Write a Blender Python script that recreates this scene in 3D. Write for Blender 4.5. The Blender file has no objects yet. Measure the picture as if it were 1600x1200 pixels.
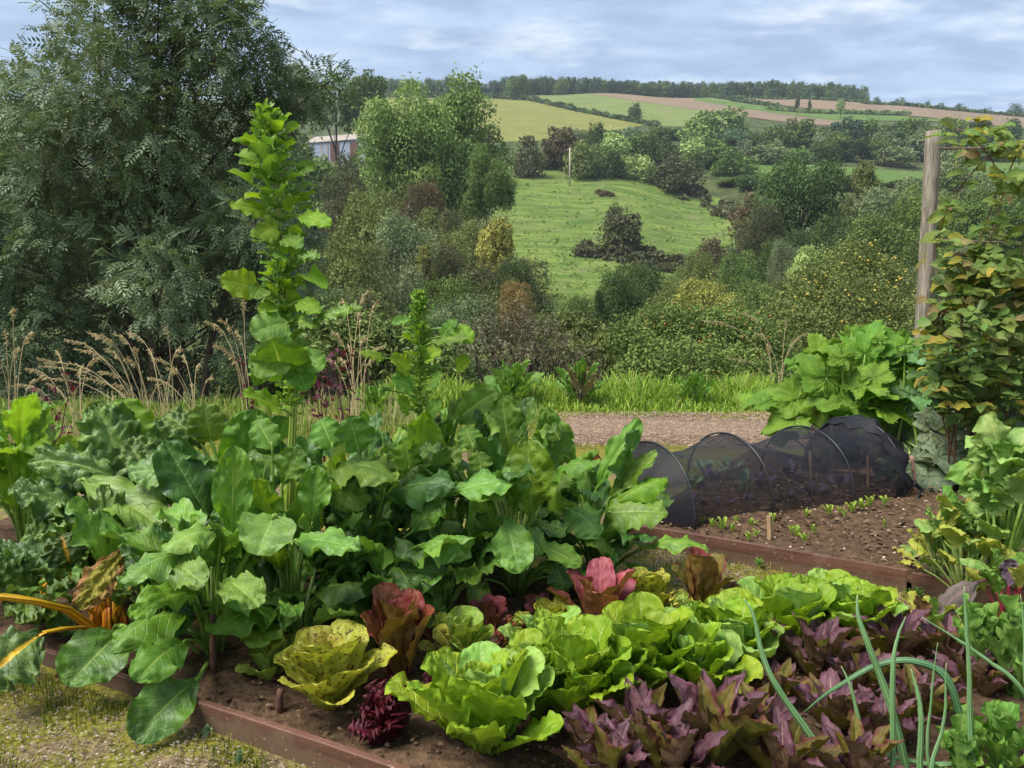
import bpy, math, random
import numpy as np
from mathutils import Vector, Matrix

scene = bpy.context.scene
COL = scene.collection
PI = math.pi

# ------------------------------------------------------------------ camera
F = 1202.0                     # focal length in pixels of the 1600 px wide photograph
PITCH = math.radians(6.2)
EYE = np.array([0.0, 0.0, 1.25])
cam_data = bpy.data.cameras.new('camera')
cam_data.sensor_width = 36.0
cam_data.lens = 36.0 * F / 1600.0
cam_data.clip_start = 0.05
cam_data.clip_end = 6000.0
cam = bpy.data.objects.new('camera', cam_data)
cam.location = EYE
cam.rotation_euler = (PI / 2 - PITCH, 0, 0)
COL.objects.link(cam)
scene.camera = cam

# ------------------------------------------------------------------ sky and sun
SUN_EL, SUN_AZ = math.radians(57), math.radians(-118)      # azimuth clockwise from the view direction
world = bpy.data.worlds.new('World')
scene.world = world
world.use_nodes = True
wt = world.node_tree
wt.nodes.clear()


class NT:
    """tiny helper to wire shader nodes"""
    def __init__(self, tree):
        self.t = tree

    def n(self, kind, **kw):
        nd = self.t.nodes.new(kind)
        ins = kw.pop('i', {})
        for k, v in kw.items():
            setattr(nd, k, v)
        for k, v in ins.items():
            s = nd.inputs[k]
            if isinstance(v, bpy.types.NodeSocket):
                self.t.links.new(v, s)
            else:
                s.default_value = v
        return nd

    def math(self, op, a, b=0.0, c=None, clamp=False):
        i = {0: a, 1: b}
        if c is not None:
            i[2] = c
        return self.n('ShaderNodeMath', operation=op, use_clamp=clamp, i=i).outputs[0]

    def rng(self, v, a, b, c=0.0, d=1.0):
        return self.n('ShaderNodeMapRange', interpolation_type='SMOOTHSTEP', i={0: v, 1: a, 2: b, 3: c, 4: d}).outputs[0]

    def mix(self, f, a, b, blend='MIX'):
        nd = self.n('ShaderNodeMix', data_type='RGBA', blend_type=blend)
        for k, v in ((0, f), (6, a), (7, b)):
            s = nd.inputs[k]
            if isinstance(v, bpy.types.NodeSocket):
                self.t.links.new(v, s)
            else:
                s.default_value = (v if k == 0 else (*v, 1.0) if len(v) == 3 else v)
        return nd.outputs[2]

    def noise(self, vec, scale, detail=4.0, rough=0.55, dist=0.0):
        i = {'Scale': scale, 'Detail': detail, 'Roughness': rough, 'Distortion': dist}
        if vec is not None:
            i['Vector'] = vec
        return self.n('ShaderNodeTexNoise', i=i).outputs[0]


w = NT(wt)
sky = w.n('ShaderNodeTexSky', sky_type='NISHITA', sun_disc=False, sun_elevation=SUN_EL, sun_rotation=SUN_AZ)
tc = w.n('ShaderNodeTexCoord').outputs['Generated']
sp = w.n('ShaderNodeSeparateXYZ', i={0: tc})
zz = w.math('ADD', w.math('MAXIMUM', sp.outputs[2], 0.0), 0.10)
px_ = w.math('DIVIDE', sp.outputs[0], zz)
py_ = w.math('DIVIDE', sp.outputs[1], zz)
flat = w.n('ShaderNodeCombineXYZ', i={0: w.math('MULTIPLY', px_, 0.7), 1: w.math('MULTIPLY', py_, 1.25), 2: 0.0}).outputs[0]
n1 = w.noise(flat, 1.6, 7.0, 0.58, 0.2)
n2 = w.noise(flat, 3.4, 6.0, 0.6, 0.25)
dens = w.math('ADD', w.math('MULTIPLY', n1, 0.72), w.math('MULTIPLY', n2, 0.28))
cloud_a = w.rng(dens, 0.40, 0.60)                         # cover of the blue-grey sheet
cloud_b = w.rng(dens, 0.49, 0.66)                         # bright torn gaps and tops
SK = 1.0 / 0.10
grey = (0.120 * SK, 0.160 * SK, 0.224 * SK)
pale = (0.175 * SK, 0.222 * SK, 0.288 * SK)
white = (0.330 * SK, 0.345 * SK, 0.36 * SK)
c1 = w.mix(w.rng(n2, 0.35, 0.65), grey, pale)
c2 = w.mix(0.90, sky.outputs[0], c1)
c3 = w.mix(cloud_b, c2, white)
bg = w.n('ShaderNodeBackground', i={'Color': c3, 'Strength': 0.10})
wo = w.n('ShaderNodeOutputWorld', i={'Surface': bg.outputs[0]})

sun_data = bpy.data.lights.new('sun', 'SUN')
sun_data.energy = 2.2
sun_data.angle = math.radians(32)
sun_data.color = (1.0, 0.955, 0.88)
sun = bpy.data.objects.new('sun', sun_data)
sd = Vector((math.sin(SUN_AZ) * math.cos(SUN_EL), math.cos(SUN_AZ) * math.cos(SUN_EL), math.sin(SUN_EL)))
sun.rotation_euler = sd.to_track_quat('Z', 'Y').to_euler()
COL.objects.link(sun)

scene.view_settings.view_transform = 'Standard'
scene.view_settings.look = 'None'
scene.view_settings.exposure = 1.70
scene.view_settings.gamma = 1.0
scene.view_settings.use_curve_mapping = False
scene.render.engine = 'CYCLES'
scene.cycles.max_bounces = 6
scene.cycles.diffuse_bounces = 4
scene.cycles.glossy_bounces = 2
scene.cycles.transmission_bounces = 4
scene.cycles.transparent_max_bounces = 12
scene.cycles.use_denoising = True
scene.cycles.caustics_reflective = False
scene.cycles.caustics_refractive = False

# ------------------------------------------------------------------ projection helpers
CP, SP = math.cos(PITCH), math.sin(PITCH)


def ray(px, py):
    x = (np.asarray(px, float) - 800.0) / F
    y = (600.0 - np.asarray(py, float)) / F
    return np.stack(np.broadcast_arrays(x, CP + y * SP, -SP + y * CP), -1)


def at(px, py, D):
    """point seen at pixel (px, py), D metres ahead of the camera"""
    d = ray(px, py)
    return EYE + d * (np.asarray(D, float) / d[..., 1])[..., None]


def gnd(px, py, z=0.0):
    d = ray(px, py)
    return EYE + d * ((z - EYE[2]) / d[..., 2])[..., None]


def mpp(D):
    return D / F


# ------------------------------------------------------------------ terrain
_D0 = np.array([0, 9.0, 10.5, 16, 30, 55])
_Z0 = np.array([0, 0.0, -0.2, -1.3, -3.0, -1.8])
_DR = np.array([85, 110, 150, 170, 230, 300, 380, 430, 520, 700, 1100], float)
_COLS = [(-1600, [440, 380, 320, 300, 250, 205, 165, 150]), (300, [440, 380, 320, 300, 250, 205, 165, 150]),
         (550, [440, 380, 300, 275, 235, 195, 158, 149]), (800, [475, 400, 290, 265, 218, 182, 155, 147]),
         (950, [482, 400, 293, 268, 220, 186, 155, 145]), (1100, [480, 415, 330, 285, 226, 187, 160, 149]),
         (1250, [440, 375, 300, 280, 236, 196, 167, 153]), (1400, [430, 370, 305, 285, 240, 206, 174, 160]),
         (1600, [420, 370, 310, 290, 245, 215, 192, 181]), (3200, [420, 370, 310, 290, 245, 215, 195, 186])]
_ta = np.array([(c[0] - 800) / F for c in _COLS])
_td = np.concatenate([np.linspace(0, 12, 121), np.geomspace(12.2, 1100, 380)])
_tz = []
for c, rows in _COLS:
    zs = [EYE[2] + d * (ray(800, r)[2] / ray(800, r)[1]) for d, r in zip(_DR, rows)]
    zs += [zs[-1] - 4, zs[-1] - 30, zs[-1] - 90]
    zv = np.interp(_td, np.concatenate([_D0, _DR]), np.concatenate([_Z0, zs]))
    ker = np.hanning(15); ker /= ker.sum()
    zp = np.pad(zv, 7, mode='edge')
    sm = np.convolve(zp, ker, 'valid')
    zv = np.where(_td > 9.0, sm, zv)
    _tz.append(zv)
_tz = np.array(_tz)


def terr(X, Y):
    X = np.asarray(X, float); Y = np.asarray(Y, float)
    Yc = np.maximum(Y, 6.0)
    a = np.clip(X / Yc, _ta[0], _ta[-1])
    ia = np.clip(np.searchsorted(_ta, a) - 1, 0, len(_ta) - 2)
    fa = (a - _ta[ia]) / (_ta[ia + 1] - _ta[ia])
    fa = fa * fa * (3 - 2 * fa)
    Yq = np.clip(Y, 0, 1099.0)
    idd = np.clip(np.searchsorted(_td, Yq) - 1, 0, len(_td) - 2)
    fd = (Yq - _td[idd]) / (_td[idd + 1] - _td[idd])
    z = lambda i: _tz[i, idd] * (1 - fd) + _tz[i, idd + 1] * fd
    h = z(ia) * (1 - fa) + z(ia + 1) * fa
    far = np.clip((Y - 40) / 100, 0, 1)
    return h + far * (0.5 * np.sin(X * 0.05 + Y * 0.03) + 0.35 * np.sin(X * 0.11 - Y * 0.07))


_MD = np.geomspace(12, 700, 900)


def hit(px, py, lift=0.0):
    """where the ray through a pixel first meets the far terrain"""
    px, py = np.broadcast_arrays(np.asarray(px, float), np.asarray(py, float))
    d = ray(px, py)
    out = np.zeros(px.shape + (3,))
    fl = d.reshape(-1, 3); o = out.reshape(-1, 3)
    for k in range(len(fl)):
        P = EYE + fl[k] * (_MD / fl[k, 1])[:, None]
        diff = P[:, 2] - terr(P[:, 0], P[:, 1])
        neg = np.nonzero(diff < 0)[0]
        if len(neg) and neg[0] > 0:
            i = neg[0]
            t = diff[i - 1] / (diff[i - 1] - diff[i])
            p = P[i - 1] * (1 - t) + P[i] * t
        else:
            p = P[np.argmin(np.where(_MD > 150, diff, 1e9))]
        o[k] = (p[0], p[1], terr(p[0], p[1]) + lift)
    return out


# ------------------------------------------------------------------ object helpers
def tag(o, label=None, cat=None, group=None, kind=None):
    if label: o['label'] = label
    if cat: o['category'] = cat
    if group: o['group'] = group
    if kind: o['kind'] = kind
    return o


def link(o, parent=None):
    COL.objects.link(o)
    if parent is not None:
        o.parent = parent
    return o


def empty(name, loc, label, cat, group=None, rz=0.0):
    o = bpy.data.objects.new(name, None)
    o.empty_display_size = 0.1
    o.location = Vector([float(v) for v in loc]); o.rotation_euler = (0, 0, rz)
    link(o)
    return tag(o, label, cat, group)


def mesh(name, V, Fc, mats=(), uv=None, smooth=True, fmat=None):
    """V (n,3); Fc list of arrays (m,3)/(m,4) or one array; uv per vertex"""
    V = np.asarray(V, float)
    if isinstance(Fc, np.ndarray):
        Fc = [Fc]
    me = bpy.data.meshes.new(name)
    idx = np.concatenate([f.ravel() for f in Fc]).astype(np.int32)
    tot = np.concatenate([np.full(len(f), f.shape[1]) for f in Fc]).astype(np.int32)
    st = np.concatenate([[0], np.cumsum(tot)[:-1]]).astype(np.int32)
    me.vertices.add(len(V)); me.vertices.foreach_set('co', V.astype(np.float32).ravel())
    me.loops.add(len(idx)); me.loops.foreach_set('vertex_index', idx)
    me.polygons.add(len(tot)); me.polygons.foreach_set('loop_start', st); me.polygons.foreach_set('loop_total', tot)
    if uv is not None:
        u = me.uv_layers.new(name='UVMap')
        u.data.foreach_set('uv', np.asarray(uv, np.float32)[idx].ravel())
    if fmat is not None:
        me.polygons.foreach_set('material_index', np.asarray(fmat, np.int32))
    me.polygons.foreach_set('use_smooth', np.full(len(tot), bool(smooth)))
    for m in mats:
        me.materials.append(m)
    me.update(calc_edges=True)
    return me


def obj(name, me, parent=None, loc=None, kind=None):
    o = bpy.data.objects.new(name, me)
    link(o, parent)
    if loc is not None:
        o.location = Vector([float(v) for v in loc])
    if kind: o['kind'] = kind
    return o


def setmat(o, m, slot=0):
    o.material_slots[slot].link = 'OBJECT'
    o.material_slots[slot].material = m


def grid_faces(nu, nv, off=0, closed=False):
    """quads of a (nu x nv) vertex grid, row-major"""
    i = np.arange(nu - 1)[:, None]; j = np.arange(nv if closed else nv - 1)[None, :]
    j2 = (j + 1) % nv
    a = i * nv + j; b = i * nv + j2; c = (i + 1) * nv + j2; d = (i + 1) * nv + j
    return np.stack(np.broadcast_arrays(a, b, c, d), -1).reshape(-1, 4) + off


def tube_vf(P, R, n=6, flat=1.0, off=0, cap=True):
    """tube round polyline P with radii R"""
    P = np.asarray(P, float); R = np.broadcast_to(np.asarray(R, float), (len(P),))
    T = np.gradient(P, axis=0); T /= np.maximum(np.linalg.norm(T, axis=1, keepdims=True), 1e-9)
    ref = np.array([0, 0, 1.0]) if abs(T[:, 2]).mean() < 0.8 else np.array([0, 1.0, 0])
    A = np.cross(T, ref); A /= np.maximum(np.linalg.norm(A, axis=1, keepdims=True), 1e-9)
    B = np.cross(A, T)
    th = np.linspace(0, 2 * PI, n, endpoint=False)
    V = P[:, None] + R[:, None, None] * (np.cos(th)[None, :, None] * A[:, None] + flat * np.sin(th)[None, :, None] * B[:, None])
    V = V.reshape(-1, 3)
    Fs = grid_faces(len(P), n, 0, True)
    th2 = np.tile(th / (2 * PI), len(P)); tt = np.repeat(np.linspace(0, 1, len(P)), n)
    uv = np.stack([th2, tt], -1)
    if cap:
        V = np.vstack([V, P[0], P[-1]]); uv = np.vstack([uv, [0.5, 0], [0.5, 1]])
        m = len(P) * n
        k = np.arange(n)
        c1 = np.stack([k, np.full(n, m), (k + 1) % n, ], -1)
        c2 = np.stack([k + m - n, (k + 1) % n + m - n, np.full(n, m + 1)], -1)
        return V, [Fs + off, np.vstack([c1, c2]) + off], uv
    return V, [Fs + off], uv


class Bag:
    """collects pieces into one mesh"""
    def __init__(self):
        self.V, self.F, self.U, self.n = [], {3: [], 4: []}, [], 0

    def add(self, V, Fs, uv=None):
        V = np.asarray(V, float)
        if isinstance(Fs, np.ndarray): Fs = [Fs]
        for f in Fs:
            self.F[f.shape[1]].append(f + self.n)
        self.V.append(V)
        self.U.append(uv if uv is not None else np.zeros((len(V), 2)))
        self.n += len(V)

    def tube(self, P, R, n=6, flat=1.0):
        V, Fs, uv = tube_vf(P, R, n, flat)
        self.add(V, Fs, uv)

    def mesh(self, name, mats, smooth=True):
        Fs = [np.vstack(v) for v in self.F.values() if v]
        return mesh(name, np.vstack(self.V), Fs, mats, np.vstack(self.U), smooth)


def curve(pts, n):
    """smooth curve through points (Catmull-Rom)"""
    P = np.asarray(pts, float)
    if len(P) < 3:
        t = np.linspace(0, 1, n)[:, None]
        return P[0] * (1 - t) + P[-1] * t
    Q = np.vstack([2 * P[0] - P[1], P, 2 * P[-1] - P[-2]])
    out = []
    for t in np.linspace(0, len(P) - 1 - 1e-6, n):
        i = int(t); f = t - i
        a, b, c, d = Q[i], Q[i + 1], Q[i + 2], Q[i + 3]
        out.append(0.5 * (2 * b + (c - a) * f + (2 * a - 5 * b + 4 * c - d) * f * f + (3 * b - a - 3 * c + d) * f ** 3))
    return np.array(out)


def unit(v):
    v = np.asarray(v, float)
    return v / np.maximum(np.linalg.norm(v, axis=-1, keepdims=True), 1e-9)


# ------------------------------------------------------------------ materials
def lin(r, g, b):
    f = lambda c: (c / 255) / 12.92 if c <= 10 else (((c / 255) + 0.055) / 1.055) ** 2.4
    return (f(r), f(g), f(b))


def new_mat(name):
    m = bpy.data.materials.new(name); m.use_nodes = True
    m.node_tree.nodes.clear()
    return m, NT(m.node_tree)


def finish(m, t, shader, disp=None):
    t.n('ShaderNodeOutputMaterial', i={'Surface': shader})
    return m


def foliage_mat(name, dark, light, trans=0.25, rough=0.6, hue=0.02, spec=0.25):
    """tree foliage: colour by per-leaf and per-bough random numbers kept in the UV map"""
    m, t = new_mat(name)
    uv = t.n('ShaderNodeSeparateXYZ', i={0: t.n('ShaderNodeTexCoord').outputs['UV']})
    rnd = t.n('ShaderNodeObjectInfo').outputs['Random']
    f = t.math('ADD', t.math('MULTIPLY', uv.outputs[0], 0.55), t.math('MULTIPLY', uv.outputs[1], 0.45), clamp=True)
    c = t.mix(f, dark, light)
    hs = t.n('ShaderNodeHueSaturation', i={'Hue': t.math('ADD', 0.5 - hue / 2, t.math('MULTIPLY', rnd, hue)), 'Saturation': 1.0,
                                           'Value': t.math('ADD', 0.84, t.math('MULTIPLY', t.math('FRACT', t.math('MULTIPLY', rnd, 7.3)), 0.34)), 'Color': c}).outputs[0]
    p = t.n('ShaderNodeBsdfPrincipled', i={'Base Color': hs, 'Roughness': rough, 'Specular IOR Level': spec})
    tr = t.n('ShaderNodeBsdfTranslucent', i={'Color': t.mix(0.5, hs, (0.16, 0.20, 0.03))})
    return finish(m, t, t.n('ShaderNodeMixShader', i={0: trans, 1: p.outputs[0], 2: tr.outputs[0]}).outputs[0])


def leaf_mat(name, a, b, rib, vein=None, back=None, trans=0.30, rough=0.42, spec=0.4, nv=8.0, vstr=0.45, bump=0.5,
             spot=None, spot_th=0.58, edge=None, ribw=0.055, hue=0.03, val=0.3, bscale=9.0):
    """vegetable leaf; UV: u across (0.5 = midrib), v along"""
    m, t = new_mat(name)
    tcn = t.n('ShaderNodeTexCoord')
    uv = t.n('ShaderNodeSeparateXYZ', i={0: tcn.outputs['UV']})
    rnd = t.n('ShaderNodeObjectInfo').outputs['Random']
    s = t.math('ABSOLUTE', t.math('SUBTRACT', t.math('MULTIPLY', uv.outputs[0], 2.0), 1.0))
    v = uv.outputs[1]
    off = t.n('ShaderNodeVectorMath', operation='ADD', i={0: tcn.outputs['UV'], 1: t.n('ShaderNodeCombineXYZ', i={0: t.math('MULTIPLY', rnd, 37.0), 1: t.math('MULTIPLY', rnd, 11.0), 2: 0.0}).outputs[0]}).outputs[0]
    nz = t.noise(off, 3.0, 5.0, 0.6)
    nzf = t.noise(off, bscale, 3.0, 0.5)
    ribm = t.math('MULTIPLY', t.rng(s, ribw, ribw * 0.35, 0.0, 1.0), t.rng(v, 1.02, 0.5, 0.25, 1.0))
    ph = t.math('MULTIPLY', t.math('ADD', t.math('SUBTRACT', v, t.math('MULTIPLY', t.math('POWER', s, 1.25), 0.26)), t.math('MULTIPLY', nz, 0.06)), nv)
    tri = t.math('MULTIPLY', t.math('ABSOLUTE', t.math('SUBTRACT', t.math('FRACT', ph), 0.5)), 2.0)
    vm = t.math('MULTIPLY', t.rng(tri, 0.84, 0.99), t.rng(s, 1.0, 0.55, 0.15, 1.0))
    # fine net between the side veins
    vor = t.n('ShaderNodeTexVoronoi', feature='DISTANCE_TO_EDGE', i={'Vector': off, 'Scale': 22.0}).outputs[0]
    net = t.rng(vor, 0.07, 0.0, 0.0, 1.0)
    c = t.mix(t.rng(nz, 0.3, 0.7), a, b)
    c = t.mix(t.math('MULTIPLY', net, 0.22 * vstr * 2), c, vein or rib)
    c = t.mix(t.math('MULTIPLY', vm, vstr), c, vein or rib)
    if edge is not None:
        col_e, e0, e1 = edge
        c = t.mix(t.math('MULTIPLY', t.rng(t.math('ADD', s, t.math('MULTIPLY', t.math('SUBTRACT', nzf, 0.5), 0.6)), e0, e1), 0.9), c, col_e)
    c = t.mix(ribm, c, rib)
    c = t.n('ShaderNodeHueSaturation', i={'Hue': t.math('ADD', 0.486 - hue / 2, t.math('MULTIPLY', rnd, hue)), 'Saturation': 1.0,
                                         'Value': t.math('ADD', 1.0 - val / 2, t.math('MULTIPLY', t.math('FRACT', t.math('MULTIPLY', rnd, 13.7)), val)), 'Color': c}).outputs[0]
    bf = t.n('ShaderNodeNewGeometry').outputs['Backfacing']
    if back is not None:
        c = t.mix(t.math('MULTIPLY', bf, 0.65), c, back)
    if spot is not None:
        ns = t.noise(off, 9.0, 4.0, 0.65)
        c = t.mix(t.math('MULTIPLY', t.rng(ns, spot_th, spot_th + 0.05), 0.9), c, spot)
    h = t.math('ADD', t.math('MULTIPLY', vm, -0.8), t.math('MULTIPLY', nzf, 0.9))
    h = t.math('ADD', h, t.math('MULTIPLY', net, -0.12))
    bp = t.n('ShaderNodeBump', i={'Strength': bump, 'Distance': 0.005, 'Height': h}).outputs[0]
    p = t.n('ShaderNodeBsdfPrincipled', i={'Base Color': c, 'Roughness': t.math('ADD', rough + 0.02, t.math('MULTIPLY', nz, 0.16)), 'Specular IOR Level': spec, 'Normal': bp})
    tcol = t.mix(1.0, c, (1.35, 1.28, 0.55), 'MULTIPLY')
    tr = t.n('ShaderNodeBsdfTranslucent', i={'Color': tcol, 'Normal': bp})
    return finish(m, t, t.n('ShaderNodeMixShader', i={0: trans, 1: p.outputs[0], 2: tr.outputs[0]}).outputs[0])


def plain_mat(name, a, b, scale=20.0, rough=0.7, bump=0.3, dist=0.01, spec=0.3, coords='Object', trans=0.0, stretch=None):
    m, t = new_mat(name)
    v = t.n('ShaderNodeTexCoord').outputs[coords]
    if stretch:
        v = t.n('ShaderNodeMapping', i={'Vector': v, 'Scale': stretch}).outputs[0]
    n = t.noise(v, scale, 5.0, 0.6)
    rnd = t.n('ShaderNodeObjectInfo').outputs['Random']
    c = t.mix(t.rng(n, 0.3, 0.7), a, b)
    c = t.n('ShaderNodeHueSaturation', i={'Hue': 0.5, 'Saturation': 1.0, 'Value': t.math('ADD', 0.88, t.math('MULTIPLY', rnd, 0.24)), 'Color': c}).outputs[0]
    bp = t.n('ShaderNodeBump', i={'Strength': bump, 'Distance': dist, 'Height': n}).outputs[0]
    p = t.n('ShaderNodeBsdfPrincipled', i={'Base Color': c, 'Roughness': rough, 'Specular IOR Level': spec, 'Normal': bp})
    sh = p.outputs[0]
    if trans:
        tr = t.n('ShaderNodeBsdfTranslucent', i={'Color': c})
        sh = t.n('ShaderNodeMixShader', i={0: trans, 1: sh, 2: tr.outputs[0]}).outputs[0]
    return finish(m, t, sh)


def tint_mat(name, ramp, rough=0.8, trans=0.0, spec=0.2):
    """small loose pieces: colour picked by the random number in UV.x"""
    m, t = new_mat(name)
    uv = t.n('ShaderNodeSeparateXYZ', i={0: t.n('ShaderNodeTexCoord').outputs['UV']})
    cr = t.n('ShaderNodeValToRGB', i={0: uv.outputs[0]})
    el = cr.color_ramp.elements
    while len(el) < len(ramp): el.new(0.5)
    for k, c in enumerate(ramp):
        el[k].position = k / max(1, len(ramp) - 1); el[k].color = (*c, 1)
    p = t.n('ShaderNodeBsdfPrincipled', i={'Base Color': cr.outputs[0], 'Roughness': rough, 'Specular IOR Level': spec})
    sh = p.outputs[0]
    if trans:
        tr = t.n('ShaderNodeBsdfTranslucent', i={'Color': cr.outputs[0]})
        sh = t.n('ShaderNodeMixShader', i={0: trans, 1: sh, 2: tr.outputs[0]}).outputs[0]
    return finish(m, t, sh)


def ribbed_mat(name, a, b, tip=None, ribs=7, rough=0.4, bump=0.4, tip0=0.93):
    m, t = new_mat(name)
    tcn = t.n('ShaderNodeTexCoord')
    uv = t.n('ShaderNodeSeparateXYZ', i={0: tcn.outputs['UV']})
    nz = t.noise(tcn.outputs['Object'], 14, 5, .6)
    st = t.math('ADD', t.math('SINE', t.math('MULTIPLY', uv.outputs[0], 2 * PI * ribs)), t.math('MULTIPLY', t.math('SUBTRACT', nz, .5), 2.4))
    c = t.mix(t.rng(st, -0.7, 0.7), a, b)
    if tip: c = t.mix(t.rng(t.math('ADD', uv.outputs[1], t.math('MULTIPLY', t.math('SUBTRACT', nz, .5), .12)), tip0, tip0 + .07), c, tip)
    bp = t.n('ShaderNodeBump', i={'Strength': bump, 'Distance': 0.003, 'Height': st}).outputs[0]
    p = t.n('ShaderNodeBsdfPrincipled', i={'Base Color': c, 'Roughness': rough, 'Normal': bp})
    tr = t.n('ShaderNodeBsdfTranslucent', i={'Color': c})
    return finish(m, t, t.n('ShaderNodeMixShader', i={0: .12, 1: p.outputs[0], 2: tr.outputs[0]}).outputs[0])
# ------------------------------------------------------------------ ground, hills and fields
def ground_mat():
    m, t = new_mat('ground')
    P = t.n('ShaderNodeNewGeometry').outputs['Position']
    s = t.n('ShaderNodeSeparateXYZ', i={0: P})
    big = t.noise(P, 0.9, 4.0, 0.6)
    mid = t.noise(P, 5.0, 5.0, 0.65)
    fine = t.noise(P, 45.0, 4.0, 0.7)
    vor = t.n('ShaderNodeTexVoronoi', i={'Vector': P, 'Scale': 55.0})
    grit = t.mix(t.rng(fine, 0.3, 0.7), lin(88, 74, 56), lin(140, 120, 94))
    grit = t.mix(t.math('MULTIPLY', t.rng(vor.outputs['Distance'], 0.25, 0.05), 0.5), grit, vor.outputs['Color'])
    grit = t.mix(0.75, grit, t.mix(t.rng(fine, 0.3, 0.7), lin(78, 66, 48), lin(138, 118, 92)))
    moss = t.mix(t.rng(fine, 0.3, 0.7), lin(82, 84, 28), lin(132, 128, 42))
    near = t.mix(t.math('MULTIPLY', t.rng(t.math('ADD', t.math('MULTIPLY', big, 0.5), t.math('MULTIPLY', mid, 0.5)), 0.41, 0.52), 0.9), grit, moss)
    scrub = t.mix(t.rng(t.noise(P, 0.25, 6.0, 0.7), 0.35, 0.65), lin(52, 62, 34), lin(82, 90, 50))
    c = t.mix(t.rng(s.outputs[1], 8.6, 9.4), near, scrub)
    h = t.math('ADD', fine, t.math('MULTIPLY', vor.outputs['Distance'], 0.6))
    bp = t.n('ShaderNodeBump', i={'Strength': 0.7, 'Distance': 0.012, 'Height': h}).outputs[0]
    p = t.n('ShaderNodeBsdfPrincipled', i={'Base Color': c, 'Roughness': 0.9, 'Specular IOR Level': 0.15, 'Normal': bp})
    return finish(m, t, p.outputs[0])


def field_mat(name, a, b, scale, stretch, rot=0.0, rough=0.9, c3=None, detail_scale=0.6):
    m, t = new_mat(name)
    P = t.n('ShaderNodeNewGeometry').outputs['Position']
    mp = t.n('ShaderNodeMapping', i={'Vector': P, 'Rotation': (0, 0, rot), 'Scale': stretch}).outputs[0]
    n = t.noise(mp, scale, 6.0, 0.65, 0.6)
    n2 = t.noise(P, detail_scale, 6.0, 0.7)
    c = t.mix(t.rng(n, 0.32, 0.68), a, b)
    if c3: c = t.mix(t.math('MULTIPLY', t.rng(n2, 0.52, 0.68), 0.8), c, c3)
    c = t.mix(t.rng(n2, 0.3, 0.7, 0.0, 0.3), c, t.mix(0.5, a, (0.02, 0.02, 0.01)))
    bp = t.n('ShaderNodeBump', i={'Strength': 0.6, 'Distance': 0.5, 'Height': t.math('ADD', n, n2)}).outputs[0]
    p = t.n('ShaderNodeBsdfPrincipled', i={'Base Color': c, 'Roughness': rough, 'Specular IOR Level': 0.1, 'Normal': bp})
    return finish(m, t, p.outputs[0])


def build_ground():
    xs = np.concatenate([-np.geomspace(900, 6.2, 110), np.linspace(-6, 6, 121), np.geomspace(6.2, 900, 110)])
    ys = np.concatenate([-np.geomspace(60, 1.2, 14), np.linspace(-1, 12, 120), np.geomspace(12.3, 1050, 210)])
    X, Y = np.meshgrid(xs, ys, indexing='ij')
    Z = terr(X, Y)
    nz = 0.012 * np.sin(X * 3.1 + 1.7 * np.sin(Y * 2.3)) * np.cos(Y * 2.9 + X)
    Z = Z + np.where(Y < 9, nz, nz * 6)
    V = np.stack([X, Y, Z], -1).reshape(-1, 3)
    me = mesh('ground', V, grid_faces(len(xs), len(ys)), [ground_mat()])
    tag(obj('ground', me), kind='structure')


def patch(name, top, bot, mat, nx=60, ny=16, lift=0.2):
    """a field laid on the hillside between two lines"""
    top = np.array(top, float); bot = np.array(bot, float)
    xs = np.linspace(top[0, 0], top[-1, 0], nx)
    yt = np.interp(xs, top[:, 0], top[:, 1]); yb = np.interp(xs, bot[:, 0], bot[:, 1])
    tt = np.linspace(0, 1, ny)
    PX = np.repeat(xs[:, None], ny, 1); PY = yb[:, None] * (1 - tt) + yt[:, None] * tt
    V = hit(PX, PY, lift).reshape(-1, 3)
    o = obj(name, mesh(name, V, grid_faces(nx, ny), [mat]))
    return tag(o, kind='structure')


build_ground()
M_stub = field_mat('stubble', lin(110, 112, 58), lin(130, 130, 70), 0.10, (1.0, 3.0, 1.0), 0.5)
M_green = field_mat('pale_pasture', lin(100, 114, 62), lin(118, 126, 74), 0.08, (1, 2.4, 1), 0.4)
M_brown = field_mat('ploughed', lin(118, 102, 82), lin(136, 118, 98), 0.07, (1, 3.5, 1), 0.45)
M_bright = field_mat('bright_pasture', lin(78, 104, 50), lin(98, 118, 58), 0.08, (1, 2, 1), 0.4)
M_mead = field_mat('meadow_turf', lin(70, 96, 40), lin(114, 128, 62), 0.30, (0.4, 1.8, 1), -0.5, c3=lin(116, 120, 80), detail_scale=0.20)
patch('green_field', [(835, 146.5), (920, 145.5), (1100, 150.5), (1140, 153)], [(835, 165), (900, 178), (1000, 196), (1140, 200)], M_green, lift=0.10)
patch('stubble_field', [(545, 151), (690, 150), (760, 151), (830, 157), (900, 173), (1010, 194)], [(545, 215), (690, 216), (760, 222), (830, 222), (900, 214), (960, 204), (1010, 195.5)], M_stub, lift=0.13)
patch('ploughed_field', [(918, 145), (1000, 147.5), (1100, 154), (1250, 173), (1340, 186)], [(918, 146.5), (1000, 159), (1100, 174), (1230, 192), (1340, 200)], M_brown, lift=0.17)
patch('grass_strip', [(1085, 152), (1200, 167), (1345, 184)], [(1085, 157), (1200, 176), (1345, 194)], M_bright, nx=40, ny=8, lift=0.21)
patch('ploughed_field', [(1155, 153), (1260, 156), (1350, 161), (1450, 170), (1620, 186)], [(1155, 156), (1260, 170), (1350, 176), (1450, 184), (1620, 205)], M_brown, lift=0.25)
patch('grass_strip', [(1300, 178), (1400, 182), (1470, 187)], [(1300, 188), (1400, 190), (1470, 191)], M_bright, nx=20, ny=5, lift=0.29)
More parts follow.
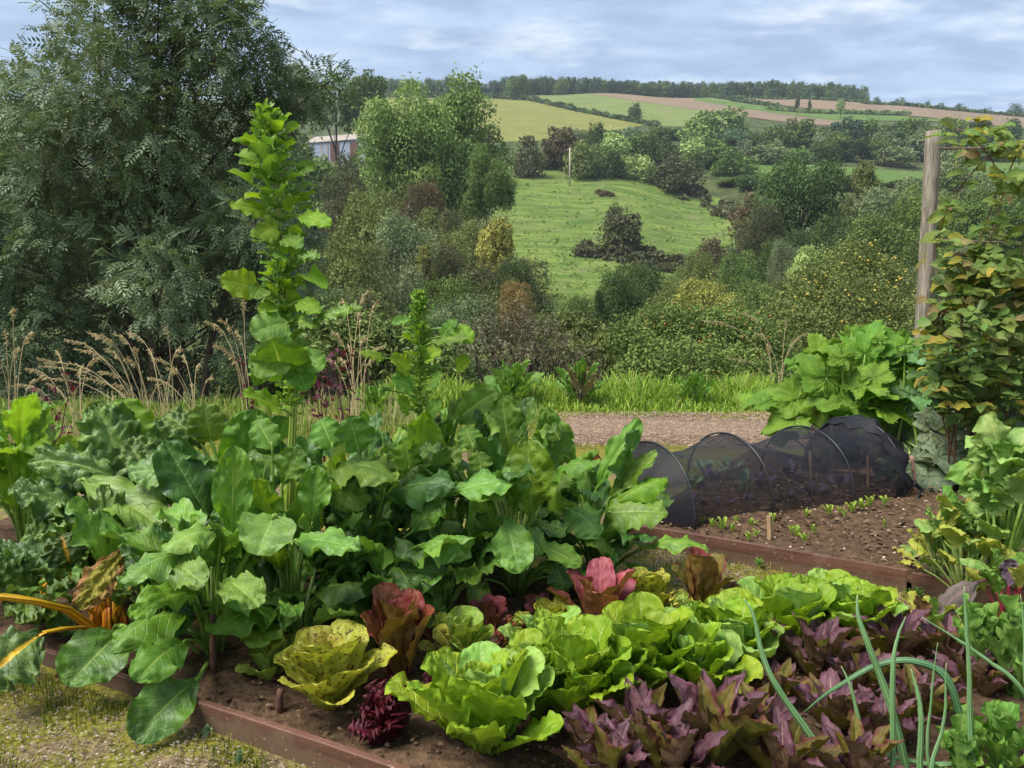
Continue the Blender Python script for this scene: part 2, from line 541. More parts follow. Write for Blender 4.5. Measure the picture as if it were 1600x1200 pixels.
patch('pasture', [(1125, 262), (1200, 256), (1300, 260), (1420, 268), (1500, 270)], [(1125, 280), (1250, 284), (1300, 286), (1420, 290), (1500, 280)], M_bright, nx=40, ny=8, lift=0.10)
patch('pasture', [(1470, 228), (1640, 215)], [(1470, 275), (1640, 300)], M_bright, nx=24, ny=8, lift=0.14)
patch('meadow', [(770, 258), (860, 262), (960, 268), (1050, 283), (1100, 298), (1170, 335)], [(770, 485), (860, 487), (960, 492), (1050, 470), (1100, 430), (1170, 372)], M_mead, nx=110, ny=70, lift=0.10)

rng = np.random.default_rng(11)


def meadow_tufts():
    n = 15000
    px = rng.uniform(775, 1165, n); py = rng.uniform(262, 490, n)
    ok = (py > np.interp(px, [770, 960, 1050, 1170], [262, 272, 287, 340])) & (py < np.interp(px, [770, 960, 1050, 1170], [487, 492, 465, 372]))
    px, py = px[ok], py[ok]
    clump = np.sin(px * 0.09 + py * 0.13) * np.sin(px * 0.05 - py * 0.21) + 0.7 * rng.normal(size=len(px))
    px, py = px[clump > 0.75], py[clump > 0.75]
    P = hit(px, py, 0.1)
    n = len(P)
    a = rng.uniform(0, PI, n); h = rng.uniform(0.08, 0.3, n) ** 1.0; wd = rng.uniform(0.2, 0.55, n)
    lean = rng.normal(0, 0.3, (n, 2))
    dx = np.stack([np.cos(a), np.sin(a), np.zeros(n)], -1) * wd[:, None] / 2
    top = P + np.stack([lean[:, 0], lean[:, 1] + 0.45, h + 0.12], -1)
    V = np.stack([P - dx, P + dx, top + dx * 0.5, top - dx * 0.5], 1).reshape(-1, 3)
    uv = np.repeat(np.stack([rng.random(n), rng.random(n)], -1), 4, 0)
    m = tint_mat('meadow_grass', [lin(82, 106, 42), lin(96, 118, 48), lin(106, 126, 54), lin(118, 132, 66), lin(136, 138, 90)], trans=0.3)
    tag(obj('meadow_grass', mesh('meadow_grass', V, np.arange(4 * n).reshape(-1, 4), [m], uv, False)), 'tussocky green grass covering the steep meadow', 'grass', kind='stuff')


meadow_tufts()

# ------------------------------------------------------------------ trees
FM = {
    'mid': foliage_mat('foliage_mid_green', lin(54, 76, 34), lin(128, 150, 74)),
    'ash': foliage_mat('foliage_light_green', lin(66, 93, 45), lin(154, 183, 98)),
    'dark': foliage_mat('foliage_dark_green', lin(38, 58, 28), lin(92, 116, 56)),
    'olive': foliage_mat('foliage_olive', lin(64, 78, 38), lin(140, 152, 82)),
    'grey': foliage_mat('foliage_grey_green', lin(71, 84, 55), lin(155, 169, 118)),
    'brown': foliage_mat('foliage_brown', lin(56, 58, 36), lin(110, 112, 72), hue=0.03),
    'rust': foliage_mat('foliage_rust', lin(61, 50, 38), lin(118, 97, 69), hue=0.03),
    'yellow': foliage_mat('foliage_yellow_green', lin(104, 110, 46), lin(196, 191, 98)),
    'light': foliage_mat('foliage_pale_green', lin(94, 116, 58), lin(186, 206, 125)),
    'orange': foliage_mat('foliage_orange', lin(104, 92, 50), lin(176, 148, 98), hue=0.04),
    'blue': foliage_mat('foliage_blue_green', lin(44, 66, 50), lin(108, 135, 103)),
    'pink': foliage_mat('foliage_faded_brown', lin(82, 80, 56), lin(140, 130, 104), hue=0.04),
    'bark': plain_mat('bark', lin(62, 52, 42), lin(98, 86, 70), 8.0, 0.9, 0.6, 0.05),
}


def leaf_quads(P, N, S, rngl, el=1.6, bend=0.25):
    """rhombic leaves at P with normals N and sizes S"""
    n = len(P)
    ref = unit(rngl.normal(size=(n, 3)))
    T = unit(np.cross(N, ref)); B = np.cross(N, T)
    a = S[:, None] * el / 2; b = S[:, None] / 2
    V = np.stack([P - T * a, P + B * b + N * bend * b, P + T * a, P - B * b + N * bend * b], 1).reshape(-1, 3)
    return V, np.arange(4 * n).reshape(-1, 4)


def crown(bo, nleaf, size, rngl, shell=(0.62, 1.08), up=0.35, el=1.6, flat=1.0):
    """leaves over a set of boughs bo = rows (x, y, z, r)"""
    bo = np.asarray(bo, float)
    wgt = bo[:, 3] ** 2; wgt = wgt / wgt.sum()
    k = rngl.choice(len(bo), nleaf, p=wgt)
    d = unit(rngl.normal(size=(nleaf, 3)) + [0, 0, up])
    lump = 1 + 0.22 * np.sin(d[:, 0] * 6 + k * 1.3) * np.sin(d[:, 1] * 6 + k * 2.1) + 0.15 * np.sin(d[:, 2] * 8 + k)
    r = bo[k, 3] * rngl.uniform(shell[0], shell[1], nleaf) ** 0.6 * lump * np.where(rngl.random(nleaf) < 0.10, rngl.uniform(1.0, 1.35, nleaf), 1.0)
    P = bo[k, :3] + d * r[:, None] * [1, 1, flat]
    N = unit(d * 0.6 + rngl.normal(size=(nleaf, 3)) * 0.55 + [0, 0, 0.35])
    V, Fq = leaf_quads(P, N, size * rngl.uniform(0.6, 1.35, nleaf), rngl, el)
    bt = rngl.random(len(bo))
    uv = np.stack([np.repeat(rngl.random(nleaf), 4), np.repeat(bt[k], 4)], -1)
    return V, Fq, uv


def trunk_mesh(name, bo, h0, r0, rngl, n=6, limbs=8, lean=0.0):
    bag = Bag()
    bo = np.asarray(bo, float)
    top = bo[:, 2].max()
    ctr = bo[:, :2].mean(0) * 0.5
    spine = np.array([[0, 0, -0.03 * top], [lean * 0.2, 0, h0 * 0.5], [ctr[0] * 0.4 + lean * 0.5, ctr[1] * 0.4, h0], [ctr[0] * 0.8 + lean, ctr[1] * 0.8, top * 0.62], [ctr[0] + lean, ctr[1], top * 0.88]])
    sp_ = curve(spine, 14)
    bag.tube(sp_, np.linspace(r0, r0 * 0.15, 14), n)
    for k in rngl.permutation(len(bo))[:limbs]:
        c = bo[k, :3]
        i = int(np.clip(c[2] / top * 9, 4, 11))
        s = sp_[i]
        midp = (s + c) / 2 + [0, 0, 0.06 * top]
        bag.tube(curve([s, midp, c], 6), np.linspace(r0 * 0.42, r0 * 0.08, 6), max(4, n - 1))
    return bag.mesh(name, [FM['bark']])


def proto_tree(seed, kind, nleaf, size):
    r = np.random.default_rng(seed)
    if kind == 'tree':
        bo = [[0, 0, 0.55, 0.30]]
        for k in range(15):
            a = r.uniform(0, 2 * PI); z = r.uniform(0.28, 0.86)
            rad = 0.36 * math.sqrt(max(0.05, 1 - ((z - 0.5) / 0.5) ** 2)) * r.uniform(0.7, 1.1)
            bo.append([math.cos(a) * rad, math.sin(a) * rad, z, r.uniform(0.11, 0.19)])
        h0 = 0.25
    elif kind == 'tall':
        bo = []
        for k in range(15):
            z = r.uniform(0.2, 0.92); a = r.uniform(0, 2 * PI)
            rad = 0.36 * (1.06 - z) ** 0.6 * r.uniform(0.4, 1)
            bo.append([math.cos(a) * rad, math.sin(a) * rad, z, r.uniform(0.09, 0.16)])
        h0 = 0.2
    else:
        bo = [[0, 0, 0.45, 0.40], [0.12, 0, 0.3, 0.34], [-0.12, 0.05, 0.3, 0.34]]
        for k in range(14):
            a = r.uniform(0, 2 * PI); z = r.uniform(0.12, 0.80)
            rad = 0.38 * math.sqrt(max(0.1, 1 - (z / 0.95) ** 2)) * r.uniform(0.75, 1.1)
            bo.append([math.cos(a) * rad, math.sin(a) * rad, z, r.uniform(0.12, 0.2)])
        h0 = 0.12
    V, Fq, uv = crown(bo, nleaf, size, r)
    V = V * [1, 1, 1]
    c = mesh('crown_' + kind, V, Fq, [FM['mid']], uv, False)
    tk = trunk_mesh('trunk_' + kind, bo, h0, 0.035 if kind != 'bush' else 0.025, r, 5 if nleaf < 4000 else 7, 4 if nleaf < 4000 else 10)
    return c, tk


MIDP = {k: [proto_tree(s + 10 * j, k, 26000, 0.0140) for j in range(2)] for s, k in ((1, 'tree'), (2, 'tall'), (3, 'bush'))}
FARP = {k: [proto_tree(s + 10 * j + 100, k, 2600, 0.042) for j in range(3)] for s, k in ((1, 'tree'), (2, 'tall'), (3, 'bush'))}
_tn = [0]


def tree(px, ptop, D, wpx, kind, mat, label, group=None, name=None, sink=0.06, mid=None, cat=None):
    if isinstance(D, str):
        D = float(hit(px, float(D[4:]))[1])
    # exact sideways position for this pixel column at the depth D
    ztop = float(at(px, ptop, D)[2])
    d = ray(px, ptop); X = float(d[0] * D / d[1])
    z0 = float(terr(X, D))
    h = max(0.6, ztop - z0)
    wd = wpx / F * D
    _tn[0] += 1
    k = _tn[0]
    bank = (MIDP if (mid if mid is not None else D < 100) else FARP)[kind]
    cm, tm = bank[k % len(bank)]
    name = name or ('tree' if kind in ('tree', 'tall') else 'bush')
    root = empty(name, (X, D, z0 - sink * h), label, cat or ('tree' if kind in ('tree', 'tall') else 'bush'), group, rz=(k * 2.399) % (2 * PI))
    hh = h * (1 + sink) * 1.02
    ch = min(hh, {'tree': 1.3, 'tall': 1.9, 'bush': 1.5}[kind] * wd)
    c = obj('crown', cm, root); setmat(c, FM[mat]); c.scale = (wd, wd, ch); c.location = (0, 0, hh - ch)
    t = obj('trunk', tm, root); t.scale = (wd if kind == 'bush' else min(wd, hh), ) * 2 + (hh,)
    return root


# --- skyline belt of trees
def belt(x0, x1, n, tops, D, wr, mats, label, group, seed, kinds=('bush', 'tree', 'bush')):
    r = np.random.default_rng(seed)
    for i in range(n):
        px = x0 + (x1 - x0) * (i + r.uniform(0.1, 0.9)) / n
        tp = np.interp(px, [t[0] for t in tops], [t[1] for t in tops]) + r.uniform(-3, 3)
        tree(px, tp, D + r.uniform(-8, 8), r.uniform(*wr), kinds[i % 3], mats[i % len(mats)], label, group, sink=0.12)


belt(560, 760, 22, [(560, 118), (600, 122), (660, 124), (690, 119), (760, 128)], 425, (20, 34), ['dark', 'mid', 'blue'],
     'small dark tree in the skyline belt left of the gap over the stubble field', 'trees of the left skyline belt', 51)
belt(765, 1110, 52, [(765, 124), (800, 120), (880, 121), (1000, 126), (1110, 130)], 432, (17, 28), ['dark', 'blue', 'mid'],
     'small dark tree in the long skyline belt above the ploughed field', 'trees of the long skyline belt', 52)
belt(1110, 1350, 40, [(1110, 128), (1200, 126), (1300, 130), (1350, 137)], 434, (17, 28), ['mid', 'dark', 'blue'],
     'small green tree at the end of the skyline belt before the open sky', 'trees of the end skyline belt', 53)
for k, (px, tp, wd) in enumerate([(1370, 151, 14), (1408, 149, 24), (1448, 158, 16), (1470, 160, 12), (1500, 160, 26), (1542, 168, 20), (1585, 161, 30), (1600, 165, 24)]):
    tree(px, tp, 455, wd, 'bush', 'blue', 'tiny blue-grey bush alone on the bare skyline beyond the last hedge', 'bushes on the bare skyline', sink=0.1)
tree(811, 116, 385, 34, 'tree', 'mid', 'rounded tree standing in the hedge at the top of the stubble field', sink=0.1)
tree(993, 160, 295, 26, 'bush', 'dark', 'single round dark tree on the pale pasture beside the ploughed strip', sink=0.1)
tree(1246, 151, 330, 13, 'tall', 'dark', 'taller of two slim dark trees at the hedge of the ploughed field', sink=0.1)
tree(1266, 157, 330, 11, 'tall', 'dark', 'shorter of two slim dark trees at the hedge of the ploughed field', sink=0.1)
tree(1315, 155, 335, 18, 'tree', 'light', 'pale round tree alone in the pinkish ploughed field', sink=0.1)


def hedge(pts, hpx, wid, mat, label, seed, n=1800):
    r = np.random.default_rng(seed)
    pts = np.array(pts, float)
    xs = np.linspace(pts[0, 0], pts[-1, 0], 40)
    ys = np.interp(xs, pts[:, 0], pts[:, 1])
    P = hit(xs, ys)
    t = r.uniform(0, 38.99, n); i = t.astype(int); f = (t - i)[:, None]
    C = P[i] * (1 - f) + P[i + 1] * f
    H = hpx / F * C[:, 1]
    a = r.uniform(0, PI, n)
    lump = 0.75 + 0.3 * np.sin(t * 2.1) * np.sin(t * 0.9 + 2) + 0.1 * r.normal(size=n)
    off = np.stack([np.zeros(n), np.cos(a) * wid / 2, np.sin(a) * H * lump], -1)
    off[:, 0] = r.normal(0, 0.6, n)
    N = unit(np.stack([r.normal(0, .5, n), np.cos(a), np.sin(a) + 0.3], -1) + r.normal(0, .4, (n, 3)))
    V, Fq = leaf_quads(C + off, N, 0.0022 * C[:, 1] * r.uniform(0.7, 1.4, n), r)
    bt = 0.5 + 0.5 * np.sin(t * 1.7)
    uv = np.stack([np.repeat(r.random(n), 4), np.repeat(bt, 4)], -1)
    tag(obj('hedge', mesh('hedge', V, Fq, [FM[mat]], uv, False)), label, 'hedge')


hedge([(685, 152), (760, 153), (830, 158), (900, 174), (960, 186), (1030, 199)], 8, 4, 'dark', 'dark hedge between the stubble field and the pale pasture', 61, 3200)
hedge([(600, 151), (690, 152)], 6, 3, 'mid', 'low hedge along the top edge of the stubble field', 62, 900)
hedge([(1112, 152), (1160, 160), (1215, 168)], 6, 3, 'dark', 'short dark hedge across the bright grass strip below the skyline belt', 63, 1400)
hedge([(1150, 151), (1250, 154), (1350, 160)], 4, 3, 'dark', 'dark thin hedge at the foot of the end skyline belt', 64, 1300)
hedge([(1198, 172), (1260, 177), (1310, 178), (1420, 180)], 6, 4, 'mid', 'ragged hedge with gaps between the two ploughed strips', 65, 2000)
hedge([(1350, 163), (1420, 166), (1500, 174), (1610, 184)], 5, 3, 'dark', 'long dark hedge under the bare skyline', 66, 1900)

# --- bushes and trees at the top of the meadow
band = [
    (755, 195, 150, 40, 'bush', 'rust', 'rust-brown bush behind the light green ash on the stubble edge'),
    (828, 212, 160, 56, 'bush', 'brown', 'brown bush at the left end of the thicket above the meadow'),
    (876, 196, 168, 58, 'tree', 'rust', 'tall russet hawthorn behind the thin pole in the thicket above the meadow'),
    (905, 214, 160, 50, 'bush', 'olive', 'olive bush just right of the thin pole'),
    (932, 192, 182, 36, 'bush', 'dark', 'dark round bush against the stubble field'),
    (962, 203, 174, 56, 'bush', 'light', 'pale green bush in the middle of the thicket above the meadow'),
    (985, 194, 190, 44, 'bush', 'blue', 'blue-green bush below the end of the field hedge'),
    (1008, 206, 176, 56, 'tree', 'mid', 'mid green tree in the thicket below the single round tree'),
    (1040, 212, 172, 50, 'bush', 'dark', 'dark bush in the thicket beside the ivy mound'),
    (1000, 238, 164, 60, 'bush', 'light', 'pale willow bush drooping over the top edge of the meadow'),
    (952, 234, 163, 56, 'bush', 'dark', 'low dark bush on the top edge of the meadow'),
    (912, 240, 162, 40, 'bush', 'mid', 'low green bush beside the brown bushes on the top edge of the meadow'),
    (1062, 236, 160, 84, 'bush', 'brown', 'wide brown thorn bush on the meadow corner'),
    (1088, 182, 218, 60, 'bush', 'ash', 'light green tree left of the tallest in the hillside wood'),
    (1128, 164, 222, 84, 'tree', 'ash', 'tallest light green tree rising over the hillside wood'),
    (1152, 196, 200, 44, 'bush', 'blue', 'grey-blue round bush in front of the tallest hillside tree'),
    (1118, 214, 188, 62, 'bush', 'mid', 'green bush draped with ivy below the tallest hillside tree'),
    (1085, 212, 186, 54, 'bush', 'light', 'pale green bush above the brown thorn bush'),
    (1176, 204, 205, 60, 'tree', 'dark', 'dark tree right of the grey-blue bush'),
    (1150, 236, 176, 80, 'bush', 'mid', 'wide green bush hung with creeper above the far pasture'),
    (1200, 222, 196, 70, 'bush', 'grey', 'grey-green creeper-clad bush left above the far pasture'),
    (1218, 192, 216, 56, 'tree', 'mid', 'green tree at the left of the wood behind the far pasture'),
    (1252, 186, 222, 64, 'tree', 'mid', 'broad green tree in the wood straight above the far pasture'),
    (1250, 230, 198, 44, 'bush', 'ash', 'small bright round bush on the edge of the far pasture'),
    (1290, 196, 218, 66, 'tree', 'dark', 'dark spreading tree over the middle of the far pasture'),
    (1322, 186, 226, 60, 'tree', 'blue', 'blue-green tree at the back of the wood behind the far pasture'),
    (1286, 222, 204, 60, 'bush', 'dark', 'dark low bush on the back edge of the far pasture'),
    (1354, 184, 230, 58, 'tree', 'mid', 'green round tree below the ploughed strip'),
    (1334, 216, 206, 62, 'tree', 'dark', 'dark tree with a hollow base on the back edge of the far pasture'),
    (1388, 192, 224, 60, 'tree', 'dark', 'dark tree between the round green one and the wooden post'),
    (1402, 226, 202, 74, 'bush', 'grey', 'large grey-green bush at the right end of the far pasture'),
    (1424, 184, 232, 58, 'tree', 'mid', 'green tree on the field edge just left of the wooden post'),
    (1440, 204, 212, 66, 'tree', 'grey', 'grey-green tree close beside the top of the wooden post'),
    (1482, 180, 236, 60, 'tree', 'mid', 'green tree on the field edge just right of the wooden post'),
    (1525, 186, 240, 56, 'tree', 'dark', 'dark tree behind the top of the raspberry canes'),
    (1582, 184, 260, 40, 'bush', 'dark', 'dark round tree at the field corner beyond the raspberry canes'),
    (1500, 206, 212, 60, 'bush', 'dark', 'low dark bush behind the top of the raspberry canes'),
    (1560, 206, 215, 70, 'bush', 'mid', 'low green bush far behind the raspberry canes'),
]
for b in band:
    tree(*b)
for k in range(26):
    r = rng
    px = r.uniform(830, 1480); py = np.interp(px, [830, 960, 1060, 1150, 1250, 1480], [232, 226, 232, 222, 212, 206]) + r.uniform(-12, 12)
    tree(px, py, np.interp(px, [830, 1060, 1200, 1480], [172, 178, 208, 222]) + r.uniform(-6, 6), r.uniform(34, 56), 'bush', ['dark', 'mid', 'olive', 'grey'][k % 4],
         'nondescript bush filling the thicket along the far side of the valley', 'thicket bushes across the valley')

# --- valley and near slope
mids = [
    (632, 152, 72, 165, 'tree', 'ash', 'left tree of the light green ash clump beside the barn'),
    (700, 147, 78, 215, 'tree', 'ash', 'tallest tree of the light green ash clump below the stubble field'),
    (655, 168, 74, 180, 'bush', 'ash', 'middle tree of the light green ash clump filling the gap between the taller two'),
    (768, 240, 66, 92, 'tree', 'mid', 'lower right tree of the light green ash clump at the meadow edge'),
    (660, 250, 70, 130, 'bush', 'mid', 'green undergrowth tree below the middle of the ash clump'),
    (655, 285, 61, 110, 'bush', 'rust', 'reddish brown thorn bush below the ash clump'),
    (712, 322, 57, 92, 'bush', 'brown', 'smaller brown thorn bush right of the reddish one'),
    (540, 268, 62, 90, 'bush', 'brown', 'brownish bush below the barn'),
    (575, 286, 45, 140, 'bush', 'olive', 'large olive green bush in front of the ash clump'),
    (630, 330, 42, 120, 'bush', 'grey', 'grey-green bush below the reddish brown thorn bush'),
    (690, 372, 44, 110, 'bush', 'brown', 'brownish twiggy bush left of the yellow-green tree'),
    (545, 372, 33, 150, 'bush', 'olive', 'olive thicket bush just right of the big ash tree'),
    (625, 408, 36, 130, 'bush', 'grey', 'grey-green thicket bush low on the slope'),
    (772, 342, 50, 116, 'tall', 'yellow', 'thin yellow-green tree at the left edge of the meadow'),
    (668, 392, 40, 64, 'tall', 'yellow', 'small yellow-green sapling among the thicket'),
    (705, 430, 31, 120, 'bush', 'mid', 'dark green bush below the thin yellow-green tree'),
    (780, 428, 33, 100, 'bush', 'olive', 'olive bush at the bottom left of the meadow'),
    (585, 455, 24, 150, 'bush', 'brown', 'brownish scrub bush behind the smaller bolted chard'),
    (680, 475, 22, 120, 'bush', 'grey', 'grey scrub bush right behind the smaller bolted chard'),
    (806, 440, 23, 66, 'bush', 'orange', 'orange autumn bush in front of the meadow'),
    (862, 482, 27, 100, 'bush', 'olive', 'olive bush right of the orange bush'),
    (900, 462, 44, 70, 'bush', 'mid', 'green bush at the bottom of the meadow behind the orange bush'),
    (938, 458, 40, 34, 'tall', 'dark', 'slim dark sapling at the bottom of the meadow'),
    (988, 408, 54, 84, 'bush', 'brown', 'dark brown hawthorn at the bottom right of the meadow'),
    (1108, 372, 'base425', 50, 'bush', 'rust', 'small dark hawthorn at the right corner of the meadow'),
    (968, 318, 'base392', 78, 'bush', 'brown', 'dome shaped dark hawthorn standing alone in the meadow'),
    (1050, 428, 42, 110, 'bush', 'olive', 'olive bush beside the dark brown hawthorn'),
    (1105, 432, 38, 140, 'bush', 'yellow', 'broad yellow-green bush right of the dark brown hawthorn'),
    (1178, 436, 34, 120, 'bush', 'mid', 'green bush right of the broad yellow-green bush'),
    (1260, 388, 28, 90, 'tall', 'light', 'pale green willow sapling left of the apple tree'),
    (1252, 250, 86, 150, 'tree', 'dark', 'big dark oak in the middle of the valley'),
    (1190, 318, 82, 90, 'bush', 'brown', 'brown-green bush leaning on the left of the big dark oak'),
    (1310, 330, 78, 120, 'bush', 'dark', 'dark shadowed tree between the big oak and the pale pointed tree'),
    (1352, 258, 82, 96, 'tall', 'olive', 'pale olive pointed tree right of the big dark oak'),
    (1400, 290, 76, 120, 'tree', 'grey', 'grey-green tree between the pointed tree and the wooden post'),
    (1380, 330, 62, 150, 'bush', 'mid', 'wide mid green tree below the pointed tree'),
    (1440, 300, 70, 110, 'tree', 'mid', 'green valley tree right behind the wooden post'),
    (1505, 248, 84, 130, 'tree', 'grey', 'grey-green tree behind the raspberry canes'),
    (1560, 300, 72, 140, 'tree', 'mid', 'dark green tree low behind the raspberry canes'),
    (1620, 270, 80, 130, 'tree', 'grey', 'grey tree at the far right behind the raspberry canes'),
    (1480, 380, 48, 150, 'bush', 'mid', 'green bush low behind the wooden post'),
    (1170, 295, 110, 60, 'bush', 'rust', 'dark russet bush at the top right of the meadow'),
    (474, 208, 150, 34, 'bush', 'olive', 'olive tree screening the left half of the barn'),
    (548, 236, 120, 60, 'bush', 'brown', 'brown-green bush screening the foot of the barn'),
    (470, 215, 105, 110, 'tree', 'mid', 'green tree behind the big ash beside the barn'),
    (575, 116, 150, 70, 'tree', 'mid', 'high tree behind the barn roof'),
    (520, 112, 150, 90, 'tree', 'ash', 'light green high tree left behind the barn'),
    (455, 100, 120, 90, 'tree', 'mid', 'tall tree behind the tip of the bolted chard'),
]
for b in mids:
    tree(*b)


fr = np.random.default_rng(97)
for k in range(70):                                   # bushes of the near slope left of the meadow
    D = fr.uniform(15, 62)
    px = fr.uniform(400, np.interp(D, [15, 62], [860, 800]))
    tree(px, np.interp(D, [15, 25, 40, 62], [520, 470, 400, 320]) + fr.uniform(-20, 60), D, 3.2 * F / D * fr.uniform(0.8, 1.4), 'bush', ['olive', 'grey', 'mid', 'brown', 'olive', 'dark'][k % 6],
         'nondescript bush in the thicket falling away left of the meadow', 'thicket bushes on the near slope')
for k in range(60):                                   # bushes of the valley right of the meadow
    D = fr.uniform(18, 80)
    px = fr.uniform(np.interp(D, [18, 45, 80], [900, 960, 1180]), 1640)
    tree(px, np.interp(D, [18, 30, 50, 80], [500, 450, 400, 360]) + fr.uniform(-15, 60), D, 3.4 * F / D * fr.uniform(0.8, 1.4), 'bush', ['mid', 'dark', 'olive', 'grey', 'mid', 'dark'][k % 6],
         'nondescript bush in the thicket filling the valley right of the meadow', 'thicket bushes in the valley')
for k in range(34):                                   # wooded slope behind the big ash
    D = fr.uniform(60, 170); px = fr.uniform(-120, 480)
    zt = np.interp(D, [60, 170], [330, 190])
    tree(px, zt + fr.uniform(-60, 40), D, 9 * F / D * fr.uniform(0.7, 1.3), ['tree', 'bush'][k % 2], ['mid', 'dark', 'olive', 'grey'][k % 4],
         'nondescript tree on the slope glimpsed behind the big ash', 'trees behind the big ash', mid=False)


for k in range(26):                                   # low growth along the near edge of the far pasture and below the fields
    px = fr.uniform(1120, 1440)
    tree(px, 276 + fr.uniform(-4, 8), 'base%d' % (292 + fr.uniform(-3, 6)), fr.uniform(30, 60), 'bush', ['mid', 'dark', 'olive', 'brown'][k % 4],
         'nondescript bush along the near edge of the far pasture', 'bushes edging the far pasture', mid=False)
for k in range(22):
    px = fr.uniform(900, 1130)
    tree(px, np.interp(px, [900, 1010, 1130], [206, 200, 206]) + fr.uniform(-5, 6), 'base%d' % np.interp(px, [900, 1010, 1130], [226, 218, 222]), fr.uniform(26, 46), 'bush', ['mid', 'dark', 'olive', 'grey'][k % 4],
         'nondescript bush along the lower edge of the stubble and pale fields', 'bushes below the fields', mid=False)


def bramble(pxs, pys, hpx, mat, label, seed, n=5000, depth=6.0, size=0.0032):
    """a low sprawling mound along a line of ground pixels"""
    r = np.random.default_rng(seed)
    m = len(pxs)
    B = hit(np.array(pxs, float), np.array(pys, float))
    bo = []
    for k in range(m * 7):
        t = r.uniform(0, m - 1); i = int(min(t, m - 2)); f = t - i
        P = B[i] * (1 - f) + B[i + 1] * f
        P = P + np.array([r.normal(0, 0.6), r.uniform(-depth / 2, depth / 2), 0])
        rad = hpx / F * P[1] * r.uniform(0.45, 1.0)
        bo.append([P[0], P[1], float(terr(P[0], P[1])) + rad * 0.15, rad])
    V, Fq, uv = crown(bo, n, size * B[0, 1], r, up=0.6, flat=0.75)
    tag(obj('bramble_patch', mesh('bramble_patch', V, Fq, [FM[mat]], uv, False)), label, 'brambles')


bramble([905, 950, 1000, 1040, 1075], [392, 402, 402, 408, 418], 17, 'brown', 'sprawling bramble mound round the foot of the lone hawthorn', 71, 9000, 9)
bramble([1045, 1090, 1130, 1165], [296, 308, 330, 345], 14, 'brown', 'bramble bank along the top right edge of the meadow', 72, 7000, 12)
bramble([1120, 1180, 1230], [402, 412, 420], 18, 'brown', 'grey bramble tangle below the brown-green bush', 73, 6000, 8)
bramble([925, 940, 955], [301, 304, 307], 5, 'rust', 'small dark bramble clump high on the meadow', 74, 1200, 2)
bramble([1020, 1060, 1090], [425, 425, 420], 13, 'brown', 'low bramble mound at the lower right edge of the meadow', 75, 4000, 6)


# --- pole in the meadow
def utility_pole():
    b = hit(890, 291)
    t = at(891, 231, b[1])
    root = empty('utility_pole', b, 'thin pale wooden pole standing alone in the meadow', 'pole')
    h = float(t[2] - b[2])
    bag = Bag(); bag.tube([[0, 0, -0.3], [0, 0, h]], [0.17, 0.13], 8)
    obj('shaft', bag.mesh('shaft', [M_pole]), root)
    bag = Bag(); bag.tube([[-0.55, 0, h - 0.35], [0.55, 0, h - 0.35]], [0.08, 0.08], 6)
    obj('crossarm', bag.mesh('crossarm', [M_pole]), root)


M_pole = plain_mat('pale_pole', lin(150, 142, 122), lin(178, 170, 150), 3.0, 0.8)
utility_pole()


# --- barn
def box_vf(a, b):
    a = np.asarray(a, float); b = np.asarray(b, float)
    V = np.array([[x, y, z] for x in (a[0], b[0]) for y in (a[1], b[1]) for z in (a[2], b[2])])
    Fq = np.array([[0, 1, 3, 2], [4, 6, 7, 5], [0, 4, 5, 1], [2, 3, 7, 6], [0, 2, 6, 4], [1, 5, 7, 3]])
    return V, Fq


def barn():
    D = 205.0
    p = at(525, 243, D)
    z0 = float(terr(p[0], D))
    root = empty('barn', (p[0], D, p[2]), 'pale metal-clad barn with rusty doors half hidden by trees', 'barn', rz=math.radians(-18))
    Mw = plain_mat('barn_cladding', lin(130, 138, 156), lin(158, 164, 178), 1.2, 0.6, 0.2, 0.02, stretch=(6, 6, 0.3))
    Mr = plain_mat('barn_roof', lin(128, 118, 108), lin(158, 148, 136), 0.6, 0.8)
    Md = plain_mat('rusty_door', lin(84, 56, 48), lin(106, 72, 60), 1.5, 0.8)
    L, W, H = 17.0, 9.0, 3.6
    base = z0 - p[2] - 0.5
    V, Fq = box_vf((-L / 2, 0, base), (L / 2, W, H)); obj('wall', mesh('wall', V, Fq, [Mw], smooth=False), root)
    e = 0.35
    V = np.array([[-L / 2 - e, -e, H], [L / 2 + e, -e, H], [L / 2 + e, W / 2, H + 2.4], [-L / 2 - e, W / 2, H + 2.4], [-L / 2 - e, W + e, H], [L / 2 + e, W + e, H],
                  [-L / 2 - e, -e, H + .15], [L / 2 + e, -e, H + .15], [L / 2 + e, W / 2, H + 2.55], [-L / 2 - e, W / 2, H + 2.55], [-L / 2 - e, W + e, H + .15], [L / 2 + e, W + e, H + .15]])
    Fq = np.array([[6, 7, 8, 9], [9, 8, 11, 10], [0, 3, 2, 1], [3, 4, 5, 2], [0, 1, 7, 6], [4, 10, 11, 5]])
    Ft = np.array([[0, 6, 9], [0, 9, 3], [3, 9, 10], [3, 10, 4], [1, 2, 8], [1, 8, 7], [2, 5, 11], [2, 11, 8]])
    obj('roof', mesh('roof', V, [Fq, Ft], [Mr], smooth=False), root)
    for x0, wd in ((-1.6, 2.6), (4.2, 2.2)):
        V, Fq = box_vf((x0, -0.12, base), (x0 + wd, -0.02, H - 0.5)); obj('door', mesh('door', V, Fq, [Md], smooth=False), root)
    for x0 in (-4.4, -2.6):
        V, Fq = box_vf((x0, -0.10, base), (x0 + 0.35, -0.02, H - 0.1)); obj('pillar', mesh('pillar', V, Fq, [Mr], smooth=False), root)


barn()


